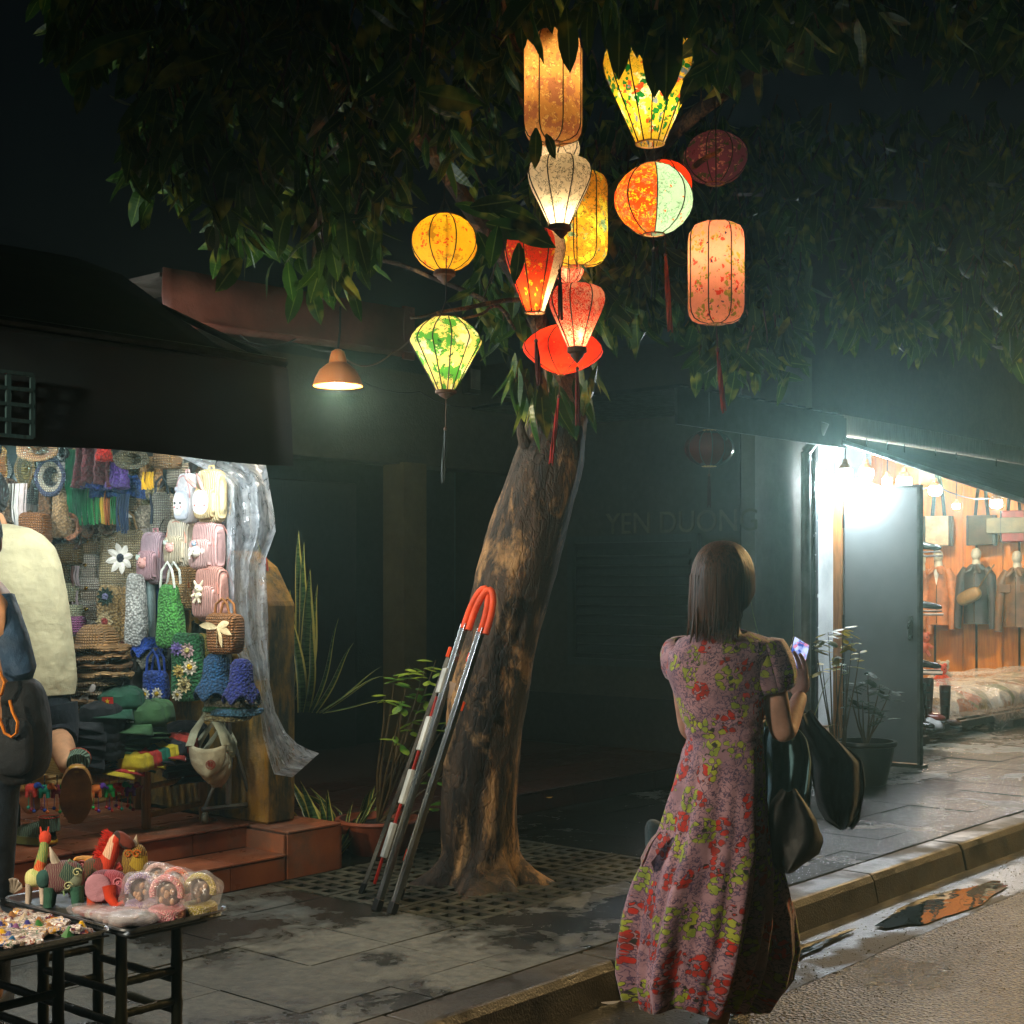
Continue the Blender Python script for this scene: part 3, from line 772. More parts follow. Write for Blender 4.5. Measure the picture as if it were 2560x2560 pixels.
# hand-placed leaves that hang before the lanterns: u, v of the base, direction on the picture plane, length, distance
LV = [(505, 222, 1, .55, .2, 5.45), (498, 226, -.2, 1, .17, 5.4), (546, 134, .45, 1, .1, 5.3), (536, 128, .0, 1, .13, 5.3),
      (566, 8, .1, 1, .2, 5.2), (588, 12, -.1, 1, .13, 5.2), (520, 18, .1, 1, .12, 5.2), (545, 2, .3, 1, .1, 5.2),
      (619, 14, 0, 1, .19, 5.2), (611, 8, -.05, 1, .12, 5.2), (638, 8, .05, 1, .17, 5.2), (649, 6, 0, 1, .19, 5.2), (657, 10, .1, 1, .26, 5.2), (667, 8, 0, 1, .28, 5.18), (676, 10, .0, 1, .17, 5.2), (694, 6, -.1, 1, .12, 5.2), (630, -4, -.1, 1, .13, 5.2), (662, -6, .1, 1, .15, 5.2), (686, -4, .1, 1, .13, 5.2),
      (455, 204, 1, .1, .17, 5.5), (470, 207, 1, -.15, .17, 5.5), (488, 205, 1, .25, .18, 5.5), (500, 215, 1, .5, .19, 5.45), (486, 224, 1, .2, .22, 5.42), (519, 243, -.02, 1, .15, 5.4), (478, 232, .5, 1, .12, 5.5),
      (170, 70, 1, -.25, .16, 4.4), (210, 72, -.3, 1, .18, 4.4), (205, 90, -.4, 1, .17, 4.4), (195, 60, -.8, .5, .15, 4.4), (420, 92, 1, .25, .18, 4.6), (300, 280, -.3, 1, .16, 5.6), (310, 285, .2, 1, .14, 5.6), (325, 268, .4, 1, .17, 5.6), (288, 262, .1, 1, .15, 5.6), (68, 72, 1, -.9, .24, 4.0)]
for u, v, du, dv, L, y in LV:
    put_leaf(atY(u, v, y), (du, RL.uniform(-.15, .15), -dv), L*1.1, PI/2+RL.choice((0, PI))+RL.uniform(-.45, .45), True)
# coloured leaves hanging round the trunk top
for k in range(34):
    u = RL.uniform(512, 602); v = RL.uniform(352, 402)
    put_leaf(atY(u, v, 6.35+RL.uniform(-.15, .12)), (RL.uniform(-.25, .25), RL.uniform(-.2, .2), -1), RL.uniform(.13, .24), RL.uniform(0, 6), True)
def region(n, u0, u1, v0, v1, y0, y1, k, L, keep=lambda u, v: True, single=0.0, spread=.07):
    i = 0
    while i < n:
        u = RL.uniform(u0, u1); v = RL.uniform(v0, v1)
        if not keep(u, v): continue
        cluster(atY(u, v, RL.uniform(y0, y1)), k, L, spread, RL.random() < single); i += 1
def lowb(u):
    for (a, b_) in ((80, 95), (140, 110), (215, 235), (300, 290), (370, 310), (430, 270), (500, 320), (560, 360)):
        if u < a: return b_-25
    return 340
region(290, 60, 520, -80, 310, 4.6, 6.8, 8, .15, lambda u, v: v < lowb(u)-8 and not (400 < u < 500 and v > 150) and not (u > 475 and v > 90), .14)
region(40, 330, 460, 120, 260, 5.8, 6.6, 8, .15, lambda u, v: v < lowb(u)-8 and not (395 < u < 500 and v > 150) and u < 440, .3)
region(190, 520, 1090, -90, 92, 4.8, 6.6, 8, .16, lambda u, v: not (505 < u < 712 and v > 12) and v < 45+45*noise.noise((u*.02, 0, 0))+20, .1)
region(80, 480, 720, 60, 340, 6.5, 7.6, 8, .15, lambda u, v: True, .25)
region(60, 590, 700, 190, 320, 6.3, 7.4, 8, .17, lambda u, v: v < 330-.6*abs(u-630), .3)
region(60, 690, 800, 250, 372, 7.0, 7.9, 8, .15, lambda u, v: not (u < 750 and v < 340), .3)
region(190, 680, 1090, 130, 395, 7.2, 9.5, 8, .17, lambda u, v: v < 330+.06*(u-680)+20*noise.noise((u*.03, 4, 0)), .08)
o = mass.build('crown', LEAF, tree); o['kind'] = 'stuff'
o = twigs.build('twigs', BARK, tree); o['kind'] = 'stuff'

# ================================================================ LANTERNS
def pattern(name, base, layers, tr=.72, rough=.7):
    m = NT(name); uv = m.coord('UV'); sx = m.n('SeparateXYZ'); m.L(uv, sx.inputs[0])
    v = m.scl(uv, (.75, 1, 1)) ; c = base if not isinstance(base, str) else H(base)
    dz = m.noise(v, 40, 2, out=1); vd = m.mix(.03, v, dz)
    for L in layers:
        k = L[0]; col = H(L[3])
        if k == 'flower':
            a = m.vor(vd, L[1]); b = m.vor(vd, L[1]*3.4)
            f = m.ma('MULTIPLY', m.step(a, L[2], L[2]-.05), m.step(b, .5, .42))
            c = m.mix(f, c, col)
            if len(L) > 4: c = m.mix(m.step(a, .1, .06), c, H(L[4]))
        elif k == 'patch': c = m.mix(m.step(m.noise(vd, L[1], 4, .65), L[2], L[2]+.04), c, col)
        elif k == 'line': c = m.mix(m.step(m.ma('ABSOLUTE', m.ma('SUBTRACT', m.noise(vd, L[1], 5, .7), .5)), L[2], L[2]*.4), c, col)
        elif k == 'gore': c = m.mix(m.step(m.ma('FRACT', m.ma('ADD', sx.outputs[0], L[1])), L[2], L[2]+.001, 1, 0), c, L[3] if not isinstance(L[3], str) else col)
    c = m.mix(m.step(m.noise(m.coord(), 30, 3), .3, .7, 0, .18), c, (.15, .1, .05, 1), 'MULTIPLY')
    m.set(col=c, rough=rough, nrm=m.bump(m.noise(m.coord(), 60, 3), .2, .004))
    t = m.n('BsdfTranslucent'); m.L(c, t.inputs[0]); x = m.n('MixShader'); x.inputs[0].default_value = tr
    m.L(m.bs.outputs[0], x.inputs[1]); m.L(t.outputs[0], x.inputs[2]); m.L(x.outputs[0], m.out.inputs[0])
    return m.mat
PROF = {
 'cyl': [(.3, 0), (.62, .012), (.85, .045), (.96, .1), (1, .17), (1, .35), (1, .5), (1, .65), (1, .83), (.96, .9), (.85, .955), (.62, .988), (.3, 1)],
 'globe': [(.28, .02), (.5, .07), (.74, .17), (.91, .3), (.98, .4), (1, .5), (.98, .6), (.91, .7), (.74, .83), (.5, .93), (.28, .98)],
 'balloon': [(.3, 0), (.42, .12), (.56, .26), (.71, .4), (.86, .54), (.96, .66), (1, .76), (.96, .86), (.84, .94), (.6, .99), (.35, 1)],
 'diamond': [(.26, 0), (.4, .13), (.56, .28), (.73, .43), (.88, .56), (.98, .65), (1, .69), (.94, .76), (.8, .85), (.6, .93), (.38, 1)],
 'saucer': [(.08, .0), (.4, .1), (.68, .22), (.88, .34), (.97, .42), (1, .5), (.97, .58), (.86, .68), (.64, .82), (.36, .93), (.08, 1)],
}
RIBM = mt('#1a0f08', 'wood'); CAPM = mt('#4a2c17', 'wood'); GRP = 'silk lanterns hanging in the tree'
def lantern(label, u, v0, v1, wpx, Y, kind, mat, power, ribs=8, lc=(1, .72, .38), cap=None, tassel=None, tilt=0, phase=0, hang=.35, lz=.5, lit=True):
    k = Y/F; h = (v1-v0)*k; rad = wpx*k/2
    q = atY(u, v1, Y)
    e = thing('paper_lantern', label, 'lantern', q, phase, GRP)
    if tilt: e.rotation_euler = (tilt*.5, tilt, phase)
    pr = [(r*rad, z*h) for r, z in PROF[kind]]
    nn = ribs*6
    def wav(r, z, a, i):
        f = (a*ribs/(2*PI)) % 1
        return r*(1-.05*math.sin(PI*f)*(1 if kind != 'saucer' else .6)), 0
    g = MB(); g.lathe(pr, nn, wav=wav); g.build('shade', mat, e)
    g = MB(); g.tube([(r+.001, 0, z) for r, z in pr], .0026 if kind != 'saucer' else .002, 5, cap=False); me = g.mesh('rib', RIBM)
    for i in range(ribs): put('rib', me, e, rot=(0, 0, 2*PI*i/ribs))
    r0, z0 = pr[0]; r1, z1 = pr[-1]
    ring = lambda r, z, t: [(r*math.cos(2*PI*i/20), r*math.sin(2*PI*i/20), z) for i in range(21)]
    for r, z in ((r0, z0), (r1, z1)):
        g = MB(); g.tube(ring(r, z, 0), .0035, 6, cap=False); g.build('ring', mt('#b98a4a', 'wood') if not cap else CAPM, e)
    if cap:
        ch = cap*k
        g = MB(); g.lathe([(r0*.95, .004), (r0*1.12, 0), (r0*1.15, -ch*.3), (r0*.8, -ch*.4), (r0*.75, -ch*.55), (r0*.25, -ch*.9), (r0*.12, -ch), (.001, -ch)], 16); g.build('cap', CAPM, e)
    # hanging strings and cord
    g = MB()
    for i in range(3):
        a = 2*PI*i/3; g.tube([(r1*math.cos(a), r1*math.sin(a), z1), (0, 0, z1+.07)], .0014, 4)
    g.tube([(0, 0, z1+.07), (.004, .01, z1+.07+hang)], .0025, 5)
    g.build('cord', BLK, e)
    if tassel:
        col, l0, l1, w, dx = tassel; cz = -(cap or 0)*k; a0 = l0*k; a1 = l1*k
        tm_ = mt(col, 'rib')
        g = MB(); g.tube([(0, 0, cz), (dx*.2, 0, cz-a0)], .0018, 5); g.se((dx*.2, 0, cz-a0), (.008, .008, .009), 1, 10, 6); g.build('knot', mt('#4c2c18', 'wood'), e)
        g = MB()
        rr = random.Random(int(u))
        for i in range(10):
            a = rr.uniform(0, 6.3); w_ = w*k*.5
            g.tube([(dx*.2, 0, cz-a0), (dx*.5+math.cos(a)*w_*.7, math.sin(a)*w_*.7, cz-a0-(a1-a0)*.4), (dx+math.cos(a)*w_, math.sin(a)*w_, cz-a1*rr.uniform(.95, 1.02))], [w_*.6, w_*.55, w_*.35], 5)
        g.build('tassel', tm_, e)
    if lit: light('lantern_light', (0, 0, h*lz), power, lc, .022, parent=e)
    return e
m1 = pattern('lantern_tan_floral', '#d8a86c', [('patch', 16, .5, '#b8826a'), ('flower', 40, .42, '#f0d898'), ('patch', 46, .6, '#9a7050')])
m2 = pattern('lantern_yellow_lotus', '#ecc238', [('patch', 13, .54, '#f2ead0'), ('flower', 11, .56, '#0f6a30'), ('flower', 20, .36, '#d8401c'), ('flower', 15, .34, '#6c7ca8'), ('line', 40, .012, '#3a6a3a')])
m3 = pattern('lantern_purple_floral', '#8c4868', [('flower', 24, .46, '#e0a090'), ('patch', 24, .56, '#45602f'), ('patch', 34, .6, '#6c2448')], tr=.5)
m4 = pattern('lantern_orange_mint', '#e8480c', [('flower', 40, .52, '#f8c01c'), ('gore', .0, .5, '#a8d8b4'), ('line', 17, .014, '#4f8a5c'), ('flower', 27, .2, '#f26a28')])
m4b = pattern('lantern_plain_orange', '#f0440c', [('patch', 20, .6, '#c83008')])
m5 = pattern('lantern_white_bamboo', '#e4d8ba', [('line', 22, .018, '#3b3f30'), ('patch', 34, .62, '#6c6a54')])
m6 = pattern('lantern_yellow_boat', '#eca428', [('patch', 10, .5, '#f6e048'), ('patch', 14, .58, '#7fa58c'), ('line', 26, .02, '#2c4028')])
m7 = pattern('lantern_gold_maple', '#e0b028', [('flower', 25, .42, '#d8481c'), ('patch', 18, .58, '#a88020'), ('patch', 40, .66, '#7a5c18')])
m8 = pattern('lantern_green_leaf', '#eed880', [('patch', 17, .5, '#4f9a3c'), ('patch', 28, .57, '#1c5a30'), ('patch', 14, .58, '#f6f0c8')])
m9 = pattern('lantern_red_white', '#e83c10', [('flower', 22, .46, '#f8b824'), ('gore', .08, .38, '#ecd8b0'), ('line', 34, .014, '#5c5030')])
m10 = pattern('lantern_red_damask', '#e83414', [('patch', 26, .53, '#b81c08'), ('patch', 10, .54, '#f0a888'), ('line', 90, .03, '#f8d0b0')])
m11 = pattern('lantern_red_saucer', '#ec4420', [('patch', 18, .56, '#cc3010'), ('flower', 34, .16, '#f8a040')])
m12 = pattern('lantern_peach_floral', '#eca080', [('flower', 14, .5, '#8c8c2c'), ('flower', 21, .36, '#d83c1c', '#2c2040'), ('patch', 26, .6, '#c8a048'), ('flower', 38, .22, '#2c2848')])
lantern('tall tan floral cylinder lantern, topmost left in the tree', 553, 33, 143, 61, 5.6, 'cyl', m1, 2.0, 8, (1, .66, .26), phase=.3, lz=.62)
lantern('yellow and green lotus lantern partly hidden by dark leaves at the top', 650, 38, 144, 94, 5.6, 'balloon', m2, 3.0, 12, (1, .78, .36), phase=.5, lz=.4)
lantern('unlit purple floral globe lantern with a faint light added inside', 715, 132, 185, 67, 6.3, 'globe', m3, .22, 8, phase=.39)  # weak light added inside this unlit lantern so its colour shows
lantern('round lantern half orange floral and half pale mint', 653.5, 164, 236, 79, 5.6, 'globe', m4, 2.6, 8, (1, .82, .6), tassel=('#0f2e2c', 14, 62, 4, -.01), phase=-PI/2)
lantern('plain orange globe lantern peeping out behind the orange and mint one', 664, 161, 215, 60, 6.0, 'globe', m4b, 1.3, 8, (1, .6, .3), tassel=('#a8481c', 40, 116, 5, .03), phase=.3)
lantern('white balloon shaped lantern with grey bamboo print and dark cap', 559.5, 158, 226, 67, 5.7, 'balloon', m5, 2.0, 8, (1, .74, .44), cap=15, tassel=('#3a2618', 30, 78, 4, .005), phase=.39, lz=.16)
lantern('pale lantern with a small pagoda print behind the white balloon one', 545, 132, 186, 50, 6.1, 'balloon', m5, .9, 8, (1, .74, .46), tilt=.25, phase=.2)
lantern('yellow cylinder lantern with a river and boat print', 578, 172, 266, 60, 6.2, 'cyl', m6, 2.2, 8, (1, .8, .4), phase=.6, lz=.3)
lantern('round golden lantern with red flecks hanging at the left', 444.5, 214, 272, 69, 6.0, 'globe', m7, 1.6, 8, (1, .74, .26), cap=12, phase=.39, lz=.55)
lantern('diamond shaped green and yellow leaf lantern, lowest at the left', 446, 318, 391, 73, 5.9, 'diamond', m8, 1.9, 12, (1, .84, .5), cap=8, tassel=('#3c4646', 30, 84, 4, -.012), phase=.2, lz=.55)
lantern('red and white floral balloon lantern behind the dark hanging leaves', 535, 231, 313, 64, 5.75, 'balloon', m9, 2.0, 8, (1, .72, .42), tassel=('#5a140c', 28, 72, 5, .02), phase=-.37, lz=.22)
lantern('scarlet balloon lantern with lacy pale print and dark wooden cap', 577, 285, 348, 58, 5.8, 'balloon', m10, 1.8, 8, (1, .68, .4), cap=15, tassel=('#6a180e', 6, 62, 4, .004), phase=.5, lz=.2)
lantern('wide flat saucer shaped scarlet lantern, lowest above the trunk', 561, 324, 375, 83, 6.1, 'saucer', m11, 2.2, 8, (1, .62, .36), tassel=('#a81c12', 22, 90, 4, -.02), phase=.4, tilt=.06)
lantern('tall peach cylinder lantern with flower print hanging at the right', 716, 223, 324, 58, 5.8, 'cyl', m12, 2.1, 8, (1, .7, .44), tassel=('#8a1c14', 26, 88, 4, .035), phase=.39, lz=.66)
lantern('small scarlet lantern mostly hidden between the yellow cylinder and the red balloon', 569, 258, 284, 30, 6.35, 'globe', m10, .8, 8, (1, .66, .4))
m15 = pattern('lantern_dark_red', '#5a1410', [], tr=.15, rough=.2)
lantern('big unlit dark red lantern hanging before the dark house', 709, 430, 467, 50, 9.0, 'globe', m15, 0, 12, lit=False, tassel=('#3a1410', 8, 40, 3, 0))

# ================================================================ LADDER
CH = mt('#b8bcba', 'metal', .24, .15); ORG = mt('#e0480a', 'plastic', .7); GT = mt('#b0b2a8', 'plastic', .7); FT = mt('#141514', 'plastic', .6); RED = mt('#a8200f', 'plastic', .5)
fL = atZ(379-9, 912, .12); fR = atZ(390, 913, .12)
lb = (fL+fR)/2; lad = thing('step_ladder', 'folded chrome step ladder with orange grip leaning on the tree', 'ladder', lb)
T1 = atY(477, 587, 6.28)
def L3(p): return Vector(p)-lb
ftL = atZ(376, 911, .12); ftR = atZ(391, 914, .12)
tpL = atY(467, 628, 6.22); tpR = atY(472, 630, 6.19)
rrL = atZ(361, 893, .12); rrR = atZ(366, 893, .12)
def rail(name, a, b, w=.03, d=.018):
    dirv = (L3(b)-L3(a)); c = L3(a)+dirv/2; x, y = basis(dirv)
    M = Matrix((x, y, dirv.normalized())).transposed()
    g = MB(); g.box(c, (w, d, dirv.length), M=M); g.box(c+y*-.001+x*(w/2), (.003, d*1.25, dirv.length*.999), M=M); g.box(c+x*(-w/2), (.003, d*1.25, dirv.length*.999), M=M)
    g.build(name, CH, lad, smooth=False, bevel=.0015)
    g = MB(); g.box(L3(a)+dirv.normalized()*.025, (w*1.35, d*1.6, .05), M=M); g.build('rubber_foot', FT, lad, bevel=.003)
hA = atY(460, 600, 6.25); 
frontA, frontB = (ftL, atY(465, 624, 6.2)), (ftR, atY(482, 628, 6.15))
rail('front_rail', *frontA); rail('front_rail', *frontB)
rail('rear_rail', rrL, atY(451, 650, 6.26), .026, .014); rail('rear_rail', atZ(400, 899, .12), atY(470, 665, 6.28), .022, .014)
# orange padded loop
a = L3(frontA[1]); b = L3(frontB[1]); top_ = (L3(atY(484, 583, 6.2)))
g = MB()
for off, sh in ((Vector((0, 0, 0)), 0),):
    pts_ = [a-(L3(frontA[1])-L3(ftL)).normalized()*.02]
    up_ = (L3(frontA[1])-L3(ftL)).normalized()
    mid = (a+b)/2
    for i in range(13):
        q = PI*i/12; c_ = mid+up_*.02
        pts_.append(c_ + (a-b)/2*math.cos(q) + up_*.15*math.sin(q))
    pts_.append(b-up_*.02)
    g.tube(pts_, .0145, 12)
g.build('grip', ORG, lad)
g = MB()
pts2 = [p_+Vector((.022, -.03, -.006)) for p_ in pts_]
g.tube(pts2, .0145, 12); g.build('grip', ORG, lad)
# steps seen edge on, with grey treads and red brackets
nS = 4
for i in range(nS):
    q = .18+.2*i+.02
    pl1 = L3(frontA[0]).lerp(L3(frontA[1]), q); pr1 = L3(rrL).lerp(L3(atY(451, 650, 6.26)), q+.02)
    pm = L3(frontB[0]).lerp(L3(frontB[1]), q)
    ax = (L3(frontA[1])-L3(frontA[0])).normalized(); sx_ = (pr1-pl1).normalized()
    c_ = (pl1+pr1)/2+ax*.03+Vector((0, -.035, 0)); x = sx_; z = ax; y = z.cross(x).normalized(); x = y.cross(z)
    M = Matrix((x, y, z)).transposed()
    s_ = g = MB(); g.box(c_, (.058, .02, .15 if i < 3 else .11), M=M); tr_ = g.build('tread', GT, lad, bevel=.003)
    g = MB()
    for kk in range(14): g.box(c_+z*(-.075+kk*.0113)*(1 if i < 3 else .7)-y*.016, (.05, .004, .004), M=M)
    g.build('grooves', GT, tr_, smooth=False)
    g = MB(); g.box(c_-z*.13+x*.012, (.012, .012, .12), M=M); g.build('bracket', RED, lad, bevel=.002)
for u, v, y in ((457, 655, 6.16), (473, 657, 6.13), (446, 742, 6.06), (429, 795, 6.0), (413, 845, 5.97)):
    g = MB(); q = L3(atY(u, v, y)); g.lathe([(.001, -.006), (.009, -.005), (.01, 0), (.001, .004)], 12, c=q, M=Matrix.Rotation(PI/2, 3, 'X')); g.build('rivet', mt('#c9cdca', 'metal', .3), lad)
for u, v, y, w_, h_ in ((471, 658, 6.17, .035, .04), (449, 652, 6.25, .016, .045), (462, 706, 6.2, .02, .04), (404, 868, 6.15, .016, .08), (407, 855, 6.15, .02, .05)):
    g = MB(); g.box(L3(atY(u, v, y)), (w_, .03, h_), M=Matrix.Rotation(.33, 3, 'Y')); g.build('hinge', ORG, lad, bevel=.003)
g = MB(); g.box(L3(atY(450, 690, 6.14)), (.03, .006, .07), M=Matrix.Rotation(.38, 3, 'Y')); g.build('sticker', mt('#b8a08c', 'plastic'), lad, smooth=False)

# ================================================================ PLANTS
SNK = NT('snake_plant_leaf'); sx = SNK.n('SeparateXYZ'); SNK.L(SNK.coord('UV'), sx.inputs[0])
ed = SNK.step(SNK.ma('ABSOLUTE', sx.outputs[0]), .68, .74)
bands = SNK.noise(SNK.scl(SNK.pos(), (4, 4, 30)), 4, 3)
SNM = leafmat(SNK, SNK.mix(ed, SNK.mix(SNK.step(bands, .4, .6), H('#1c3a1e'), H('#4c6a3c')), H('#b8b45c')), .1)
def snake(label, loc, leaves, mat=SNM):
    e = thing('snake_plant', label, 'plant', loc)
    for (dx, dy, dz, L, w, dr) in leaves:
        g = MB(); b_ = Vector((dx*.1, dy*.1, 0)); 
        g.blade(b_, (dx, dy, dz), Vector((-dy+.4, dx+.6, 0)), L, w, droop=dr, fold=.35, n=9, prof=lambda t: (math.sin(PI*min(1, t*.62+.38))**.9)*1.05, wave=.03)
        g.build('leaf', mat, e)
    return e
rr = random.Random(5)
def rl(n, L, spread, w=.05, dr=.15): return [(rr.uniform(-1, 1)*spread, rr.uniform(-1, 1)*spread, 1, L*rr.uniform(.6, 1.1), w*rr.uniform(.8, 1.2), rr.uniform(0, dr)) for _ in range(n)]
snake('tall dark snake plant behind the yellow wall', atY(292, 700, 7.6), rl(9, .85, .2, .1, .02))
snake('arching yellow edged plant behind the yellow wall', atY(303, 712, 7.3), [(.5, -.1, 1, .5, .06, .2), (.9, 0, .9, .48, .055, .35), (1, 0, .35, .36, .04, .2), (.3, .1, 1, .55, .055, .1), (.75, .1, .6, .42, .045, .1), (.1, 0, 1, .5, .06, 0), (-.1, 0, 1, .6, .07, 0)])
snake('bushy low yellow edged snake plant beside the steps', W(4.83, 5.3, .14), rl(20, .46, .6, .06, .5))
snake('yellow edged snake plant in front of the clay bowl, behind the ladder', W(5.15, 5.5, .14), rl(14, .46, .75, .05, .6))
def pot(label, loc, r, h, mat, rim=.02, name='plant_pot'):
    e = thing(name, label, 'pot', loc)
    g = MB(); g.lathe([(.001, .005), (r*.62, 0), (r*.66, .01), (r*.86, h*.6), (r*.93, h*.88), (r, h*.9), (r*1.02, h*.94), (r, h), (r-rim, h), (r-rim*1.2, h*.85), (r*.7, h*.8)], 36); g.build('bowl', mat, e)
    g = MB(); g.lathe([(r*.86, h*.82), (r*.5, h*.86), (.001, h*.87)], 24, wav=lambda r_, z, a, i: (r_, .01*noise.noise((r_*30, a*4, 0)))); g.build('soil', SOIL, e)
    return e
PC = W(5.08, 5.2, .12)
pot('wide clay bowl behind the ladder', PC, .21, .175, mt('#7a3c22', 'clay'))
SHR = NT('shrub_leaf'); pp = SHR.pos()
SHM = leafmat(SHR, SHR.mix(SHR.step(SHR.noise(pp, 6, 2), .4, .6), H('#47741f'), H('#9cb23a')), .3)
def shrub(label, loc, tips, seed, L=.07, mat=SHM):
    r = random.Random(seed); e = thing('shrub', label, 'plant', loc); loc = Vector(loc)
    g0 = MB(); g0.blade((0, 0, 0), (1, 0, 0), (0, 1, 0), 1, .5, droop=.3, fold=.3, n=4); me = g0.mesh('leaf', mat)
    st_ = MB()
    for (u, v, y, n) in tips:
        q = atY(u, v, y)-loc
        st_.tube([Vector((0, 0, .0)), q*.4+Vector((r.uniform(-.03, .03), 0, 0)), q*.8+Vector((0, 0, -.01)), q], [.007, .006, .004, .002], 6)
        for i in range(n):
            a = r.uniform(0, 6.3); d = Vector((math.cos(a), math.sin(a), r.uniform(-.2, .5))).normalized(); x, yy = basis(d)
            M = Matrix((d, d.cross(Vector((0, 0, 1))).normalized()*-1, Vector((0, 0, 1)))).transposed()
            bq = q - Vector((0, 0, 1))*r.uniform(0, .07) + Vector((r.uniform(-.02, .02), 0, 0))
            x = Vector((-d.y, d.x, 0)).normalized(); z = d.cross(x)
            M = Matrix((d, x, z)).transposed()
            put('leaf', me, e, loc=bq, rot=M.to_euler(), scale=L*r.uniform(.7, 1.2))
    st_.build('stem', mt('#4a3c20', 'wood'), e); return e
shrub('bright green leafy shrub rising from the clay bowl', PC+Vector((0, 0, .14)), [(395, 672, 7.1, 7), (410, 665, 7.2, 7), (425, 668, 7.1, 7), (385, 695, 7.1, 6), (402, 700, 7.0, 9), (418, 690, 7.2, 7), (398, 735, 7.1, 5), (412, 720, 7.1, 6), (430, 700, 7.2, 6), (452, 745, 7.2, 9), (448, 720, 7.2, 7), (430, 770, 7.1, 4), (436, 660, 7.2, 5), (440, 800, 7.1, 4), (455, 765, 7.2, 6)], 3, .085)
PR = atZ(866, 784, .12)
pot('large dark glazed pot before the grey shop door', PR, .2, .29, mt('#1d211f', 'clay', .35))
SH2 = NT('yellow_shrub_leaf'); pp = SH2.pos(); SHM2 = leafmat(SH2, SH2.mix(SH2.step(SH2.noise(pp, 6, 2), .4, .6), H('#5c6420'), H('#c0a83a')), .3)
shrub('yellowish shrub left of the grey shop door', atZ(838, 790, .12), [(815, 640, 9.4, 8), (828, 632, 9.4, 8), (843, 628, 9.5, 9), (852, 640, 9.5, 8), (836, 655, 9.4, 9), (822, 665, 9.4, 7), (848, 662, 9.5, 6), (860, 650, 9.5, 5)], 5, .1, SHM2)
shrub('thin dark green shrub growing in the large dark pot', PR+Vector((0, 0, .24)), [(855, 680, 9.6, 8), (868, 672, 9.6, 9), (880, 684, 9.6, 9), (862, 700, 9.6, 8), (890, 690, 9.6, 7), (876, 705, 9.6, 7), (850, 695, 9.6, 6), (884, 712, 9.6, 5)], 8, .1, mt('#22381f', 'plastic', .7))
snake('tall thin grass like plant between the woman and the pier', atZ(780, 772, .24), [(-.3, 0, 1, 1.2, .03, .1), (.1, 0, 1, 1.25, .03, .05), (.35, 0, 1, 1.1, .03, .35), (-.1, .1, 1, 1.3, .03, .1), (.5, 0, 1, .9, .03, .6)])
# ================================================================ BAG STALL GOODS
def c1(x, y): return x*.14909, 424+y*.14909
def c2(x, y): return x*.19048, 656+y*.19048
RG = random.Random(21)
def good(name, label, cat, x, y, s=4.12, yaw=-.5, group=None, f=c1):
    u, v = f(x, y); q = atS(u, v, s); e = thing(name, label, cat, q, yaw+RG.uniform(-.12, .12), group)
    return e, q.y/F*.14909*1.14
def hook(e, z0, z1, mat=None):
    g = MB(); g.tube([(0, .02, z0), (0, .03, (z0+z1)/2), (0, .05, z1)], .0025, 5); g.build('hanging_loop', mat or BLK, e)
def plush(par, c, r, col, ears='long', face=True, body=True, mat=None):
    mm = mat or mt(col, 'cloth'); c = Vector(c)
    g = MB(); g.se(c, (r, r*.8, r*.9), 1, 14, 10)
    if body: g.se(c+Vector((0, .0, -r*1.4)), (r*.8, r*.7, r*.95), 1, 12, 8)
    if ears == 'long':
        for s in (-1, 1): g.se(c+Vector((s*r*.75, 0, r*1.0)), (r*.28, r*.22, r*.9), 1, 8, 8, M=Matrix.Rotation(s*.5, 3, 'Y'))
    elif ears == 'big':
        for s in (-1, 1): g.se(c+Vector((s*r*1.2, .2*r, r*.1)), (r*.7, r*.18, r*.75), 1, 10, 8)
        g.tube([c+Vector((0, -r*.8, -.1*r)), c+Vector((0, -r*1.3, -.6*r)), c+Vector((0, -r*1.2, -1.1*r))], [r*.28, r*.22, r*.16], 8)
    else:
        for s in (-1, 1): g.se(c+Vector((s*r*.7, 0, r*.75)), (r*.35, r*.25, r*.35), 1, 8, 8)
    if body:
        for s in (-1, 1):
            g.tube([c+Vector((s*r*.5, -r*.3, -r*.9)), c+Vector((s*r*1.2, -r*.7, -r*1.5))], [r*.32, r*.28], 8)
            g.tube([c+Vector((s*r*.4, -r*.3, -r*2)), c+Vector((s*r*.8, -r*.6, -r*2.8))], [r*.34, r*.28], 8)
    o = g.build('plush_toy', mm, par)
    if face:
        g = MB()
        for s in (-1, 1): g.se(c+Vector((s*r*.35, -r*.76, r*.15)), (r*.1, r*.08, r*.12), 1, 6, 6)
        g.se(c+Vector((0, -r*.82, -r*.15)), (r*.12, r*.08, r*.08), 1, 6, 6)
        g.build('face', BLK, o)
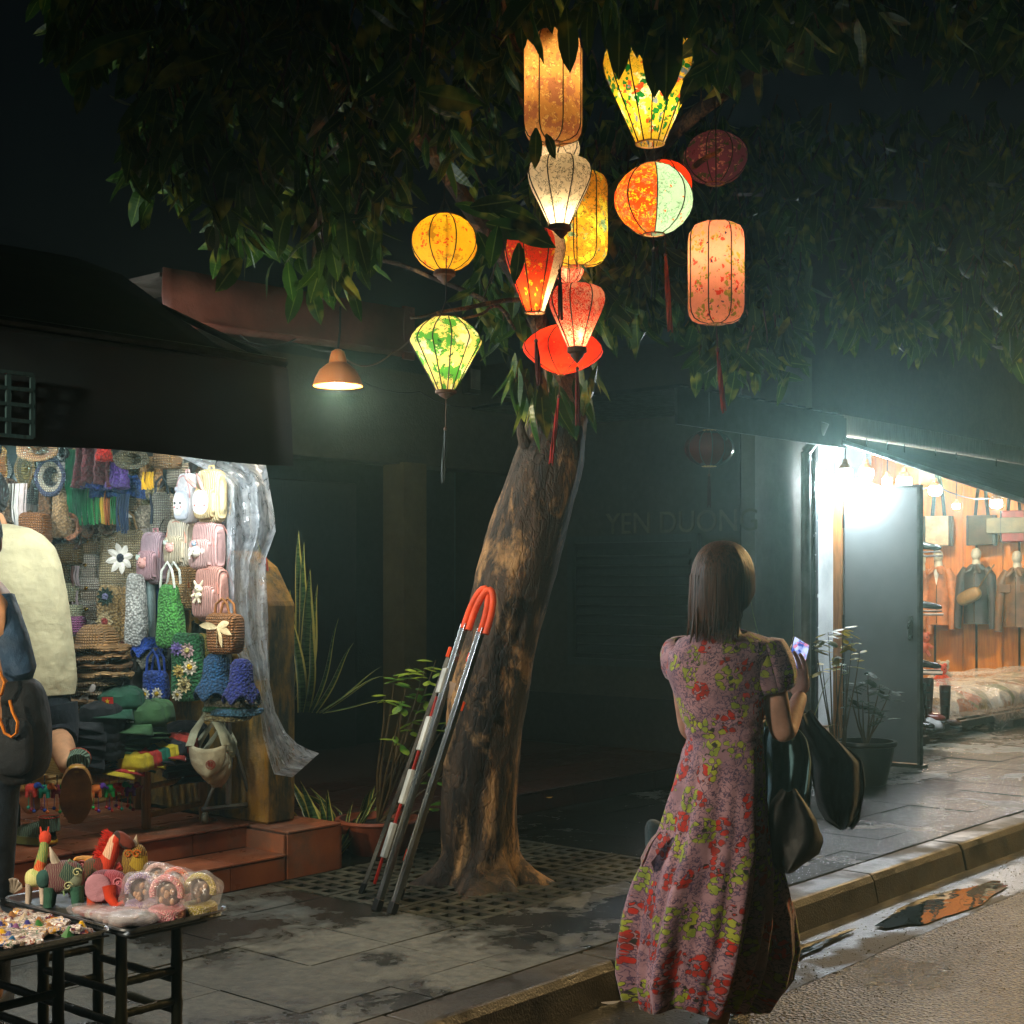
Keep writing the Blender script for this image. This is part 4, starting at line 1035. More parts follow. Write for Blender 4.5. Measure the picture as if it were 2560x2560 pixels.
def backpack(label, x, y, w, h, col, pocket, kind='rib', deco=None, s=4.1, yaw=-.6, trim=None):
    e, k = good('mini_backpack', label, 'backpack', x, y, s, yaw, 'mini backpacks hanging on the stall rack')
    W_, H_ = w*k/2, h*k/2; D = W_*.85
    bm = mt(col, kind); pm_ = mt(pocket, kind if kind != 'straw' else 'straw')
    g = MB(); g.se((0, 0, 0), (W_*.92, D*.62, H_), .45, 28, 16, jit=.05, e2=.6); g.build('body', bm, e)
    g = MB(); g.se((-W_*.05, -D*.6, -H_*.28), (W_*.74, D*.34, H_*.58), .5, 22, 12, jit=.05); pk = g.build('front_pocket', pm_, e)
    tr = mt(trim or pocket, 'cloth')
    g = MB(); g.tube([(W_*.8*math.cos(a), -D*.3-.012, H_*.88*math.sin(a)*(1 if a < PI else .3)) for a in [PI*i/14 for i in range(15)]], .004, 5); g.build('zip', tr, e)
    g = MB(); g.tube([(-W_*.2, 0, H_*.93), (-W_*.15, 0, H_*1.12), (W_*.15, 0, H_*1.12), (W_*.2, 0, H_*.93)], .005, 6); g.build('handle', tr, e)
    for sgn in (-1, 1):
        g = MB(); g.tube([(sgn*W_*.5, D*.6, H_*.85), (sgn*W_*.8, D*1.0, H_*.2), (sgn*W_*.7, D*.75, -H_*.85)], [.011, .012, .009], 6, flat=.4); g.build('strap', tr, e)
    hook(e, H_*1.05, H_*1.5)
    c = (-W_*.1, -D*.95, -H_*.2)
    if deco == 'bunnyface' or deco == 'bearface':
        cc = Vector((-W_*.12, -D*.86, -H_*.25))
        g = MB(); g.se(cc, (W_*.62, D*.14, H_*.46), .8, 20, 12); fo = g.build('face_patch', mt('#e9e4da', 'cloth'), e)
        g = MB()
        for s_ in (-1, 1):
            if deco == 'bunnyface': g.tube([cc+Vector((W_*(s_*.26+.12*math.cos(q)), -D*.15, H_*(.05-.07*math.sin(q)))) for q in [PI*i/6 for i in range(7)]], .0016, 4)
            else: g.se(cc+Vector((s_*W_*.3, -D*.13, H_*.06)), (W_*.09, .004, W_*.11), 1, 8, 6)
        g.tube([cc+Vector((W_*(.08*math.cos(q)), -D*.16, -H_*(.12+.05*math.sin(q)))) for q in [PI*i/6 for i in range(7)]], .0014, 4)
        g.build('eyes', BLK, fo)
        g = MB()
        for s_ in (-1, 1): g.se(cc+Vector((s_*W_*.36, -D*.12, -H_*.1)), (W_*.08, .004, W_*.07), 1, 8, 6)
        g.build('cheeks', mt('#d8706a', 'cloth'), fo)
        g = MB()
        if deco == 'bunnyface':
            for s_ in (-1, 1): g.se(cc+Vector((s_*W_*.35-W_*.3, -.01, H_*.75)), (W_*.14, .008, H_*.36), 1, 10, 8, M=Matrix.Rotation(-.7+s_*.25, 3, 'Y'))
        else:
            for s_ in (-1, 1): g.se(cc+Vector((s_*W_*.6, .02, H_*.62)), (W_*.2, .012, W_*.2), 1, 10, 8)
        g.build('ears', mt('#b98a80', 'cloth') if deco == 'bunnyface' else mt('#c3c6cc', 'cloth'), fo)
    elif deco == 'pig': plush(e, c, W_*.3, '#e3a89c', 'small', body=False); plush(e, Vector(c)+Vector((-W_*.35, 0, W_*.3)), W_*.16, '#b9c8b8', 'small', face=False, body=False)
    elif deco == 'elephant': plush(e, c, W_*.34, '#e4dcc8', 'big', body=False); plush(e, Vector(c)+Vector((0, -.01, W_*.4)), W_*.13, '#9fb4c8', 'small', face=False, body=False)
    elif deco == 'bunny': plush(e, (-W_*.15, -D*.98, H_*.18), W_*.26, '#ecdcb8', 'long')
    elif deco == 'pineapple':
        g = MB(); g.se((-W_*.1, -D*.97, -H_*.3), (W_*.16, .008, W_*.2), 1, 10, 8); fo = g.build('pineapple', mt('#d8b030', 'knit'), e)
        g = MB()
        for a in (-.6, 0, .6): g.blade((-W_*.1, -D*.98, -H_*.16), (math.sin(a), 0, math.cos(a)), (math.cos(a), 0, -math.sin(a)), W_*.3, W_*.12, droop=0)
        g.build('leaves', mt('#1c4a32', 'cloth'), fo)
    return e
backpack('white grey backpack with a round bear face at the top of the rack', 1260, 500, 160, 300, '#dcd8d8', '#c6ccd4', 'cloth', 'bearface', trim='#d8a8a4')
backpack('cream corduroy backpack with a sleeping bunny face and brown ears', 1420, 485, 210, 320, '#e8cf98', '#e0c48c', 'rib', 'bunnyface', s=4.06, trim='#c8a870')
backpack('cream backpack with a plush piglet on its pocket', 1215, 800, 200, 290, '#e4d8bc', '#dccdaa', 'rib', 'pig', trim='#d49a80')
backpack('pink corduroy backpack with a white elephant plush', 1400, 825, 230, 305, '#e4b4ac', '#e8bab0', 'rib', 'elephant', s=4.06, trim='#c98478')
backpack('lilac pink backpack with a piglet plush, leftmost on the rack', 1045, 900, 220, 310, '#d8b8c0', '#d4a8ac', 'rib', 'pig', s=4.14, trim='#c08a8c')
backpack('straw mesh backpack with a pineapple patch and brown base', 1225, 1100, 230, 260, '#c49a5c', '#c9a468', 'straw', 'pineapple', trim='#8a4a24')
backpack('round peach pink backpack carrying a long legged white bunny', 1420, 1140, 225, 330, '#e8a894', '#e8b0a0', 'rib', 'bunny', s=4.04, trim='#d88a74')

# totes and bags
def tote(name, label, cat, x, y, w, h, col, kind, s=4.14, yaw=-.55, handle=None, hl=.45, depth=.2, taper=.9, group=None, extra=None, f=c1):
    e, k = good(name, label, cat, x, y, s, yaw, group, f); W_, H_ = w*k/2, h*k/2
    g = MB(); g.se((0, 0, 0), (W_, W_*depth+.02, H_), .38, 28, 18, jit=.09, js=9, e2=.5)
    for i, p in enumerate(g.v): q = (p.z/H_+1)/2; p.x *= taper+(1-taper)*(1-q)*1.0 if taper < 1 else 1+(taper-1)*q
    g.build('body', mt(col, kind), e)
    if handle:
        for d in (-1, 1):
            g = MB(); g.tube([(-W_*.55, d*.02, H_*.9), (-W_*.4, d*.025, H_*(1+hl)), (0, d*.02, H_*(1+hl*1.6)), (W_*.4, d*.025, H_*(1+hl)), (W_*.55, d*.02, H_*.9)], .006, 6); g.build('handle', mt(handle, 'cloth'), e)
    if extra: extra(e, W_, H_, W_*depth+.02)
    return e
def sunflower(e, W_, H_, D):
    c = Vector((0, -D*1.0, H_*.12))
    g = MB(); g.se(c, (W_*.15, .012, W_*.16), 1, 14, 8); g.build('flower_centre', mt('#3b4048', 'knit'), e)
    for i in range(8):
        a = 2*PI*i/8+.2; d = Vector((math.cos(a), -.15, math.sin(a)))
        g = MB(); g.blade(c+d*W_*.1, d, (-math.sin(a), 0, math.cos(a)), W_*.46, W_*.24, droop=.05, fold=.35); g.build('petal', mt('#e6e2d2', 'cloth'), e)
tote('woven_tote', 'large cream woven tote bag with a big white sunflower', 'tote bag', 845, 925, 340, 370, '#cdbb8e', 'straw', handle='#8a6f44', extra=sunflower, s=4.2, yaw=-.3)
def dots(mats):
    def fn(e, W_, H_, D):
        for (x, z, r, cp, cc) in mats:
            c = Vector((x*W_, -D*.98-.004, z*H_))
            g = MB()
            for i in range(10):
                a = 2*PI*i/10; d = Vector((math.cos(a), -.1, math.sin(a)))
                g.blade(c, d, (-math.sin(a), 0, math.cos(a)), r*W_, r*W_*.42, droop=0, fold=.2, n=3)
            o = g.build('crochet_daisy', mt(cp, 'knit'), e)
            g = MB(); g.se(c+Vector((0, -.005, 0)), (r*W_*.34, .008, r*W_*.34), 1, 10, 6); g.build('centre', mt(cc, 'knit'), o)
    return fn
tote('crochet_bag', 'brown crochet granny square bag with star motifs', 'crochet bag', 745, 1350, 175, 470, '#b0935e', 'knit', s=4.08, yaw=-.25, extra=dots([(-.1, .72, .7, '#27402f', '#8a8ab0'), (-.15, .1, .75, '#c9b482', '#b0443c'), (-.2, -.5, .75, '#8f95b8', '#a0382c')]))
tote('crochet_bag', 'tan crochet bag with small squares just right of the star motif bag', 'crochet bag', 860, 1330, 90, 420, '#b8955c', 'knit', s=4.12, yaw=-.4, extra=dots([(-.1, -.6, .8, '#8a6a48', '#7a2c20')]))
tote('knit_bag', 'long white knitted bag hanging folded', 'knit bag', 915, 1250, 130, 430, '#dcdcd0', 'knit', s=4.04, yaw=-.3, depth=.5, taper=.6)
tote('knit_bag', 'pale grey green cloth bag behind the white knitted bag', 'knit bag', 990, 1220, 90, 440, '#7f9490', 'cloth', s=4.12, yaw=-.4)
tote('cloth_bag', 'navy blue cloth bag hanging behind the green net bag', 'cloth bag', 1045, 1270, 90, 440, '#182c5c', 'cloth', s=4.18, yaw=-.4)
tote('net_bag', 'bright lime green crochet net bag with white edging', 'net bag', 1145, 1290, 200, 370, '#58a84a', 'knit', s=4.02, yaw=-.4, handle='#d8dccc', taper=.55, depth=.3)
tote('crochet_bag', 'green crochet bag covered with yellow daisies and diamond squares', 'crochet bag', 1265, 1630, 220, 400, '#2c6a3a', 'knit', s=4.02, yaw=-.35, extra=dots([(-.45, .55, .42, '#8a78b8', '#6c58a0'), (.2, .5, .46, '#c8a8a0', '#e0d078'), (.35, .02, .5, '#ece0c0', '#e8b81c'), (-.3, -.1, .4, '#cdb45c', '#b89a4c'), (0, -.5, .5, '#d8c888', '#8a7a3c'), (-.4, -.8, .36, '#e0d8b8', '#c8a83c')]))
tote('crochet_bag', 'yellow flecked green crochet bag squeezed at the right of the daisy bag', 'crochet bag', 1370, 1600, 90, 340, '#9a8c3a', 'knit', s=4.08, yaw=-.35, extra=dots([(0, .2, .7, '#e4c83c', '#c89a1c')]))
tote('crochet_bag', 'blue crochet bag with two large white daisies', 'crochet bag', 1045, 1760, 170, 190, '#234496', 'knit', s=4.0, yaw=-.3, handle='#234496', hl=.8, extra=dots([(-.5, -.45, .5, '#e8e4d4', '#e0b41c'), (.5, -.4, .5, '#e4dccc', '#d8b02c')]))
tote('wicker_basket', 'brown wicker basket with a pale ribbon bow', 'basket', 1510, 1405, 190, 240, '#b5773a', 'straw', s=4.0, yaw=-.3, handle='#a86c34', taper=1.15, depth=.6, extra=lambda e, W_, H_, D: [MB().blade((0, -D, H_*.3), d, (0, 0, 1), W_*1.2, W_*.45, droop=.15, fold=.2).build('ribbon', mt('#dcc898', 'cloth'), e) for d in ((1, -.2, .5), (1, -.1, -.2), (.5, -.2, -1), (-1, -.2, .3), (.1, -.2, -1))] and None)
tote('satchel', 'cream straw satchel with a strap buckle, left of the pair', 'satchel', 950, 620, 170, 190, '#d8d4b8', 'straw', s=4.3, yaw=-.35, handle='#c9bc8c', extra=lambda e, W_, H_, D: [MB().b3(-W_*.97, W_*.97, -D-.012, -D-.002, -H_*.1, H_*.98).build('flap', mt('#e3dfd2', 'leather'), e, bevel=.004), MB().b3(-W_*.12, W_*.12, -D-.02, -D-.01, -H_*.3, H_*.1).build('buckle', mt('#c9c2b2', 'metal'), e, bevel=.003)] and None)
tote('satchel', 'cream satchel with a dark shoulder strap, right of the pair', 'satchel', 1100, 600, 160, 250, '#e0dcc6', 'straw', s=4.25, yaw=-.35, handle='#39424e', extra=lambda e, W_, H_, D: MB().tube([(-W_*.9, -D*.9, H_*.9), (-W_*.6, -D*1.2, .2*H_), (-W_*.7, -D*1.1, -.5*H_)], .014, 6, flat=.3).build('shoulder_strap', mt('#39424e', 'leather'), e) and None)
OR_ = ['topmost', 'second', 'third', 'fourth', 'fifth', 'sixth', 'seventh', 'eighth', 'ninth', 'tenth', 'eleventh', 'twelfth', 'thirteenth', 'fourteenth']
# stacked clutch bags
for i, (x, y, w, h, col) in enumerate([(640, 720, 110, 90, '#c3ab80'), (610, 800, 150, 130, '#b49a70'), (610, 960, 160, 150, '#dccfb8'), (620, 1110, 230, 140, '#d4c4a8'), (615, 1250, 210, 120, '#c9b79a'), (610, 1370, 140, 100, '#d9d3bc')]):
    def flap(e, W_, H_, D, i=i):
        g = MB(); g.se((0, -D*.25, H_*.45), (W_*.98, D*.98, H_*.56), .35, 24, 10, e2=.4); g.build('flap', mt('#e0d6c0' if i > 1 else '#c3ab80', 'straw'), e)
        g = MB(); g.se((W_*.1, -D*1.2, H_*.15), (.012, .006, .01), 1, 8, 6); g.build('clasp', mt('#c09a3c', 'metal'), e)
    tote('clutch_bag', OR_[i]+' cream straw clutch bag in the hanging column left of the sunflower tote', 'clutch bag', x, y, w, h, col, 'straw', s=4.16, yaw=-.2, depth=.45, extra=flap, group='clutch bags hanging in a column')
g_ = [('small_clutch', 'pale green straw purse half hidden by the cream shirt', 470, 1130, 110, 120, '#b9b890'), ('small_clutch', 'pale green box purse with a brass stud by the cream shirt', 480, 1260, 140, 90, '#c3c49a'), ('small_clutch', 'pink crochet pouch wedged under the straw purses', 520, 1350, 90, 110, '#b86c98'), ('small_clutch', 'olive straw bowl bag behind the shirt shoulder', 460, 870, 170, 130, '#7c6230'), ('small_clutch', 'ochre straw bag low behind the shirt shoulder', 430, 1000, 120, 170, '#5c4a1c')]
for nm, lb, x, y, w, h, col in g_: tote('straw_purse', lb, 'purse', x, y, w, h, col, 'straw', s=4.05, yaw=-.2, depth=.5)
def tassel_at(label, x, y, w, h, cols, n=26, s=4.05, name='tassel_fringe', cat='tassel', head=True):
    e, k = good(name, label, cat, x, y, s, -.4); W_, H_ = w*k/2, h*k/2
    per = {}
    for i in range(n):
        per.setdefault(cols[min(len(cols)-1, int(i/n*len(cols)))], []).append(i)
    for col, ids in per.items():
        g = MB()
        for i in ids:
            x_ = (-1+2*(i+.5)/n)*W_; yy = RG.uniform(-.012, .012)
            g.tube([(x_, yy, H_), (x_+RG.uniform(-.004, .004), yy-.01, 0), (x_+RG.uniform(-.01, .01), yy, -H_*RG.uniform(.85, 1.05))], .0042, 5)
        g.build('fringe', mt(col, 'cloth'), e)
    return e
tassel_at('long navy tassel hanging right of the coloured fringe', 830, 600, 80, 230, ['#1a2c48'], 12)
tassel_at('long fringe of green, yellow and rust threads under the shawls', 650, 540, 320, 240, ['#0e6a38', '#0e6a38', '#1c7a40', '#2c8040', '#c0a02c', '#a8602c', '#2c7a3c'], 46)
tassel_at('emerald green fringed scarf hanging beside the red shawl', 500, 400, 100, 400, ['#0f7440', '#0c5c34'], 24, s=4.0)
tassel_at('small golden yellow tassel near the satchels', 990, 380, 80, 100, ['#d8a81c'], 12)
tassel_at('brown and grey tassel hanging beside the shirt', 510, 1020, 60, 120, ['#5c3a30', '#9a8a88'], 10)
tassel_at('brown and grey tassel lower beside the shirt', 490, 1170, 80, 90, ['#5c3a30', '#9a8a88'], 12)
tassel_at('pale cream straw tassels at the far left under the round hats', 110, 560, 170, 280, ['#cfc8b8', '#e0dcd0', '#d8c8c0'], 26, s=3.9)
def shawl(label, x, y, w, h, col, s=3.98, tilt=0, kind='knit', name='knit_shawl', cat='shawl'):
    e, k = good(name, label, cat, x, y, s, -.35); W_, H_ = w*k/2, h*k/2
    P = []; nx = 34
    for j in range(15):
        q = j/14; row = []
        for i in range(nx+1):
            a = -1+2*i/nx
            z = H_*(1-2*q)+.16*H_*math.cos(a*2.2)*(q-.5)+tilt*a*W_
            row.append((a*W_*(.82+.18*q+.05*math.sin(q*5+x)), -.02+.035*math.sin(a*9+x)*(.3+q)+.02*noise.noise((a*3, q*4, x)), z+.02*noise.noise((a*5, q*3, y*.1))))
        P.append(row)
    g = MB(); g.grid(P); o = g.build('cloth', mt(col, kind), e); o.modifiers.new('s', 'SOLIDIFY').thickness = .016
    return e
shawl('dark red crochet shawl hanging highest in the middle of the stall', 655, 270, 270, 260, '#5c1c20')
shawl('royal blue knitted shawl sticking out under the dark red one', 690, 380, 260, 110, '#24348c', s=4.02, tilt=-.1)
shawl('purple and lilac wool shawl edge beside the blue shawl', 820, 350, 130, 150, '#5c3c8c', s=4.04)
shawl('cobalt blue fluffy shawl hanging lowest behind the fringe', 790, 420, 330, 130, '#1c4484', s=4.1)
shawl('narrow scarlet scarf strip on the dark red shawl', 715, 200, 28, 90, '#c8281c', s=3.94)
shawl('grey knitted throw hanging by the back wall at the far left', 20, 520, 130, 260, '#8c7458', s=3.85)
# round straw hats and plates at top left
def disc(label, x, y, w, h, cols, s=3.95, yaw=-.3, tilt=0, name='straw_hat', cat='hat', crown=.05, kind='straw'):
    e, k = good(name, label, cat, x, y, s, yaw); r = w*k/2; sz = h/w
    M = Matrix.Diagonal((1, 1, sz)) @ Matrix.Rotation(tilt, 3, 'Y') @ Matrix.Rotation(-PI/2, 3, 'X')
    M = Matrix.Rotation(PI, 3, 'Z') @ M if False else M
    rings = [(0, crown), (.3, crown), (.42, crown*.9), (.5, .01), (.72, .0), (.92, -.006), (1, .0)]
    n = len(cols)
    for i in range(n):
        a0, a1 = i/n, (i+1)/n
        pr = []
        for q in [a0+(a1-a0)*j/5 for j in range(6)]:
            for b_ in range(len(rings)-1):
                if rings[b_][0] <= q <= rings[b_+1][0]+1e-9:
                    f_ = (q-rings[b_][0])/(rings[b_+1][0]-rings[b_][0]); pr.append((max(.0005, q*r), rings[b_][1]+(rings[b_+1][1]-rings[b_][1])*f_)); break
        g = MB(); g.lathe(pr, 40, M=M, wav=lambda r_, z, a, i_: (r_, .006*math.sin(a*5+x)*(r_/r)**3))
        o = g.build(('crown', 'band', 'inner_brim', 'brim')[i] if n <= 4 else 'ring', mt(cols[i], kind), e); o.modifiers.new('s', 'SOLIDIFY').thickness = .006
    return e
disc('golden straw hat seen edge on at the far left', 25, 285, 100, 235, ['#d89a3c', '#c07828', '#d8a040'], yaw=-.9, crown=-.05)
disc('olive green rimmed flat straw hat near the far left', 165, 300, 190, 250, ['#7c6a34', '#8a7a3c', '#6a5c2c', '#a8884c'], yaw=-.7)
disc('large brown crochet hat hanging flat at the top left', 250, 170, 290, 150, ['#a87844', '#b08048', '#a07040', '#b88a50'], crown=.08, s=3.8)
disc('black and white ringed hat tucked by the brown crochet hat', 410, 190, 90, 120, ['#e0e0dc', '#15151a', '#d8d8d4', '#15151a'], s=3.9)
disc('blue grey round woven hat with a cream spiral centre', 335, 355, 200, 240, ['#c8b894', '#56504c', '#c8bca0', '#4c5270'], s=3.85)
disc('dark brown straw hat behind the blue grey one', 60, 420, 130, 100, ['#8a5a34', '#7c4c2c', '#8a5a34'], s=3.95)
tote('crochet_bag', 'dark brown crochet pouch bag hanging by a long strap', 'crochet bag', 320, 580, 120, 310, '#6c4c2c', 'knit', s=3.95, yaw=-.3, depth=.5, taper=.55, handle='#6a3c28', hl=.6)
tote('crochet_bag', 'tan crochet pouch bag beside the dark brown one', 'crochet bag', 425, 570, 140, 340, '#a8885c', 'knit', s=3.98, yaw=-.3, depth=.5, taper=.5)
tote('straw_purse', 'copper coloured shiny straw bag above the shirt shoulder', 'purse', 235, 700, 180, 190, '#b5753c', 'straw', s=3.85, yaw=-.1, depth=.6)
disc('khaki knitted bucket hat under the canvas in the middle', 880, 235, 230, 130, ['#6c6648', '#7a7250', '#665f42'], crown=.09, s=3.9)
tote('straw_purse', 'tan straw box bag under the canvas edge', 'purse', 1120, 240, 160, 110, '#b08a58', 'straw', s=4.15, yaw=-.4, depth=.5)
for i, (x, y, w, h, c_) in enumerate([(470, 690, 130, 170, '#a8704c'), (380, 760, 100, 130, '#4c3420'), (500, 760, 110, 150, '#5c3c26'), (590, 700, 90, 130, '#6a4a2c'), (720, 690, 120, 100, '#5f4c30')]):
    disc(['dusty rose scalloped crochet hat among the brown hats', 'darkest brown crochet hat under the brown pouch', 'chestnut crochet hat under the scalloped one', 'brown crochet hat left of the clutch column', 'brown straw hat under the coloured fringe'][i], x, y, w, h, [c_, c_, c_], s=3.98+.03*i, crown=.07, kind='knit')
for i, (x, y, w, h, c_, lb) in enumerate([(1455, 1690, 230, 250, '#15466c', 'teal blue crochet bucket hat at the bottom of the rack'), (1620, 1720, 190, 240, '#17236c', 'royal blue crochet bucket hat beside the teal one'), (1000, 1490, 180, 90, '#2048a0', 'blue crochet hat above the daisy bag'), (1020, 1560, 160, 110, '#6a6858', 'grey crochet hat under the blue crochet hat')]):
    e, k = good('bucket_hat', lb, 'hat', x, y, 3.98 if i < 2 else 4.08, -.3); W_, H_ = w*k/2, h*k/2
    g = MB(); g.lathe([(.001, H_), (W_*.35, H_*.96), (W_*.55, H_*.75), (W_*.62, 0), (W_*.7, -H_*.25), (W_*1.0, -H_*.8), (W_*1.06, -H_*.95)], 36, wav=lambda r, z, a, i_: (r*(1+.04*math.sin(a*4)), .02*math.sin(a*5+1)*(1 if i_ > 4 else 0)))
    o = g.build('crown', mt(c_, 'knit'), e); o.modifiers.new('s', 'SOLIDIFY').thickness = .008
for i, (x, y, c_) in enumerate([(1560, 1870, '#6a6a5a'), (1540, 1905, '#1c5a3c'), (1590, 1930, '#3c6c8c'), (1530, 1965, '#8a8660')]):
    e, k = good('folded_hat', 'folded %s crochet hat in the pile under the blue bucket hats' % ('grey', 'green', 'pale blue', 'khaki')[i], 'hat', x, y, 4.05, -.3)
    g = MB(); g.se((0, 0, 0), (.12-.006*i, .08, .02), .6, 30, 8, jit=.2, js=20); g.build('crown', mt(c_, 'knit'), e)
# dark items filling the rack behind
for i, (x, y, w, h, c_) in enumerate([(1100, 1480, 300, 300, '#3a3c38'), (900, 1700, 260, 260, '#241f16'), (1380, 1500, 200, 300, '#2c3a2c'), (560, 640, 300, 160, '#4c3a24'), (1380, 690, 300, 200, '#4a4a50')]):
    shawl(['grey cloth bundle at the back of the rack behind the lime net bag', 'dark brown cloth bundle at the back above the caps', 'dark green cloth bundle behind the wicker basket', 'brown woven throw behind the crochet pouches', 'grey striped straps bundle between the upper backpacks'][i], x, y, w, h, c_, s=4.3, kind='cloth', name='cloth_bundle', cat='cloth')

# pale straw goods packed behind the front rows
FC = [('#d8ccb0', 'cream'), ('#c9b086', 'tan'), ('#e2d8cc', 'ivory'), ('#d8b8ae', 'dusty pink'), ('#b8925c', 'golden'), ('#8c6a42', 'brown'), ('#cfcfc4', 'grey white'), ('#b4a878', 'khaki')]
RF = random.Random(31)
RWN = ['first']+OR_[1:]
for i in range(9):
    for j in range(7):
        x = 40+i*165+RF.uniform(-40, 40); y = 330+j*150+RF.uniform(-30, 30)
        if x > 1430: continue
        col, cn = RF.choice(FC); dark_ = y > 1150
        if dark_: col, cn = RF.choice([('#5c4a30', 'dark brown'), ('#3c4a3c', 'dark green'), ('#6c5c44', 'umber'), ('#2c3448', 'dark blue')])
        hat_ = RF.random() < .35
        lab = f'in the {OR_[j]} packed row behind, {RWN[i]} from the left'
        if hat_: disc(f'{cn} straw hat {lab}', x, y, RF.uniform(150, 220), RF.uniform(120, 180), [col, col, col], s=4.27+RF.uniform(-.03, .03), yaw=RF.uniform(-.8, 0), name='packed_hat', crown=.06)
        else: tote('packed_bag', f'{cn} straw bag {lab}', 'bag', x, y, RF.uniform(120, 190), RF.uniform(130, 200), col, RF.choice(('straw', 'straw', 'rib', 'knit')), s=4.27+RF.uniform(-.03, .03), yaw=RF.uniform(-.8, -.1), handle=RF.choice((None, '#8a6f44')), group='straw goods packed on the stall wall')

# rack frame
rk = sthing('garment_rack', 'wheeled grey metal rack holding the bags at the stall side', 'rack', 4.25, 5.55, .35)
g = MB()
for dt in (-.22, 1.6): g.tube([(0, dt, .1), (0, dt, 1.7)], .014, 8)
for z in (1.7, 1.25, .85): g.tube([(0, -.22, z), (0, 1.6, z)], .012, 8)
g.build('frame', mt('#8d9494', 'metal', .35), rk)
# foot: A-frame with castors at the pillar
b0 = atZ(205, 824, .35); b1 = atZ(252, 819, .35)
rf = thing('castor_rack', 'triangular metal rack base on clear castors beside the bamboo bench', 'rack', (b0+b1)/2)
g = MB(); a_, c_ = b0-(b0+b1)/2, b1-(b0+b1)/2; up = Vector((0, 0, 1))
apex = (a_*.15+c_*.85*.15)+up*.34
for q in (a_, c_): g.tube([q+up*.07, Vector((.0, .0, .40))+(c_-a_)*.08], .009, 6)
g.tube([a_*1.12+up*.07, c_*1.12+up*.07], .012, 6, flat=1); g.tube([(0, 0, .07), Vector((0, 0, .4))+(c_-a_)*.08], .008, 6); g.build('frame', mt('#9aa09c', 'metal', .4), rf)
for q in (a_, c_):
    g = MB(); g.lathe([(.001, -.012), (.022, -.012), (.028, -.008), (.028, .008), (.022, .012), (.001, .012)], 16, c=q+up*.03, M=Matrix.Rotation(PI/2, 3, 'Y')); g.build('castor', mt('#9a9c80', 'plastic', .3), rf)
b2 = atZ(18, 862, .24)
r2 = thing('rack_post', 'upright metal rack post on a black castor near the green shoe', 'rack', b2)
g = MB(); g.tube([(0, 0, .07), (0, 0, 1.0)], .012, 8); g.tube([(-.06, 0, .1), (.06, 0, .1)], .01, 6); g.build('frame', mt('#4a5656', 'metal', .4), r2)
g = MB(); g.lathe([(.001, -.015), (.03, -.015), (.036, -.01), (.036, .01), (.03, .015), (.001, .015)], 18, c=(.01, 0, .036), M=Matrix.Rotation(PI/2, 3, 'Y')); g.build('castor', BLK, r2)

# bamboo bench
def bamboo(g, a, b, r, n=4):
    a, b = Vector(a), Vector(b); P = []; rs = []
    for i in range(n*4+1):
        q = i/(n*4); P.append(a.lerp(b, q)); rs.append(r*(1.12 if i % 4 == 0 and 0 < i < n*4 else .97 if i % 4 in (1, 3) else 1))
    g.tube(P, rs, 10)
BAM = mt('#a8813c', 'wood', .45); BAMD = mt('#2a2416', 'wood', .4)
bn = sthing('bamboo_bench', 'bamboo bench carrying the stacks of hats and caps', 'bench', 3.6, 5.75, .35)
for (x, y) in ((.34, -.22), (.34, .3), (.66, -.22), (.66, .3), (-.75, -.22), (-.75, .3)):
    g = MB(); bamboo(g, (x, y, 0), (x, y, .27), .022, 2); g.build('leg', BAM, bn)
for (y, z) in ((-.22, .255), (.3, .255)):
    g = MB(); bamboo(g, (-.8, y, z), (.34, y, z), .018, 4); g.build('rail', BAM, bn)
for z in (.2, .07):
    for y in (-.22, .3):
        g = MB(); bamboo(g, (.34, y, z-.01), (.66, y, z+.01), .014, 2); g.build('rail', BAM, bn)
for i in range(11):
    g = MB(); g.tube([(-.8, -.2+i*.05, .282), (.7, -.2+i*.05, .282)], .012, 6); g.build('slat', BAM, bn)

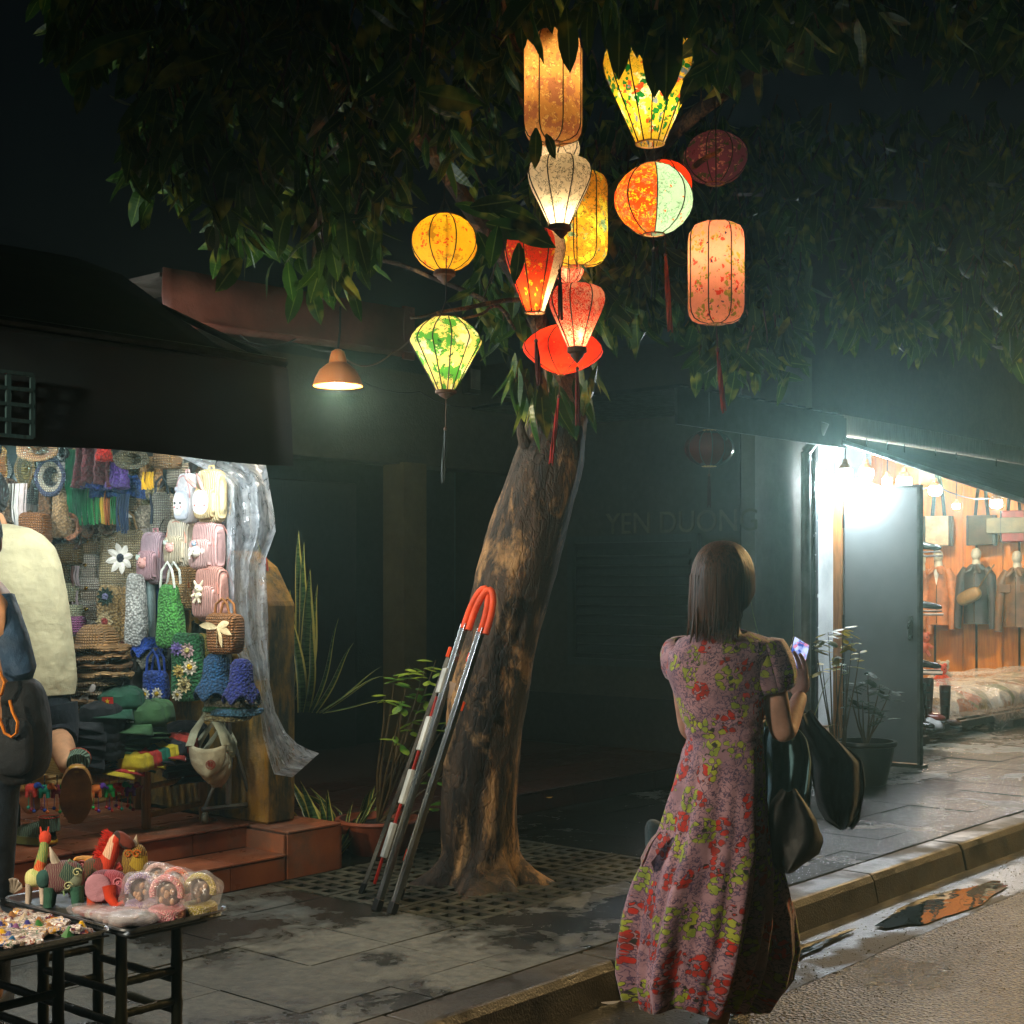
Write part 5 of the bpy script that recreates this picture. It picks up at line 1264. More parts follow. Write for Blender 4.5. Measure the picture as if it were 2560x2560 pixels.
# straw hat stack
q0 = atT(92, 764, 5.62)
hatc = ['#b88a52', '#a87c48', '#8a6438', '#c49a60', '#d0b080', '#c9b48c', '#a07a4c', '#947048', '#b08c5c', '#9c7c50', '#8a6c44', '#a88858', '#967648', '#8c6c40']
nh = 14; hatc = [c if i % 2 else c for i, c in enumerate(hatc)]
for i in range(nh):
    z = q0.z+.016+(nh-1-i)*.0385; rr_ = .135+RG.uniform(-.012, .014)-(.014 if i > 4 else 0)
    e = thing('straw_hat', '%s hat from the top in the tall straw hat stack%s' % (OR_[i], ', tied with a bow' if i == 5 else ''), 'hat', Vector((q0.x+RG.uniform(-.015, .015)+(.03 if i < 4 else 0), q0.y, z)), RG.uniform(0, 6), 'straw hats stacked on the bench')
    sd_ = RG.uniform(0, 9)
    pr = [(.001, .05), (.05, .048), (.07, .03), (.076, .006), (.09, 0), (rr_*.85, -.004), (rr_, -.012)]
    if i == 0: pr = [(.001, .09), (.05, .088), (.075, .06), (.082, .008), (.095, 0), (rr_*.9, -.006), (rr_*1.1, -.01)]
    g = MB(); g.lathe(pr, 44, wav=lambda r, z_, a, i_: (r*(1+.03*math.sin(3*a+sd_)), (.006*math.sin(3*a+sd_)+.004*math.sin(8*a+sd_*2))*(max(0, r-.08)/.05)))
    o = g.build('brim', mt(hatc[i], 'straw'), e); o.modifiers.new('s', 'SOLIDIFY').thickness = .018
    if i == 5:
        g = MB()
        for d in ((1, -.3, .4), (-1, -.3, .4), (.4, -.4, -1), (-.3, -.4, -1)): g.blade((0, -rr_*.9, .01), Matrix.Rotation(-e.rotation_euler.z, 3, 'Z') @ Vector(d), (0, 0, 1), .1, .035, droop=.1, fold=.2)
        g.v = [Matrix.Rotation(-e.rotation_euler.z, 3, 'Z') @ (p - Vector((0, -rr_*.9, .01))) + Matrix.Rotation(-e.rotation_euler.z, 3, 'Z') @ Vector((.0, -rr_, .01)) if False else p for p in g.v]
        e.rotation_euler.z = .1
        g.build('bow', mt('#d8d0c4', 'cloth'), e)
# a ribbon tail slipping from the stack
# caps
def cap(label, q, col, yaw, flag=False, k=1, kind='cloth', tilt=0, sw=False, z=0, group=None):
    e = thing('cap', label, 'cap', Vector(q)+Vector((0, 0, z)), yaw, group); e.rotation_euler = (tilt, 0, yaw); e.scale = (k, k, k)
    mm = mt(col, kind)
    g = MB(); g.lathe([(.001, .085), (.04, .084), (.075, .074), (.088, .062), (.093, .03), (.094, 0)], 32, wav=lambda r, z_, a, i: (r*(1+.03*math.sin(a*3+1)), .004*math.sin(a*7)))
    cr2 = g.build('crown', mm, e); cr2.modifiers.new('s', 'SOLIDIFY').thickness = .003
    P = []
    for j in range(7):
        q_ = j/6; row = []
        for i in range(15):
            a = -PI/2+(-1+2*i/14)*1.0
            rr_ = .092+.078*q_*math.cos((-1+2*i/14)*1.5)**.8
            row.append((rr_*math.cos(a)*1.0, rr_*math.sin(a), .006-.03*q_*(abs(-1+2*i/14)**2)-.016*q_))
        P.append(row)
    g = MB(); g.grid(P); v_ = g.build('visor', mm, e); v_.modifiers.new('s', 'SOLIDIFY').thickness = .004
    if flag:
        g = MB(); g.b3(-.024, .024, -.1005, -.097, .03, .062)
        fg = g.build('flag_patch', mt('#c8281c', 'cloth'), cr2, smooth=False); 
        pts_ = [(math.sin(2*PI*i/10)*(.011 if i % 2 == 0 else .0045), -.1005, .046+math.cos(2*PI*i/10)*(.011 if i % 2 == 0 else .0045)) for i in range(10)]
        g = MB(); g.poly(pts_[::-1], (0, -.0012, 0)); 
        g.build('star', mt('#f0c81c', 'plastic'), cr2, smooth=False)
        text('VIỆT NAM', .012, mt('#d8d8d0', 'plastic'), cr2, (0, -.0985, .02), (PI/2, 0, 0), .0006)
    if sw:
        g = MB(); g.tube([(-.02, -.096, .05), (-.017, -.097, .042), (-.008, -.098, .043), (.025, -.094, .06)], [.001, .0035, .003, .0006], 6, flat=.4); g.build('emblem', mt('#e0e0e0', 'plastic'), cr2)
    return e
cap('dark green army cap with a red flag patch facing the street, upper left', atT(121, 708, 5.5), '#1f4a34', -.25, True, 1.1, tilt=.1)
cap('mid green army cap with its peak to the left on the cap stack', atT(152, 722, 5.42), '#3a5c34', -.75, True, 1.12, tilt=.12)
for i in range(8): cap('%s plain green army cap in the stack under the flag caps' % OR_[i], atT(143, 728+i*4.6, 5.5), ('#3d6038', '#33552f')[i % 2], .5 if i < 2 else -.35+RG.uniform(-.15, .15), False, 1.08, group='green caps stacked on the bench')
for i in range(5): cap('%s black cap in the pile left of the green stack' % OR_[i], atT(103, 722+i*9, 5.5), '#0c0e0e', -.7+RG.uniform(-.2, .2), k=1.05, group='black caps piled on the bench')
cap('black cap with a small white swoosh emblem on its front', atT(186, 742, 5.75), '#0a0b0c', -.2, k=1.15, sw=True)
for i, c_ in enumerate(['#b8a020', '#a8281c', '#1c6a50', '#c8b424', '#202428', '#9a2c1c']): cap('%s bright patterned cap at the front edge of the bench' % OR_[i], atT(138+i*8, 769-i*3.5, 5.42), c_, -.9+.1*i, k=.95, kind='cloth', group='patterned caps on the bench edge')
for i, c_ in enumerate(['#2a2c30', '#6c6a68', '#1a1c22', '#5c2420', '#222428']): cap('%s dark striped cap in the low pile at the bench end' % OR_[i], atT(178+i*1.5, 752+i*6, 5.6), c_, .2+.1*i, k=1.02, group='dark caps at the bench end')
# visors hanging in a bunch
for i in range(3):
    q = atT((208, 215, 222)[i], (758, 764, 768)[i], 5.3+.03*i)
    e = thing('sun_visor', ['front beige sun visor with a red round emblem hanging in a bunch', 'middle beige sun visor in the hanging bunch', 'rear beige sun visor in the hanging bunch'][i], 'visor', q, .2-.3*i, 'beige visors hanging in a bunch')
    P = []
    for j in range(8):
        q_ = j/7; row = []
        for k_ in range(17):
            a = (-1+2*k_/16); w_ = .082*(1-.75*q_**3.2)
            row.append((a*w_, -.03-.05*math.cos(a*1.3)+.01*q_, .05-.13*q_+.02*a*a*(1-q_)))
        P.append(row)
    g = MB(); g.grid(P); o = g.build('peak', mt('#c9c09a', 'cloth'), e); o.modifiers.new('s', 'SOLIDIFY').thickness = .003
    for s_ in (-1, 1):
        g = MB(); g.tube([(s_*.08, -.05, .06), (s_*.06, .0, .12), (s_*.015, .02, .19), (0, .02, .25)], [.02, .02, .012, .006], 8, flat=.3); g.build('band', mt('#a8a888', 'cloth'), e)
    if i == 0:
        g = MB(); g.tube([(.012+.02*math.cos(2*PI*k_/20), -.082, -.02+.02*math.sin(2*PI*k_/20)) for k_ in range(21)], .0016, 5); g.build('emblem_ring', mt('#a01c1c', 'plastic'), e)
        text('龍', .03, mt('#a01c1c', 'plastic'), e, (.012, -.083, -.02), (PI/2, 0, 0), .001)
# elephant key rings
cols = ['#1c8a6a', '#8a1c3c', '#2c4a9c', '#c8641c', '#1f9a3c', '#b0201c', '#5c2c8a', '#c83c2c']
for i, x in enumerate([235, 300, 380, 505, 575, 625, 685, 165]):
    u, v = c2(x, 695+RG.uniform(-8, 8)); q = atT(u, v, 5.44)
    e = thing('elephant_charm', 'stuffed %s elephant charm with beads hanging under the bench' % ('teal', 'crimson', 'blue', 'orange', 'green', 'red', 'purple', 'coral')[i], 'key ring', q, RG.uniform(-.6, .6), 'stuffed charms hanging from the bench')
    mm = mt(cols[i], 'cloth'); o2 = mt(cols[(i+3) % 8], 'cloth')
    g = MB(); g.se((0, 0, 0), (.026, .016, .02), .8, 12, 8)
    for sx__, sy__ in ((-1, -1), (-1, 1), (1, -1), (1, 1)): g.tube([(sx__*.014, sy__*.008, -.01), (sx__*.016, sy__*.009, -.036)], [.008, .007], 8)
    g.build('body', mm, e)
    g = MB(); g.se((.028, 0, .012), (.014, .012, .014), 1, 10, 8); g.tube([(.038, 0, .01), (.05, 0, -.002), (.054, 0, .008)], [.006, .005, .004], 6); g.se((.022, -.013, .012), (.009, .003, .012), 1, 8, 6); g.build('head', o2, e)
    g = MB(); g.tube([(0, 0, .018), (0, 0, .06)], .003, 5); g.build('ring', mt('#b8b8b0', 'metal'), e)
    for j in range(3):
        g = MB(); g.tube([(-.01+.01*j, 0, -.03), (-.012+.012*j, 0, -.075-.008*j)], .0014, 4); g.se((-.012+.012*j, 0, -.08-.008*j), (.008, .008, .008), 1, 8, 6); g.build('bead', mt(cols[(i+j+1) % 8], 'plastic'), e)
# plastic sheet
rows = [(c1(1195, 215), c1(1775, 240)), (c1(1290, 260), c1(1785, 280)), (c1(1420, 330), c1(1795, 330)), (c1(1500, 420), c1(1808, 420)), (c1(1520, 600), c1(1840, 600)), (c1(1524, 720), c1(1850, 720)), (c1(1520, 900), c1(1785, 900)),
        (c1(1520, 1100), c1(1790, 1100)), (c1(1525, 1300), c1(1800, 1300)), (c1(1570, 1500), c1(1800, 1500)), (c1(1680, 1720), c1(1812, 1720)), (c2(1305, 20), c2(1400, 20)), (c2(1345, 180), c2(1420, 160)), (c2(1370, 320), c2(1445, 290)), (c2(1380, 420), c2(1500, 400)), (c2(1410, 530), c2(1560, 460)), (c2(1440, 620), c2(1620, 490)), (c2(1560, 640), c2(1690, 515))]
P = []
for i in range(len(rows)-1):
    for f_ in (0, .2, .4, .6, .8):
        a0 = [rows[i][0][j]*(1-f_)+rows[i+1][0][j]*f_ for j in (0, 1)]; a1 = [rows[i][1][j]*(1-f_)+rows[i+1][1][j]*f_ for j in (0, 1)]
        row = []
        for j in range(45):
            q = j/44; yy = i+f_
            tt = 5.13+.045*math.sin(q*15+yy*.35+2*noise.noise((q*2, yy*.3, 0)))*min(1, yy*.4)+.03*noise.noise((q*7, yy*.8, 5))+.012*noise.noise((q*22, yy*2.4, 9))+(.25*(1-yy/3) if yy < 3 else 0)
            row.append(atT(a0[0]*(1-q)+a1[0]*q, a0[1]*(1-q)+a1[1]*q, tt))
        P.append(row)
o0 = P[-1][20].copy()
g = MB(); g.grid([[p-o0 for p in r] for r in P]); o = g.build('plastic_sheet', clear_plastic('clear_sheet', .52), None, loc=o0); tag(o, 'crumpled clear plastic sheet hanging down over the end of the bag rack', 'plastic sheet')
q = atS(*c1(1770, 900), 4.5); q2 = atS(*c1(1840, 1240), 4.5)
g = MB(); g.tube([(0, 0, 0), (q2-q)*.5+Vector((-.008, 0, 0)), q2-q], .016, 10); o = g.build('hose', mt('#b8401c', 'rib'), None, loc=q); tag(o, 'ribbed orange hose behind the plastic sheet above the yellow wall', 'hose')
# ================================================================ PEOPLE
def skin_body(name, joints, edges, mat, parent, loc, root='pelvis', sub=2):
    names = list(joints); me = bpy.data.meshes.new(name)
    me.from_pydata([tuple(Vector(joints[n][0])-loc) for n in names], [(names.index(a), names.index(b)) for a, b in edges], [])
    o = put(name, me, parent); me.materials.append(mat)
    md = o.modifiers.new('skin', 'SKIN'); md.use_smooth_shade = True
    if not me.skin_vertices: pass
    for i, n in enumerate(names):
        r = joints[n][1]; me.skin_vertices[0].data[i].radius = r if isinstance(r, tuple) else (r, r)
        me.skin_vertices[0].data[i].use_root = (n == root)
    ss = o.modifiers.new('sub', 'SUBSURF'); ss.levels = sub; ss.render_levels = sub
    return o
SKIN = mt('#b48c7c', 'skin'); SKIN2 = mt('#b58258', 'skin')
def hand(parent, loc, wrist, d, palmn, mat, curl=.6, k=1.0, thumb=1):
    """palm, five fingers of their own lengths and a side thumb, closed by curl"""
    d = Vector(d).normalized(); n = Vector(palmn); n = (n-d*n.dot(d)).normalized(); x = d.cross(n)
    w = Vector(wrist)-loc; g = MB()
    M = Matrix((x, d, n)).transposed()
    g.se(w+d*.045*k, (.038*k, .05*k, .015*k), .75, 16, 10, M=M)
    for i, (ox, L) in enumerate(((-.029, .062), (-.01, .074), (.01, .07), (.028, .056))):
        p = w + x*ox*k + d*.088*k; P = [p-d*.02*k, p]; dd = d.copy()
        for j, f in enumerate((.42, .32, .26)):
            a = curl*(.5+.45*j); dd = (d*math.cos(a)+n*math.sin(a)).normalized(); p = p+dd*L*f*k; P.append(p)
        g.tube(P, [.0085*k, .009*k, .0082*k, .0074*k, .0055*k], 8)
    p = w+d*.025*k-x*.03*k*thumb; P = [p]
    for j, f in enumerate((.036, .03, .022)):
        dd = (-x*thumb*(.8-.25*j)+d*.7+n*(.25+curl*.35*j)).normalized(); p = p+dd*f*k; P.append(p)
    g.tube(P, [.013*k, .011*k, .0095*k, .007*k], 8)
    return g.build('hand', mat, parent)
def head_mesh(c, k=1.0, turn=0, tilt=0):
    g = MB(); M = Matrix.Rotation(turn, 3, 'Z') @ Matrix.Rotation(tilt, 3, 'X')
    P = []; uv = []
    c = Vector(c)
    for i in range(19):
        ph = -PI/2+PI*i/18; row = []
        for j in range(28):
            a = 2*PI*j/28
            x, y, z = .074*math.cos(ph)*math.cos(a), .093*math.cos(ph)*math.sin(a), .118*math.sin(ph)
            if z < 0: q = -z/.118; x *= 1-.35*q*q; y = y*(1-.25*q) + .02*q     # chin
            fr = max(0, math.sin(a))*math.cos(ph)   # +y is the face
            y += .016*math.exp(-((a-PI/2)/.16)**2)*math.exp(-((z+.012)/.018)**2)   # nose
            y -= .008*math.exp(-((abs(a-PI/2)-.38)/.16)**2)*math.exp(-((z-.008)/.014)**2)  # eye sockets
            y += .005*math.exp(-((a-PI/2)/.25)**2)*math.exp(-((z+.05)/.009)**2)
            row.append(c + (M @ Vector((x, y, z)))*k)
        P.append(row)
    g.grid(P, True)
    for s in (-1, 1):
        g.se(c+(M @ Vector((s*.076, -.004, -.008)))*k, (.009*k, .018*k, .03*k), .9, 10, 8, M=M)
    return g, M

# ---------------- the woman
WY = 4.72
def wp(u, v, dy=0): return atY(u, v, WY+dy)
wl = atZ(718, 1035, 0.0); wl = Vector((wl.x, WY, 0))
wom = thing('person', 'woman seen from behind in a pink dress with red and lime flowers', 'person', wl)
J = {'pelvis': (wp(715, 775, .01), .085), 'waist': (wp(722, 735, .01), .07), 'chest': (wp(722, 690, .015), .075), 'neck0': (wp(724, 645, .01), .045), 'neck': (wp(727, 618), (.043, .043)), 'head': (wp(728, 598), (.05, .05)),
     'shR': (wp(766, 655), .052), 'elR': (wp(783, 738), .043), 'wrR': (wp(801, 694, .26), .026), 'shL': (wp(682, 655), .05), 'elL': (wp(690, 735, .12), .04), 'wrL': (wp(735, 715, .3), .026),
     'hipL': (wp(702, 800), .075), 'knL': (wp(704, 900, .04), .058), 'anL': (wp(722, 1008, -.02), .034), 'baL': (wp(717, 1026, .0), .034), 'toL': (wp(709, 1034, .14), .026),
     'hipR': (wp(730, 800), .075), 'knR': (wp(742, 890, .16), .058), 'anR': (wp(745, 985, .26), .034), 'baR': (wp(745, 1000, .3), .032), 'toR': (wp(744, 1003, .44), .024)}
E = [('pelvis', 'waist'), ('waist', 'chest'), ('chest', 'neck0'), ('neck0', 'neck'), ('neck', 'head'), ('neck0', 'shR'), ('shR', 'elR'), ('elR', 'wrR'), ('neck0', 'shL'), ('shL', 'elL'), ('elL', 'wrL'),
     ('pelvis', 'hipL'), ('hipL', 'knL'), ('knL', 'anL'), ('anL', 'baL'), ('baL', 'toL'), ('pelvis', 'hipR'), ('hipR', 'knR'), ('knR', 'anR'), ('anR', 'baR'), ('baR', 'toR')]
skin_body('body', J, E, SKIN, wom, wl)
g, HM = head_mesh(wp(727, 580)-wl, 1.0, -.75, -.3); hd = g.build('head', SKIN, wom)
g = MB()
for s in (-1, 1): g.se(wp(727, 580)-wl+(HM @ Vector((s*.03, .082, .008))), (.011, .004, .005), 1, 8, 6)
g.build('eyes', mt('#1a120d', 'plastic'), hd)
g = MB(); g.se(wp(727, 580)-wl+(HM @ Vector((0, .09, -.05))), (.02, .006, .006), 1, 10, 6); g.build('mouth', mt('#a04a40', 'skin'), hd)
phone_q = wp(797, 658, .33)
hand(wom, wl, wp(800, 694, .26), phone_q-wp(801, 694, .26)+Vector((0, 0, .02)), (-.5, -.6, .3), SKIN, .75)
hand(wom, wl, wp(735, 715, .3), (1, .3, -.1), (0, .6, .3), SKIN, .8, thumb=-1)
# hair
HAIR = NT('brown_hair'); p = HAIR.coord(); hs = HAIR.noise(HAIR.scl(p, (90, 90, 4)), 2, 3)
HAIR.set(col=HAIR.mix(HAIR.step(hs, .35, .68), H('#0f0805'), H('#4a2a15')), rough=.5, spec=.3, nrm=HAIR.bump(hs, .6, .006)); HAIR = HAIR.mat
hc = wp(722, 582)-wl
P = []
for i in range(25):
    q = i/24; row = []
    for j in range(57):
        lo_, hi_ = -4.55, .1-2.2*max(0, q-.32); a = lo_+(hi_-lo_)*j/56     # open toward the face at the far right
        if q < .42:
            ph = PI/2*(1-q/.42); rx = .092*math.cos(ph)**.8; z = .123*math.sin(ph)
        else:
            f = (q-.42)/.58; rx = .092*(1-.1*f+.05*math.sin(f*3)); z = -.14*f*(1+.25*noise.noise((math.cos(a)*4, math.sin(a)*4, 3)))
        w_ = 1+.035*noise.noise((a*6, q*1.5, 1))+.02*noise.noise((a*19, q*.8, 2))*min(1, q*3)
        drift = -.004*max(0, q-.4)*10*(.4)
        row.append(hc+Vector((rx*w_*math.cos(a)*1.02+drift*.5, rx*w_*math.sin(a)*1.05-.012, z)))
    P.append(row)
g = MB(); g.grid(P); hr = g.build('hair', HAIR, wom); hr.modifiers.new('s', 'SOLIDIFY').thickness = .012
rs = random.Random(4); g = MB()
for i in range(1000):
    a = -4.55+4.5*rs.random(); r = rs.uniform(.086, .103); z1 = -rs.uniform(.09, .2) if a < -1.1 else -rs.uniform(.0, .04)
    ph = rs.uniform(.25, 1.3)
    pts_ = [hc+Vector((r*math.cos(ph)*math.cos(a), r*math.cos(ph)*math.sin(a)-.012, .126*math.sin(ph))), hc+Vector((r*math.cos(a), r*1.04*math.sin(a)-.012, .01)), hc+Vector((r*1.0*math.cos(a+rs.uniform(-.1, .1)), r*1.02*math.sin(a)-.012, z1*.55)), hc+Vector((r*rs.uniform(.72, 1.06)*math.cos(a+rs.uniform(-.2, .2))-.006, r*rs.uniform(.9, 1.12)*math.sin(a)-.012, z1))]
    g.tube(pts_, [.0016, .002, .0017, .0006], 3, cap=False)
o = g.build('strands', HAIR, hr); o['kind'] = 'stuff'
for i in range(46):
    a = -4.5+3.3*i/45+rs.uniform(-.04, .04); r = rs.uniform(.088, .1); z1 = -rs.uniform(.12, .21); out = 1+.2*rs.random()*(1 if math.cos(a) < 0 else -.6)
    g = MB(); g.tube([hc+Vector((r*.62*math.cos(a), r*.62*math.sin(a)-.012, .095)), hc+Vector((r*math.cos(a), r*1.03*math.sin(a)-.012, .02)), hc+Vector((r*1.04*math.cos(a), r*1.04*math.sin(a)-.012, z1*.5)), hc+Vector((r*out*math.cos(a+rs.uniform(-.1, .1))-.004, r*out*math.sin(a)-.012, z1))], [.005, .0095, .0105, .001], 6, cap=False)
    g.build('lock', HAIR, hr)

# dress
m = NT('floral_dress'); uv = m.coord('UV')
dn = m.noise(uv, 34, 2, out=1); vd = m.mix(.022, uv, dn)
va = m.n('TexVoronoi'); m.L(vd, va.inputs['Vector']); va.inputs['Scale'].default_value = 14.5; va.inputs['Randomness'].default_value = .85
sp = m.n('SeparateColor'); m.L(va.outputs['Color'], sp.inputs[0]); rnd = sp.outputs[0]; d1 = va.outputs['Distance']
d2 = m.vor(vd, 52, rnd=.7)
clus = m.step(d1, .6, .55); pet = m.step(d2, .49, .45); outl = m.step(d2, .56, .53)
pink = m.mix(m.step(m.noise(uv, 7, 3), .35, .65), H('#a8828e'), H('#7c5e6e'))
sq = m.step(m.ma('ABSOLUTE', m.ma('SUBTRACT', m.noise(vd, 62, 2, .6), .5)), .03, .045, 1, 0)
sq = m.ma('MULTIPLY', sq, m.step(m.noise(uv, 9, 2), .36, .46))
c = m.mix(m.ma('MULTIPLY', sq, .85), pink, H('#3a2a50'))
isred = m.step(rnd, .42, .421, 1, 0); anyf = m.step(rnd, .9, .901, 1, 0)
c = m.mix(m.ma('MULTIPLY', m.ma('MULTIPLY', clus, outl), anyf), c, H('#241a1c'))
fc = m.mix(isred, m.mix(m.step(m.noise(uv, 20, 2), .4, .6), H('#98a032'), H('#70822a')), m.mix(m.step(m.noise(uv, 20, 2), .4, .6), H('#b42014'), H('#86160e')))
c = m.mix(m.ma('MULTIPLY', m.ma('MULTIPLY', clus, pet), anyf), c, fc)
c = m.mix(m.ma('MULTIPLY', m.step(d1, .13, .09), anyf), c, H('#1c1a18'))
m.set(col=c, rough=.72, sheen=.2, nrm=m.bump(m.ma('ADD', m.noise(m.coord(), 16, 2), m.ma('MULTIPLY', m.noise(m.coord(), 200, 2), .1)), .3, .02))
DRESS = m.mat
# rows: v, left u, right u, depth factor
DR = [(632, 705, 747, .75), (640, 680, 772, .62), (652, 668, 778, .6), (672, 667, 770, .62), (697, 676, 765, .64), (720, 683, 762, .66), (738, 688, 761, .68), (766, 679, 763, .72), (798, 670, 764, .74), (830, 661, 767, .72), (856, 651, 768, .72), (883, 640, 768, .72), (920, 632, 764, .72), (950, 628, 757, .72), (975, 627, 750, .72), (1002, 632, 738, .72)]
P = []; uvs = []; nc = 192
for i in range(len(DR)-1):
    for f in ((0, .2, .4, .6, .8) if i < len(DR)-2 else (0, .25, .5, .75, 1)):
        r = [DR[i][k]*(1-f)+DR[i+1][k]*f for k in range(4)]
        c0 = wp((r[1]+r[2])/2, r[0])-wl; hw = (r[2]-r[1])/2/F*WY; fa = max(0, min(1, (r[0]-735)/220))
        row = []
        for j in range(nc+1):
            a = 2*PI*j/nc
            fold = fa*(.11*math.sin(7*a+2.2+fa*1.6)+.07*math.sin(13*a+fa*3+.5)+.035*math.sin(21*a+1))
            fold += .02*noise.noise((math.cos(a)*3, math.sin(a)*3, r[0]*.03))+(.025*math.sin(r[0]*.35+math.cos(a)*4)*math.exp(-((r[0]-735)/22)**2))
            k_ = 1+fold
            hz = .02*fa*math.sin(5*a+1)+(.05*max(0, math.cos(a-.3))*fa**3)
            sh = (.05 if r[0] < 645 else 0)
            row.append(c0+Vector((hw*k_*spow(math.cos(a), .92), hw*r[3]*k_*spow(math.sin(a), .92), -hz*(.6)+(0 if r[0] > 650 else .01*math.sin(a)))))
            uvs.append(((a-4.712)*hw, c0.z))
        P.append(row)
g = MB(); g.grid(P, False, uv=uvs); dr = g.build('dress', DRESS, wom, smooth='soft'); dr.modifiers.new('s', 'SOLIDIFY').thickness = .003
P = []; uvs = []
BR = [(835, 700, 764), (870, 704, 782), (910, 706, 794), (950, 708, 797), (980, 712, 790), (1004, 720, 772)]
for i in range(len(BR)-1):
    for f in (0, .25, .5, .75) + ((1,) if i == len(BR)-2 else ()):
        r = [BR[i][k]*(1-f)+BR[i+1][k]*f for k in range(3)]; row = []; hw = (r[2]-r[1])/2/F*WY
        for j in range(97):
            a = 2*PI*j/96; k_ = 1+.1*math.sin(6*a+r[0]*.02)*min(1, (r[0]-830)/60)+.05*math.sin(13*a)
            row.append(wp((r[1]+r[2])/2, r[0], .13)-wl+Vector((hw*k_*math.cos(a), .11*k_*math.sin(a), 0))); uvs.append((a*hw+2, -r[0]/F*WY))
        P.append(row)
g = MB(); g.grid(P, False, uv=uvs); o = g.build('underskirt', DRESS, dr, smooth='soft'); o.modifiers.new('s', 'SOLIDIFY').thickness = .003
def sleeve(sh, el, L, r0, r1, side):
    sh, el = sh-wl, el-wl; d = (el-sh).normalized(); x, y = basis(d); P = []; uvs = []
    for i in range(13):
        q = i/12; r = r0+(r1-r0)*q + .02*math.sin(PI*q)
        if i == 0: r = r0*.55
        if i == 12: r = r1*.88
        row = []
        for j in range(33):
            a = 2*PI*j/32; rr_ = r*(1+.07*math.sin(9*a+q)*q+.04*noise.noise((math.cos(a)*3, math.sin(a)*3, q*3)))
            row.append(sh+d*(L*q-.025)+(x*math.cos(a)+y*math.sin(a))*rr_); uvs.append((a*.07+side, q*L))
        P.append(row)
    g = MB(); g.grid(P, False, uv=uvs); o = g.build('sleeve', DRESS, dr, smooth='soft'); o.modifiers.new('s', 'SOLIDIFY').thickness = .003
sleeve(wp(763, 648), wp(786, 735, 0), .17, .062, .068, 1.3)
sleeve(wp(684, 648, .02), wp(684, 735, .14), .13, .055, .055, 2.1)
g = MB()
for (u0, v0, u1, v1, w_) in ((660, 832, 640, 866, .05),):
    a, b = wp(u0, v0, -.12)-wl, wp(u1, v1, -.1)-wl; g.blade(a, b-a, (0, 1, .2), (b-a).length, w_, droop=0, fold=.5, n=7, prof=lambda t: .3+.7*t if t < .97 else .9, wave=.04)
o = g.build('sash_bow', DRESS, dr); o.modifiers.new('s', 'SOLIDIFY').thickness = .003
# sandals
for (ba, to, an) in ((J['baL'][0], J['toL'][0], J['anL'][0]), (J['baR'][0], J['toR'][0], J['anR'][0])):
    g = MB(); a, b = ba-wl, to-wl; d = (b-a); g.se((a+b)/2+Vector((0, 0, -.035)), (.042, d.length*.62, .012), .6, 20, 8, M=Matrix.Rotation(math.atan2(-d.x, d.y), 3, 'Z')); g.build('sandal', mt('#3a2a20', 'leather'), wom)
# phone, jacket, bag
ph = thing('mobile_phone', 'mobile phone with a lit screen held up in the hand', 'phone', phone_q)
ph.rotation_euler = (-.35, .5, .35)
g = MB(); g.b3(-.036, .036, -.004, .004, -.072, .072); g.build('body', mt('#15171a', 'plastic', .25), ph, smooth=False, bevel=.003)
m = NT('phone_screen'); o = m.coord(); c = m.mix(m.step(m.noise(o, 26, 2), .42, .55), H('#2f4a9a'), H('#b8c4ec')); c = m.mix(m.step(m.noise(o, 40, 2), .58, .62), c, H('#c87a9a')); m.set(col=(0, 0, 0, 1), em=c, es=1.6)
g = MB(); g.b3(-.033, .033, -.0052, -.0042, -.068, .068); g.build('screen', m.mat, ph, smooth=False)
def drape(name, label, cat, rows, mat, dy, amp=.03, fr=9, th=.006, base=None, dyr=0):
    b = wp(rows[-1][1], rows[-1][0], dy); P = []
    for i in range(len(rows)-1):
        for f in (0, .25, .5, .75) + ((1,) if i == len(rows)-2 else ()):
            r = [rows[i][k]*(1-f)+rows[i+1][k]*f for k in range(3)]; row = []; yy = i+f
            for j in range(41):
                a = 2*PI*j/40; u = (r[1]+r[2])/2+(r[2]-r[1])/2*math.cos(a)*(1+.05*math.sin(yy*2+a*3))
                row.append(wp(u, r[0]+2*math.sin(a*3+yy), dy+dyr*yy+.07*math.sin(a)+amp*math.sin(a*fr+yy*.8)+.5*amp*noise.noise((a*3, yy, 2)))-b)
            P.append(row)
    g = MB(); g.grid(P); o = g.build(name, mat, None, loc=b); o.modifiers.new('u', 'SUBSURF').render_levels = 2; o.data.polygons.foreach_set('use_smooth', [True]*len(o.data.polygons))
    return tag(o, label, cat)
drape('denim_jacket', 'pale blue denim jacket hanging from the woman\'s right arm', 'jacket', [(728, 764, 798), (738, 762, 806), (760, 763, 812), (785, 764, 812), (810, 764, 808), (830, 765, 800), (842, 770, 790)], mt('#5d8490', 'cloth', .8), .12, .035, 7)
drape('black_coat', 'dark blue black coat trailing beside the denim jacket', 'coat', [(712, 792, 812), (725, 794, 822), (740, 800, 840), (760, 806, 862), (785, 812, 864), (805, 818, 863), (820, 826, 860), (828, 838, 852)], mt('#0d161c', 'cloth', .85), .3, .03, 5)
drape('shoulder_bag', 'soft black shoulder bag hanging low at the woman\'s right side', 'bag', [(790, 780, 796), (803, 770, 806), (820, 766, 818), (840, 765, 824), (855, 768, 818), (868, 776, 800), (872, 784, 790)], mt('#0a0d10', 'leather', .6), .02, .015, 4)
g = MB(); g.tube([(0, 0, 0), (.01, .01, .12), (-.01, .03, .22)], .006, 6); 
q = wp(655, 838, .12)
e = thing('pouch', 'small dark teal pouch carried at the woman\'s left hip', 'pouch', q)
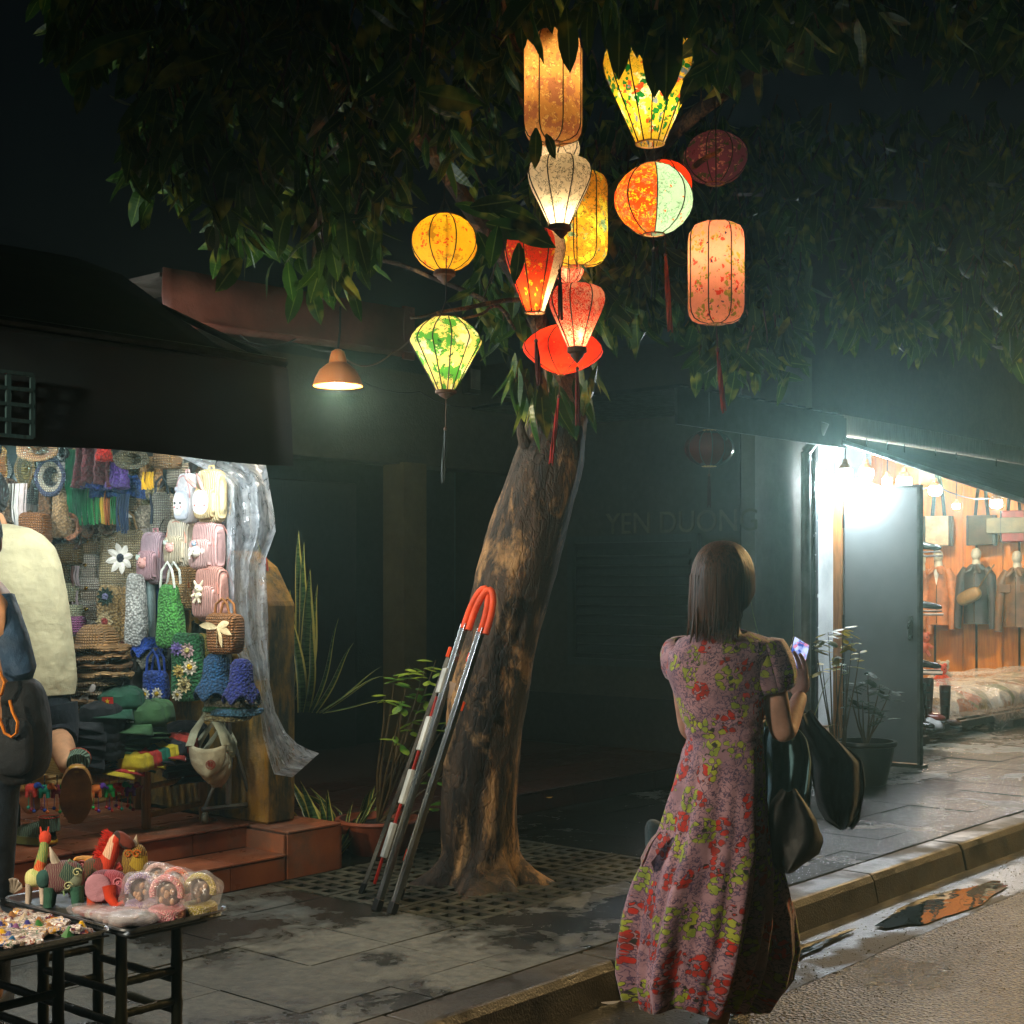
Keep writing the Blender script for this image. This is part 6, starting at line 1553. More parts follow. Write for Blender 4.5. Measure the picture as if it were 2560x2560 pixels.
g = MB(); g.se((0, 0, 0), (.035, .06, .06), .7, 18, 12, jit=.25, js=14); g.build('body', mt('#22363e', 'cloth'), e)

# ---------------- shopper in the cream shirt
AY = 6.1
def ap(u, v, dy=0): return atY(u, v, AY+dy)
al = Vector((ap(35, 800).x, AY, .36))
man = thing('person', 'shopper in a loose cream shirt and dark shorts stepping up into the bag stall', 'person', al)
J = {'pelvis': (ap(34, 705), .1), 'waist': (ap(28, 655), .1), 'chest': (ap(22, 600), .12), 'neck0': (ap(6, 555), .07), 'neck': (ap(-6, 525), .055), 'head': (ap(-12, 512), .06),
     'shR': (ap(26, 572), .055), 'elR': (ap(-6, 625, .05), .04), 'wrR': (ap(-14, 665, .1), .03), 'shL': (ap(-16, 560), .06), 'elL': (ap(-36, 630), .045), 'wrL': (ap(-40, 680, .1), .03),
     'hipR': (ap(48, 715), .08), 'knR': (ap(52, 735, .05), .066), 'caR': (ap(62, 745, -.14), .06), 'anR': (ap(69, 770, -.3), .036), 'hipL': (ap(28, 718), .1), 'knL': (ap(18, 765, .12), .062), 'caL': (ap(25, 785, .1), .055), 'anL': (ap(34, 814, .08), .038)}
E = [('pelvis', 'waist'), ('waist', 'chest'), ('chest', 'neck0'), ('neck0', 'neck'), ('neck', 'head'), ('neck0', 'shR'), ('shR', 'elR'), ('elR', 'wrR'), ('neck0', 'shL'), ('shL', 'elL'), ('elL', 'wrL'),
     ('pelvis', 'hipR'), ('hipR', 'knR'), ('knR', 'caR'), ('caR', 'anR'), ('pelvis', 'hipL'), ('hipL', 'knL'), ('knL', 'caL'), ('caL', 'anL')]
skin_body('body', J, E, SKIN2, man, al)
g, M_ = head_mesh(ap(-14, 498)-al, 1, .7, -.3); hd = g.build('head', SKIN2, man)
g = MB(); g.se(ap(-13, 493)-al, (.088, .1, .11), 1, 20, 12, jit=.08, js=30); g.build('hair', mt('#120e0b', 'rib'), man)
g = MB(); 
for s in (-1, 1): g.se(ap(-14, 498)-al+(M_ @ Vector((s*.03, .083, .008))), (.011, .004, .005), 1, 8, 6)
g.build('eyes', BLK, hd)
hand(man, al, ap(-14, 665, .1), (-1, .2, -.3), (0, -.5, -1), SKIN2); hand(man, al, ap(-40, 680, .1), (-.2, .2, -1), (1, 0, 0), SKIN2)
def loft(rows, P0, base, nc=48, dep=.7, fold=.03, ff=5, seed=0):
    P = []
    for i in range(len(rows)-1):
        for f in (0, .25, .5, .75) + ((1,) if i == len(rows)-2 else ()):
            a0 = [rows[i][k]*(1-f)+rows[i+1][k]*f for k in range(3)]; c0 = P0((a0[1]+a0[2])/2, a0[0])-base; hw = (a0[2]-a0[1])/2/F*P0(0, 0).y; row = []
            for j in range(nc):
                a = 2*PI*j/nc; k_ = 1+fold*math.sin(ff*a+seed+(i+f)*.5)+fold*1.6*noise.noise((math.cos(a)*1.7+seed, math.sin(a)*1.7, (i+f)*.55))
                row.append(c0+Vector((hw*k_*math.cos(a), hw*dep*k_*math.sin(a), 0)))
            P.append(row)
    return P
SHIRT = mt('#b8ae86', 'cloth', .9, .12)
g = MB(); g.grid(loft([(525, -18, 10), (529, -34, 30), (536, -44, 43), (548, -50, 54), (565, -50, 61), (590, -50, 66), (620, -44, 70), (655, -36, 74), (680, -30, 75), (694, -28, 73)], ap, al, dep=.62, seed=2, fold=.022), True); sh_ = g.build('shirt', SHIRT, man); sh_.modifiers.new('u', 'SUBSURF').render_levels = 2; sh_.data.polygons.foreach_set('use_smooth', [True]*len(sh_.data.polygons)); sh_.modifiers.new('s', 'SOLIDIFY').thickness = .004
g = MB(); g.tube([ap(28, 568, -.03)-al, ap(12, 592, -.05)-al, ap(2, 612, -.02)-al], [.1, .1, .09], 18); g.build('sleeve', SHIRT, sh_)
SHO = mt('#0b1218', 'cloth', .9)
g = MB(); g.grid(loft([(660, -18, 62), (688, -22, 69), (705, -24, 70), (722, -22, 69), (735, -16, 68)], ap, al, dep=.7, seed=4), True)
g.tube([ap(52, 705)-al, ap(55, 725, .0)-al, ap(57, 736, -.02)-al, ap(58, 742, -.05)-al], [.105, .1, .09, .08], 20); g.tube([ap(26, 705)-al, ap(22, 740, .08)-al, ap(19, 768, .12)-al], [.14, .12, .1], 20)
g.build('shorts', SHO, man)
def shoe(par, base, heel, toe, up, k, upper, sole_):
    d = (Vector(toe)-Vector(heel)); L = d.length; d.normalize(); up = Vector(up); up = (up-d*up.dot(d)).normalized(); x = d.cross(up); M = Matrix((x, d, up)).transposed()
    c = Vector(heel)-base
    def outline(q): return .03+.014*math.sin(PI*min(1, q*1.1))**.7*(1.2 if q > .5 else 1)-.006*math.exp(-((q-.45)/.12)**2)
    P = []
    for i in range(15):
        q = i/14; w_ = outline(q)*k*(math.sin(PI*min(.999, max(.001, q*.94+.03)))**.35); hh = (.078-.045*q if q < .8 else .042-.03*(q-.8)/.2)*k
        if q > .9: hh *= .7
        P.append([c+d*L*q+x*w_*math.cos(a)*(1 if math.sin(a) < 0 else .9)+up*(max(0, math.sin(a))*hh+.014*k) for a in [PI*(-.06+1.12*j/14) for j in range(15)]])
    g = MB(); g.grid(P); g.tube([c+up*.04*k+d*.012, c+up*.095*k+d*.025], [.032*k, .036*k], 14); o = g.build('shoe', upper, par)
    P = []
    n = 28; ring = []
    for i in range(n):
        a = 2*PI*i/n; q = .5-.5*math.cos(a); w_ = outline(q)*1.1*k*(1 if a < PI else -1)*(abs(math.sin(a))**.55)
        ring.append(c+d*(L*(q*1.04-.02))+x*w_)
    g = MB()
    P = [[p+up*z for p in ring] for z in (.022*k, .012*k, -.006*k)]
    g.grid(P, True); b = len(g.v); g.add([p-up*.006*k for p in ring], [tuple(range(n))]); g.add([p+up*.022*k for p in ring], [tuple(range(n))[::-1]])
    g.build('sole', sole_, o)
    g = MB(); hp_ = c+d*.012+up*.004*k; g.se(hp_, (.026*k, .02, .014), .8, 12, 8, M=M); g.build('heel_patch', mt('#c89020', 'plastic'), o)
    g = MB(); r = .036*k; g.tube([c+d*.025+up*.095*k+x*r*math.cos(a)+d*r*math.sin(a) for a in [2*PI*j/16 for j in range(17)]], .003, 5, cap=False); g.build('collar_trim', mt('#c8482c', 'cloth'), o)
    return o
UP = mt('#6f8468', 'rib')
h0 = atY(54, 838, 6.15); h0.z = .365; t0_ = atY(14, 842, 6.25); t0_.z = .365
shoe(man, al, h0, t0_, (0, 0, 1), 1.15, UP, mt('#6a7040', 'plastic'))
h1 = ap(77, 768, -.35); t1_ = ap(76, 822, -.27)
shoe(man, al, h1, t1_, (-.25, 1, .0), 1.35, UP, mt('#a8702c', 'plastic', .7, .35))
# ---------------- second person cut by the left edge
BY = 4.55
def bp(u, v, dy=0): return atY(u, v, BY+dy)
bl = atZ(-18, 1010, .12); bl = Vector((bp(-18, 800).x, BY, .12))
per = thing('person', 'person in a navy jacket and trousers cut by the left edge', 'person', bl)
J = {'pelvis': (bp(-22, 735), (.13, .1)), 'chest': (bp(-22, 640), (.16, .11)), 'neck0': (bp(-26, 590), (.08, .07)), 'neck': (bp(-26, 570), .05), 'head': (bp(-26, 556), .055), 'shR': (bp(0, 610), .055), 'elR': (bp(14, 665), .045), 'wrR': (bp(-2, 705, .15), .03), 'shL': (bp(-55, 610), .055), 'elL': (bp(-66, 670), .045), 'wrL': (bp(-60, 715, .1), .03),
     'hipR': (bp(-12, 760), .095), 'knR': (bp(-9, 880), .062), 'anR': (bp(-8, 990), .04), 'toR': (bp(-10, 1004, .16), .03), 'hipL': (bp(-36, 760), .095), 'knL': (bp(-40, 880), .062), 'anL': (bp(-42, 990), .04), 'toL': (bp(-44, 1004, .16), .03)}
E = [('pelvis', 'chest'), ('chest', 'neck0'), ('neck0', 'neck'), ('neck', 'head'), ('neck0', 'shR'), ('shR', 'elR'), ('elR', 'wrR'), ('neck0', 'shL'), ('shL', 'elL'), ('elL', 'wrL'), ('pelvis', 'hipR'), ('hipR', 'knR'), ('knR', 'anR'), ('anR', 'toR'), ('pelvis', 'hipL'), ('hipL', 'knL'), ('knL', 'anL'), ('anL', 'toL')]
skin_body('body', J, E, SKIN2, per, bl)
g, M_ = head_mesh(bp(-26, 540)-bl, 1, .3, 0); g.build('head', SKIN2, per)
g = MB(); g.se(bp(-26, 534)-bl, (.085, .1, .11), 1, 20, 12); g.build('hair', mt('#15100c', 'rib'), per)
hand(per, bl, bp(-2, 705, .15), (-.6, .4, -.5), (0, 1, 0), SKIN2)
NV = mt('#24405c', 'cloth', .7)
g = MB(); g.grid(loft([(592, -48, 0), (600, -56, 6), (640, -56, 6), (690, -52, 6), (735, -52, 4)], bp, bl, dep=.6, seed=6), True)
g.build('jacket', NV, per)
g = MB(); g.tube([bp(-4, 600)-bl, bp(8, 640, -.02)-bl, bp(17, 668, -.02)-bl, bp(14, 684, .03)-bl], [.06, .066, .06, .05], 18); g.build('jacket_sleeve', NV, per)
TR = mt('#14202c', 'cloth', .9)
g = MB(); g.tube([bp(-12, 735)-bl, bp(-9, 800)-bl, bp(-7, 890)-bl, bp(-6, 985)-bl], [.11, .085, .06, .05], 20); g.tube([bp(-36, 735)-bl, bp(-40, 890)-bl, bp(-42, 985)-bl], [.11, .065, .05], 20); g.build('trousers', TR, per)
for u in (-8, -42):
    g = MB(); g.se(bp(u, 1003, .06)-bl, (.045, .13, .035), .6, 18, 10); g.build('shoe', mt('#1c1c1e', 'leather'), per)
bq = bp(16, 730, .0)
bk = thing('backpack', 'black backpack with orange straps carried at the left edge', 'backpack', bq)
g = MB(); g.se((0, 0, 0), (.1, .09, .17), .6, 26, 16, jit=.12, js=7); g.build('body', mt('#0c1116', 'cloth', .9, .2, .45), bk)
g = MB(); g.se((.02, -.075, -.04), (.06, .04, .09), .6, 20, 12, jit=.1); g.build('pocket', mt('#0f151b', 'cloth', .8), bk)
OS = mt('#d8801c', 'cloth')
g = MB(); g.tube([bp(u, v, -.13)-bq for u, v in ((10, 700), (13, 712), (18, 722), (17, 733), (12, 737), (5, 733), (1, 722), (-4, 712))], .0085, 8, flat=.5); g.build('strap', OS, bk)
g = MB(); g.tube([bp(u, v, -.12)-bq for u, v in ((-8, 668), (0, 672), (5, 682), (2, 694), (-6, 700))], .0085, 8, flat=.5); g.build('strap', OS, bk)
# ================================================================ TOY TABLES
def local(q, base, rz): return Matrix.Rotation(-rz, 3, 'Z') @ (Vector(q)-Vector(base))
TB = mt('#2c2c1c', 'wood', .35)
def table(label, s0, s1, t0, t1, z, legs):
    e = sthing('bamboo_table', label, 'table', (s0+s1)/2, (t0+t1)/2, .12, 'low bamboo tables by the kerb'); cx, cy = (s0+s1)/2, (t0+t1)/2; hx, hy = (s1-s0)/2, (t1-t0)/2; zz = z-.12
    for (x, y) in legs:
        g = MB(); bamboo(g, (x-cx, y-cy, 0), (x-cx, y-cy, zz-.02), .017, 3); g.build('leg', TB, e)
    ys = sorted(set(y for x, y in legs)); xs = sorted(set(x for x, y in legs))
    for zc in (.22, .13):
        for y in ys:
            g = MB(); bamboo(g, (xs[0]-cx, y-cy, zc), (xs[-1]-cx, y-cy, zc), .012, 3); g.build('rail', TB, e)
        for x in xs:
            g = MB(); bamboo(g, (x-cx, ys[0]-cy, zc-.03), (x-cx, ys[-1]-cy, zc-.03), .012, 2); g.build('rail', TB, e)
    g = MB(); g.b3(-hx+.04, hx-.04, -hy+.04, hy-.04, zz-.03, zz-.012); g.build('tabletop', TB, e, smooth=False)
    tr = sthing('metal_tray', label.replace('low bamboo table', 'shallow metal tray').replace('with', 'on the table with'), 'tray', cx, cy, z-.012, 'shallow trays on the bamboo tables')
    g = MB(); g.b3(-hx, hx, -hy, hy, 0, .004); g.build('bottom', mt('#8d949a', 'metal', .35), tr, smooth=False)
    g = MB(); P = []
    for k in range(37):
        a = 2*PI*k/36; cxx, cyy = math.copysign(1, math.cos(a))*(hx-.03), math.copysign(1, math.sin(a))*(hy-.03)
        row = [(cxx+.03*f*math.cos(a), cyy+.03*f*math.sin(a), zq) for f, zq in ((.9, .004), (1.1, .022), (1.35, .024), (1.4, .018))]; P.append(row)
    g.grid(P); g.build('rim', mt('#b5bcc4', 'metal', .3), tr)
table('low bamboo table with wrapped trinkets at the bottom left corner', 1.45, 2.35, 3.47, 4.07, .5, [(x, y) for x in (1.6, 2.24) for y in (3.55, 3.95)])
table('low bamboo table with stuffed animals and glittery domes', 2.372, 2.72, 3.42, 4.05, .5, [(x, y) for x in (2.41, 2.6) for y in (3.5, 3.9)])
def toyq(u, v, t): return atT(u, v, t)
def on_table(u, v, z=.495): return atZ(u, v, z)
def swirl(par, pts, mat, name='spiral', r=.002):
    for c, n in pts:
        g = MB(); c = Vector(c); n = Vector(n).normalized(); x, y = basis(n)
        g.tube([c+(x*math.cos(a)+y*math.sin(a))*.0016*a for a in [.7*j for j in range(1, 14)]], r, 4); g.build(name, mat, par)
def toy(label, u, v, body, bl_, leg, mat, headf=None, extra=None, rz=0, n=4, matl=None, name='stuffed_toy'):
    e = thing(name, label, 'stuffed toy', on_table(u, v), rz, 'stuffed animals on the tray')
    bx, by, bz = body; g = MB(); g.se((0, 0, leg+bz*.8), (bx, by, bz), .85, 20, 12, jit=.08, js=20); g.build('body', mat, e)
    for sx__ in (-1, 1):
        for sy__ in ((-1, 1) if n == 4 else (0,)):
            g = MB(); g.tube([(sx__*bx*.6, sy__*by*.5, leg+bz*.3), (sx__*bx*.68, sy__*by*.55, 0.0)], [bx*.3, bx*.24], 10); g.build('leg', matl or mat, e)
    if extra: extra(e, bx, by, leg+bz*.8)
    return e
PAT = {}
def patch(name, a, b, c_, sc_=45):
    m = NT(name); o = m.coord(); v = m.vor(o, sc_*.5, out='Color'); s_ = m.n('SeparateColor'); m.L(v, s_.inputs[0]); c = m.mix(m.step(s_.outputs[0], .45, .5), H(a), H(b)); c = m.mix(m.step(s_.outputs[1], .66, .7), c, H(c_))
    c = m.mix(m.step(m.wave(o, sc_*1.3, 5), .8, .9, 0, .6), c, H(c_))
    m.set(col=c, rough=.85, nrm=m.bump(m.noise(o, 180, 2), .5, .004)); return m.mat
def giraffe(e, bx, by, z):
    g = MB(); g.tube([(bx*.3, 0, z), (bx*.4, 0, z+.04), (bx*.75, 0, z+.085), (bx*.8, 0, z+.11)], [.02, .017, .015, .012], 12); g.build('neck', patch('toy_neck', '#c83820', '#6c8a50', '#d8c060'), e)
    g = MB(); g.se((bx*.85, 0, z+.12), (.018, .012, .022), .9, 12, 8); 
    for s in (-1, 1): g.tube([(bx*.8+s*.008, 0, z+.125), (bx*.8+s*.012, 0, z+.155)], [.005, .002], 6)
    g.build('head', mt('#d8482c', 'cloth'), e)
toy('tall long necked patchwork giraffe toy at the back left of the tray', 36, 903, (.032, .028, .028), .03, .055, patch('toy_lime', '#a8b86a', '#c8c880', '#e0dca8'), extra=giraffe, matl=mt('#c8b8a8', 'cloth'), rz=.2)
def bird(e, bx, by, z):
    g = MB(); g.tube([(-bx*.2, 0, z+.02), (-bx*.45, -.01, z+.06), (-bx*.6, -.02, z+.095)], [.016, .012, .002], 8); g.build('horn', mt('#d8ccb8', 'cloth'), e)
    g = MB(); g.tube([(bx*.9, 0, z+.02), (bx*.3, -.01, z+.055), (-bx*.1, -.02, z+.01), (bx*.1, -.03, z-.05)], .003, 6); g.build('cord', mt('#7c9a6c', 'cloth'), e)
    g = MB(); g.se((-bx*.9, -.02, z), (.022, .02, .028), .9, 12, 8); g.build('head', mt('#35605a', 'cloth'), e)
    swirl(e, [((bx*.3, -by-.002, z-.02), (0, -1, 0)), ((bx*.7, -by+.004, z+.02), (0, -1, 0))], mt('#c8cc98', 'cloth'))
toy('dark green and maroon patchwork elephant toy with a cream horn', 64, 905, (.062, .04, .05), .05, .045, patch('toy_green', '#1c3a30', '#5a2030', '#8a9a80'), extra=bird, matl=mt('#2c5a48', 'cloth'), rz=.15)
def spots(e, bx, by, z): 
    swirl(e, [((x, -by-.001, z+q), (0, -1, 0)) for x, q in ((-.02, .01), (.02, -.01), (.0, .025))], mt('#c87878', 'cloth'))
    g = MB(); g.se((bx*.9, 0, z+.02), (.03, .025, .03), .9, 12, 8); g.build('head', patch('toy_brown', '#4a2020', '#7c3028', '#a86050'), e)
toy('maroon patchwork hippo toy with a yellow saddle behind the green elephant', 85, 893, (.05, .035, .04), .04, .04, patch('toy_maroon', '#6c2430', '#3c1c20', '#b85c58'), extra=lambda e, a, b, z: (spots(e, a, b, z), MB().se((0, 0, z+.036), (.035, .03, .008), .8, 14, 6).build('saddle', mt('#d8902c', 'cloth'), e)))
def horse(e, bx, by, z):
    g = MB(); g.tube([(bx*.5, 0, z), (bx*.9, 0, z+.045), (bx*1.2, 0, z+.085), (bx*1.4, 0, z+.095)], [.028, .024, .02, .017], 12); nk = g.build('neck', patch('toy_redneck', '#c83818', '#e0b898', '#8a2014'), e)
    g = MB(); rr_ = random.Random(3)
    for i in range(130):
        q = rr_.random(); b = Vector((bx*(.4+.9*q)-.012, 0, z+.02+.09*q)); g.tube([b, b+Vector((rr_.uniform(-.03, -.012), rr_.uniform(-.015, .015), rr_.uniform(.0, .022)))], [.0022, .0008], 4)
    g.build('mane', mt('#e0280c', 'cloth'), e)
    g = MB(); g.se((bx*1.75, 0, z+.085), (.038, .017, .02), .85, 14, 8, M=Matrix.Rotation(.7, 3, 'Y')); g.build('head', patch('toy_dark', '#181818', '#2c2824', '#6c2c1c'), e)
toy('patchwork horse toy with a shaggy scarlet mane', 98, 895, (.045, .03, .032), .05, .06, patch('toy_horse', '#5c2018', '#2c3c28', '#a84028'), extra=horse, rz=.1)
def eleph(e, bx, by, z):
    g = MB(); g.se((-bx*.3, -by*1.0, z+.005), (bx*.62, .008, by*1.0), .9, 16, 8); g.build('ear', mt('#c08a98', 'cloth'), e)
    g = MB(); g.tube([(bx*.25, -by*1.0, z+.01), (bx*.35, -by*1.25, z-.02), (bx*.7, -by*1.5, z-.045), (bx*1.05, -by*1.4, z-.035)], [.021, .017, .013, .009], 10); tk = g.build('trunk', mt('#b83414', 'cloth'), e)
    g = MB(); g.se((bx*.25, -by*1.3, z+.005), (.004, .003, .004), 1, 8, 6); g.build('eye', mt('#e0d8c8', 'plastic'), tk)
    swirl(e, [((bx*.6, -by*.8, z+.02), (.4, -1, .2)), ((-bx*.1, -by*.3, z+bx*.7), (0, -.5, 1))], mt('#d0808c', 'cloth'))
toy('pink and maroon elephant toy with an orange trunk at the tray front', 108, 910, (.062, .042, .05), .04, .03, patch('toy_pink', '#8a3440', '#4a2028', '#c06c78'), extra=eleph, matl=mt('#b84020', 'cloth'))
def owl(e, bx, by, z):
    swirl(e, [((-.012, -by-.003, z+.03), (0, -1, 0)), ((.014, -by-.003, z+.03), (0, -1, 0))], mt('#d87018', 'cloth'), 'eye_ring', .0025)
    g = MB(); g.tube([(0, 0, z+.05), (.006, 0, z+.085)], [.014, .001], 8); g.build('tuft', mt('#c8b8a0', 'cloth'), e)
    g = MB(); g.tube([(-bx, -.01, z-.01), (-bx*1.9, -.02, z-.03), (-bx*2.2, -.02, z-.05)], [.014, .012, .01], 8); g.build('wing', mt('#b83c34', 'cloth'), e)
toy('yellow patchwork owl toy with orange ringed eyes', 135, 893, (.04, .03, .055), .04, .055, patch('toy_owl', '#9a8020', '#5c3c1c', '#c8b040'), extra=owl, n=2, matl=mt('#b83820', 'cloth'))
# glitter domes wrapped in plastic
def glitter(name, a):
    m = NT(name); o = m.coord(); v = m.vor(o, 260); m.set(col=m.mix(m.step(m.vor(o, 120, out='Color') if False else v, .2, .5), H('#f0dcd0'), H(a)), rough=.3, spec=.8, nrm=m.bump(v, 1, .004)); return m.mat
WR = clear_plastic('wrap', .2, '#f2eef0')
def dome(label, u, v, k, col):
    e = thing('wrapped_dome', label, 'trinket box', on_table(u, v), RG.uniform(-.3, .3), 'glittery domes wrapped in film')
    gm = glitter('glitter_'+col.strip('#'), col)
    g = MB(); g.lathe([(.001, 0), (.048*k, .0), (.05*k, .006), (.05*k, .03*k), (.044*k, .036*k), (.001, .036*k)], 28); g.build('base', gm, e)
    g = MB(); P = []
    for j in range(21):
        a = -.25+(PI+.5)*j/20; c = Vector((.04*k*math.cos(a), 0, .072*k+.042*k*math.sin(a)))
        P.append(c)
    g.tube(P, .0095*k, 10); g.build('arch', gm, e)
    g = MB(); g.se((0, .018*k, .07*k), (.036*k, .014*k, .036*k), 1, 16, 10); g.build('back', mt('#6c5a50', 'plastic'), e)
    g = MB()
    for i in range(7): g.se((RG.uniform(-.018, .018)*k, -.005*k, .042*k+RG.uniform(0, .045)*k), (.007*k, .006*k, .009*k), 1, 8, 6)
    g.build('figurine', mt('#b89070', 'plastic'), e)
    g = MB(); g.se((0, 0, .058*k), (.061*k, .058*k, .064*k), .8, 30, 20, jit=.22, js=22); g.build('film', WR, e)
dome('pink glitter dome with tiny figures wrapped in film, largest in front', 167, 920, 1.08, '#d87c88')
dome('yellow green glitter dome wrapped in film at the tray corner', 200, 915, 1.02, '#b0a030')
dome('lilac glitter dome wrapped in film left of the pink one', 141, 913, .98, '#9a88b8')
dome('orange glitter dome wrapped in film behind the pink one', 176, 903, .9, '#e05c30')
dome('small white pink dome wrapped in film behind the orange one', 158, 898, .9, '#d8b0b0')
# film wrapped packets on tray two
for i in range(26):
    u = 60+RG.uniform(0, 95); v = 913+RG.uniform(-4, 14)+(u-60)*.03
    if v > 928+ (u-110)*-.1: v = 920
    q = on_table(u, v, .505+RG.uniform(0, .02)); s_, t_ = st(q)
    if t_ < 3.47 or s_ < 2.42: q = W(max(2.44, s_), max(3.49, t_), q.z)
    e = thing('wrapped_packet', '%s film wrapped packet in the heap at the front of the tray of toys' % (OR_[i] if i < 14 else 'later'), 'packet', q, RG.uniform(0, 3), 'film wrapped packets heaped on the toy tray')
    e['label'] = 'flat %s film wrapped trinket packet in the heap on the toy tray' % ('brown', 'tan', 'maroon', 'pinkish', 'olive', 'cream')[i % 6]
    g = MB(); g.se((0, 0, 0), (.045, .03, .009), .5, 18, 8, jit=.2, js=20); g.build('content', mt(['#a87c6c', '#c8a890', '#8a4c44', '#b8928c', '#5c6448', '#c4b4a4'][i % 6], 'plastic'), e)
    g = MB(); g.se((0, 0, .002), (.055, .04, .012), .6, 24, 10, jit=.35, js=30); g.build('film', WR, e)
# trinkets on tray one: small cone shaped charms and packets
tcol = ['#d84c20', '#e0b020', '#3c3c8a', '#2c6a9a', '#b0443c', '#3c7a3c', '#c8b8a0', '#8a5a8a', '#d8d0c0', '#a8784c']
TKM = []
for ta, tb, tc_ in (('#b8aca0', '#8c3c30', '#e8e0d8'), ('#c8b8a8', '#34508c', '#d8a040'), ('#9a8c84', '#3c6a48', '#e0d0c8'), ('#d8d0c8', '#b05c2c', '#6c4460')):
    m = NT('trinket_print'); o = m.coord(); m.set(col=m.mix(m.step(m.noise(o, 90, 2), .5, .53), m.mix(m.step(m.noise(o, 60, 3), .52, .56), H(ta), H(tb)), H(tc_)), rough=.18, spec=.8, nrm=m.bump(m.noise(o, 110, 3), .8, .006)); TKM.append(m.mat)
for i in range(150):
    s_ = RG.uniform(1.9, 2.32); t_ = RG.uniform(3.52, 4.02)
    q = W(s_, t_, .494+RG.uniform(0, .006)); cone = RG.random() < .3
    c_ = tcol[i % len(tcol)]; cn = ['orange', 'yellow', 'indigo', 'blue', 'brick red', 'green', 'tan', 'mauve', 'cream', 'brown'][i % 10]
    g = MB()
    if cone: g.lathe([(.001, .03), (.004, .029), (.014, .01), (.018, 0), (.001, 0)], 12, wav=lambda r, z, a, i_: (r*(1+.1*math.sin(a*5)), 0))
    else: g.se((0, 0, .008), (.034, .024, .009), .5, 12, 6, jit=.3, js=40)
    o = g.build('paper_charm' if cone else 'trinket_packet', mt(c_, 'plastic') if cone else TKM[i % 4], None, loc=q, rot=(RG.uniform(-.25, .25), RG.uniform(-.25, .25), RG.uniform(0, 3)))
    tag(o, ('%s cone shaped paper charm lying on the left tray' % cn) if cone else '%s film wrapped trinket packet on the %s of the left tray' % (('grey', 'beige', 'taupe', 'white')[i % 4], ('left front', 'middle front', 'right front', 'left back', 'middle back', 'right back')[min(2, int((s_-1.9)/.141))+(3 if t_ > 3.77 else 0)]), 'charm' if cone else 'packet', ('%s paper charms on the left tray' % cn) if cone else 'film wrapped trinkets on the left tray')
# shell like ornament and things behind the tables
e = thing('seashell', 'pale ribbed scallop shell standing behind the toy giraffe', 'shell', on_table(14, 893, .5))
g = MB(); P = [[(.035*q*math.sin(a), .004*math.cos(a*14)*q-.01*q*q, .05*q*math.cos(a)+.0) for q in (0, .3, .6, .85, 1)] for a in [-1.2+2.4*j/60 for j in range(61)]]
g.grid(P); o = g.build('shell', mt('#a89c8c', 'plastic'), e); o.modifiers.new('s', 'SOLIDIFY').thickness = .003

# ================================================================ LEATHER SHOP GOODS
def rs_(x, y): return (2200+x*.3934)/2.5, (1180+y*.3934)/2.5
def jacket(label, cx, y0, y1, w, col, kind, openf=False, bag=False, pockets=False, s=16.2):
    u, v = rs_(cx, y0); q = atS(u, v, s); k = q.y/F*.3934/2.5; Hh = (y1-y0)*k; Wd = w*k/2
    e = thing('jacket', label, 'jacket', q, TH-PI/2+.15, 'jackets hung on busts along the plank wall')
    P = []
    for i in range(15):
        f = i/14; z = -Hh*f; ww = Wd*(.42+.38*min(1, f/.1)) if f < .1 else Wd*(.8+.02*math.sin(f*6)); row = []
        for j in range(33):
            a = 2*PI*j/32; row.append((ww*.86*math.cos(a), .5*ww*math.sin(a)*(1+.06*math.sin(a*4+f*5)), z+.02*(1-abs(math.cos(a)))*(f < .05)))
        P.append(row)
    g = MB(); g.grid(P); mm = mt(col, kind); g.build('body', mm, e)
    for sg in (-1, 1):
        g = MB(); g.tube([(sg*Wd*.52, 0, -Hh*.06), (sg*Wd*.78, 0, -Hh*.2), (sg*Wd*.92, -.02, -Hh*.6), (sg*Wd*.95, -.06, -Hh*1.08)], [.05, .062, .05, .042], 12); g.build('sleeve', mm, e)
        g = MB(); g.blade((sg*.015, -.1, -.005), (sg*.5, -.35, -.55), (1, 0, .3), .13, .07, droop=.1, fold=.1); o = g.build('collar', mm, e); o.modifiers.new('s', 'SOLIDIFY').thickness = .006
    g = MB(); g.tube([(0, -.0, -.06), (0, 0, .06)], [.055, .045], 12); g.se((0, -.005, .12), (.055, .06, .075), .9, 16, 12); g.build('bust_head', mt('#b9b7a4', 'plastic', .3), e)
    if openf:
        g = MB(); g.poly([(-.04, -Wd*.42, -.03), (.04, -Wd*.42, -.03), (.0, -Wd*.45, -.22)], (0, -.01, 0)); g.build('shirt_front', mt('#d8d8d0', 'cloth'), e)
    g = MB(); g.b3(-.004, .004, -Wd*.46, -Wd*.41, -Hh*.98, -.1); g.build('zip', mt('#8a7a5a', 'metal'), e)
    if pockets:
        for sg in (-1, 1): 
            g = MB(); g.b3(sg*.11-.06, sg*.11+.06, -Wd*.43, -Wd*.36, -Hh*.42, -Hh*.28); g.build('pocket', mm, e, bevel=.006)
    return e, Wd, Hh
jacket('tan leather jacket open over a white shirt front', 370, 600, 970, 200, '#b5713c', 'leather', True)
e, Wd, Hh = jacket('dark grey leather jacket wearing a belt bag across the chest', 610, 590, 965, 230, '#3c3430', 'leather')
jacket('olive brown leather jacket with chest pockets at the right edge', 870, 610, 985, 230, '#6c4c2c', 'leather', pockets=True)
jacket('tan leather jacket mostly hidden behind the open grey door', 262, 620, 1000, 120, '#a8683c', 'leather')
q = atS(*rs_(565, 790), 16.0)
b = thing('belt_bag', 'small olive leather belt bag slung across the dark grey jacket', 'belt bag', q, TH-PI/2)
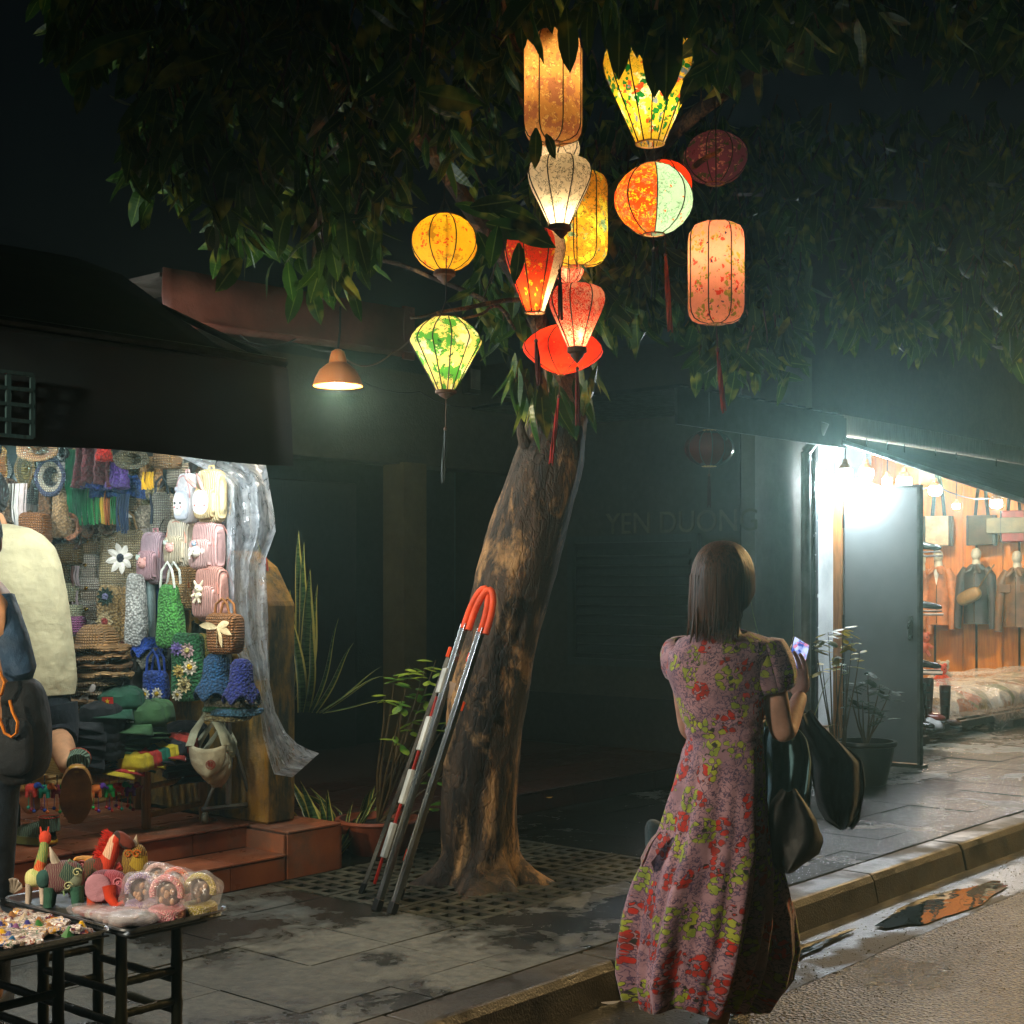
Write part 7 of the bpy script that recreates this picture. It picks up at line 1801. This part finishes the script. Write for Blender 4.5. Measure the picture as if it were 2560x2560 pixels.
g = MB(); g.se((0, 0, 0), (.15, .05, .08), .7, 20, 12, M=Matrix.Rotation(-.45, 3, 'Y')); g.build('pouch', mt('#7c6030', 'leather'), b)
g = MB(); g.tube([(.08, 0, .05), (.17, .02, .2), (.26, .08, .36)], .02, 8, flat=.4); g.build('strap', mt('#7c6030', 'leather'), b)
def sbag(label, x, y, w, h, col, kind='leather', strap='#1c1814'):
    u, v = rs_(x, y); q = atS(u, v, 16.25); k = q.y/F*.3934/2.5; e = thing('tote_bag', label, 'tote bag', q, TH-PI/2+.2, 'bags hung above the jackets')
    W_, H_ = w*k/2, h*k/2
    g = MB(); g.b3(-W_, W_, -.05, .05, -H_, H_); g.build('body', mt(col, kind), e, bevel=.015)
    for a_, b_ in ((W_*.8, W_*1.04), (-W_*1.03, -W_*.88)):
        g = MB(); g.b3(a_, b_, -.062, .056, -H_*1.02, H_*1.002); g.build('side_trim', mt('#2c2620', 'leather'), e, bevel=.006)
    for y_ in (-.05, .04):
        g = MB(); g.tube([(-W_*.45, y_, H_), (-W_*.3, y_, H_+.25), (-W_*.05, y_, H_+.5), (W_*.05, y_, H_+.5), (W_*.3, y_, H_+.25), (W_*.45, y_, H_)], .012, 6); g.build('handle', mt(strap, 'leather'), e)
    return e
sbag('pale cream tote bag with black handles, nearest the open grey door', 370, 375, 170, 190, '#c9b89c')
sbag('speckled brown tote bag with black trim in the middle of the wall', 645, 370, 175, 190, '#8a6c48', 'straw')
e = sbag('red and olive barrel bag stack at the right edge', 850, 345, 160, 200, '#8a2c24')
g = MB(); g.b3(-.3, .24, -.062, .05, -.08, .1); g.build('olive_panel', mt('#6c6440', 'leather'), e, bevel=.01)
# merchandise on the ground
pq = W(12.6, 5.55, .12)
pal = thing('wooden_pallet', 'low dark wooden pallet beam in front of the leather shop', 'pallet', pq, TH)
for (a, b, c_, d_, z0_, z1_, nm) in ((-2.3, 2.6, -.35, -.27, .07, .13, 'beam'), (-2.3, 2.6, .2, .3, .07, .13, 'beam'), (-2.2, -1.9, -.4, .3, 0, .07, 'block'), (-1.5, -1.2, -.4, .3, 0, .07, 'block'), (.6, .9, -.4, .3, 0, .07, 'block'), (2.2, 2.5, -.4, .3, 0, .07, 'block')):
    g = MB(); g.b3(a, b, c_, d_, z0_, z1_); g.build(nm, mt('#3a2c1e', 'wood'), pal, smooth=False, bevel=.004)
for i in range(9):
    g = MB(); g.b3(-2.3+i*.54, -1.85+i*.54, -.3, .3, .131, .15); g.build('plank', mt('#4a3826', 'wood'), pal, smooth=False, bevel=.003)
def boot(label, x, y, h, w, col, yaw=-.3, s=None, t=5.25, z=.28):
    u, v = rs_(x, y); q = atT(u, v, t); k = q.y/F*.3934/2.5; e = thing('leather_boot', label, 'boot', q, yaw, 'boots on the pallet'); hh = h*k; r = w*k/2
    mm = mt(col, 'leather', .3)
    g = MB(); g.lathe([(r*.8, .04), (r*.72, hh*.22), (r*.8, hh*.4), (r*.95, hh*.75), (r, hh), (r*.9, hh), (r*.85, hh*.8)], 20); g.build('shaft', mm, e)
    g = MB(); P = []
    for i in range(12):
        f = i/11; P.append((r*.2+f*r*2.6, 0, .05-.012*f))
    g.tube(P, [r*(.85 if f < 7 else .85-(f-7)*.13)*(1 if f < 11 else .5) for f in range(12)], 12, flat=.8); g.build('foot', mm, e)
    g = MB(); g.b3(-r*.85, r*2.9, -r*.7, r*.7, 0, .018); g.b3(-r*.85, r*.2, -r*.7, r*.7, -.0, .035); g.build('sole', mt('#15100c', 'leather'), e, bevel=.004)
    for i in range(4):
        g = MB(); g.tube([(-r*.4, -r*.98, hh*(.35+.17*i)), (r*.6, -r*.86, hh*(.34+.17*i))], .006, 6); g.build('buckle_strap', mt('#241610', 'leather'), e)
boot('tall dark brown buckled boot standing on the pallet', 412, 1625, 270, 72, '#4a2414')
boot('tall wine red boot half hidden by the open grey door', 300, 1590, 280, 80, '#5c1c14', yaw=-.5)
boot('black boot at the foot of the open grey door', 262, 1640, 300, 60, '#15100e', yaw=-.5)
for i, (x, y) in enumerate(((285, 490), (290, 865), (285, 1240))):
    u, v = rs_(x, y); q = atT(u, v, 5.2); e = thing('leather_shoe', ['highest black dress shoe poking out behind the grey door edge', 'middle black dress shoe poking out behind the grey door edge', 'lowest black dress shoe poking out behind the grey door edge'][i], 'shoe', q, -.3, 'shoes on shelves behind the grey door')
    g = MB(); g.tube([(-.12, 0, .03), (-.04, 0, .035), (.05, 0, .02), (.1, 0, .01), (.13, 0, .005)], [.045, .042, .034, .03, .012], 14, flat=.8); g.build('upper', mt('#120e0c', 'leather', .2), e)
    g = MB(); g.b3(-.16, .13, -.04, .04, -.03, -.018); g.b3(-.16, -.08, -.04, .04, -.05, -.018); g.build('sole', mt('#1c1410', 'leather'), e, bevel=.004)
    g = MB(); g.b3(-.5, .14, -.05, .3, -.062, -.05); g.build('shelf', mt('#3a2c20', 'wood'), e, smooth=False)
for i, (x, y, c_) in enumerate(((275, 1090, '#c8582c'), (385, 1290, '#d8481c'), (400, 1270, '#c8b08c'))):
    q = atT(*rs_(x, y), 5.9); e = thing('soft_toy', ['coral stuffed toy hanging by the door edge', 'orange stuffed toy on the heap behind the boots', 'cream stuffed toy on the heap behind the boots'][i], 'stuffed toy', q); plush(e, (0, 0, .05), .06, c_, 'small')
q = atT(*rs_(335, 1600), 5.2); e = thing('paper_bundle', 'crumpled pale grey paper between the two boots', 'paper', q); g = MB(); g.se((0, 0, 0), (.09, .08, .06), .8, 26, 18, jit=.4, js=12); g.build('paper', mt('#8a8a88', 'plastic'), e)
# heap of goods under clear plastic
hq = W(14.6, 5.9, .27)
e = thing('goods_heap', 'long heap of colourful goods covered by clear plastic on the shop floor', 'goods heap', hq, TH)
g = MB(); g.se((0, 0, -.02), (2.6, .5, .22), .7, 60, 20, jit=.15, js=2); 
m = NT('mixed_goods'); o = m.coord(); v = m.vor(o, 5, out='Color'); s_ = m.n('SeparateColor'); m.L(v, s_.inputs[0])
c = m.mix(s_.outputs[0], H('#5c6c30'), H('#b85c2c')); c = m.mix(m.step(s_.outputs[1], .5, .6), c, H('#c8b89c')); m.set(col=c, rough=.6, nrm=m.bump(m.vor(o, 9), 1, .05)); g.build('goods', m.mat, e)
g = MB(); g.se((0, -.1, .0), (2.8, .66, .27), .7, 120, 30, jit=.22, js=3.5); g.build('cover', clear_plastic('goods_cover', .35, '#e8e0d4'), e)

# ---- litter
for i, (u, v, c_, lb) in enumerate(((601, 1002, '#a8a4a0', 'torn red and white wrapper on the dark road'), (577, 997, '#b8862c', 'small yellow leaf fallen on the dark road'), (546, 797, '#b08a2c', 'tiny yellow leaf on the paving near the ledge'))):
    q = atZ(u, v, .004 if i < 2 else .245); g = MB(); g.blade((0, 0, 0), (1, .1, .1), (0, 1, 0), .07-.015*i, .035, droop=.05, fold=.3)
    o = g.build('litter' if i == 0 else 'fallen_leaf', mt(c_, 'plastic'), None, loc=q); tag(o, lb, 'litter' if i == 0 else 'leaf')
# scattered grit
m = mt('#6c6048', 'wall'); g = MB(); rr = random.Random(9)
for i in range(2600):
    s_ = rr.uniform(2.2, 9.5); t_ = 2.95-abs(rr.gauss(0, .5)); 
    if t_ < 1.2: continue
    r_ = rr.uniform(.0015, .005); c = Vector((s_, t_, r_*.5))
    g.add([c+Vector((r_, 0, 0)), c+Vector((0, r_, 0)), c+Vector((-r_, 0, 0)), c+Vector((0, -r_, 0)), c+Vector((0, 0, r_))], [(0, 1, 4), (1, 2, 4), (2, 3, 4), (3, 0, 4)])
o = sbuild(g, 'gravel', m, smooth=False); o['kind'] = 'stuff'

# ---- lettering curves become meshes
bpy.context.view_layer.update(); dg = bpy.context.evaluated_depsgraph_get()
for o in [x for x in bpy.data.objects if x.type == 'FONT']:
    me = bpy.data.meshes.new_from_object(o.evaluated_get(dg)); n = put('lettering', me, o.parent, o.location.copy(), o.rotation_euler.copy()); n['kind'] = 'stuff'
    bpy.data.objects.remove(o)

# ---- haze box, added for the glow round the lamps and teal darks
g = MB(); g.b3(-12, 26, -12, 22, -1, 6.5)
o = g.build('haze', [], None, smooth=False); o['kind'] = 'stuff'; o.data.materials.clear()
m = bpy.data.materials.new('glow_haze'); m.use_nodes = True; nt = m.node_tree; nt.nodes.clear()
pv = nt.nodes.new('ShaderNodeVolumePrincipled'); pv.inputs['Density'].default_value = .0074; pv.inputs['Color'].default_value = (.56, .95, .88, 1); pv.inputs['Anisotropy'].default_value = .82
mo = nt.nodes.new('ShaderNodeOutputMaterial'); nt.links.new(pv.outputs[0], mo.inputs['Volume'])
o.data.materials.append(m)
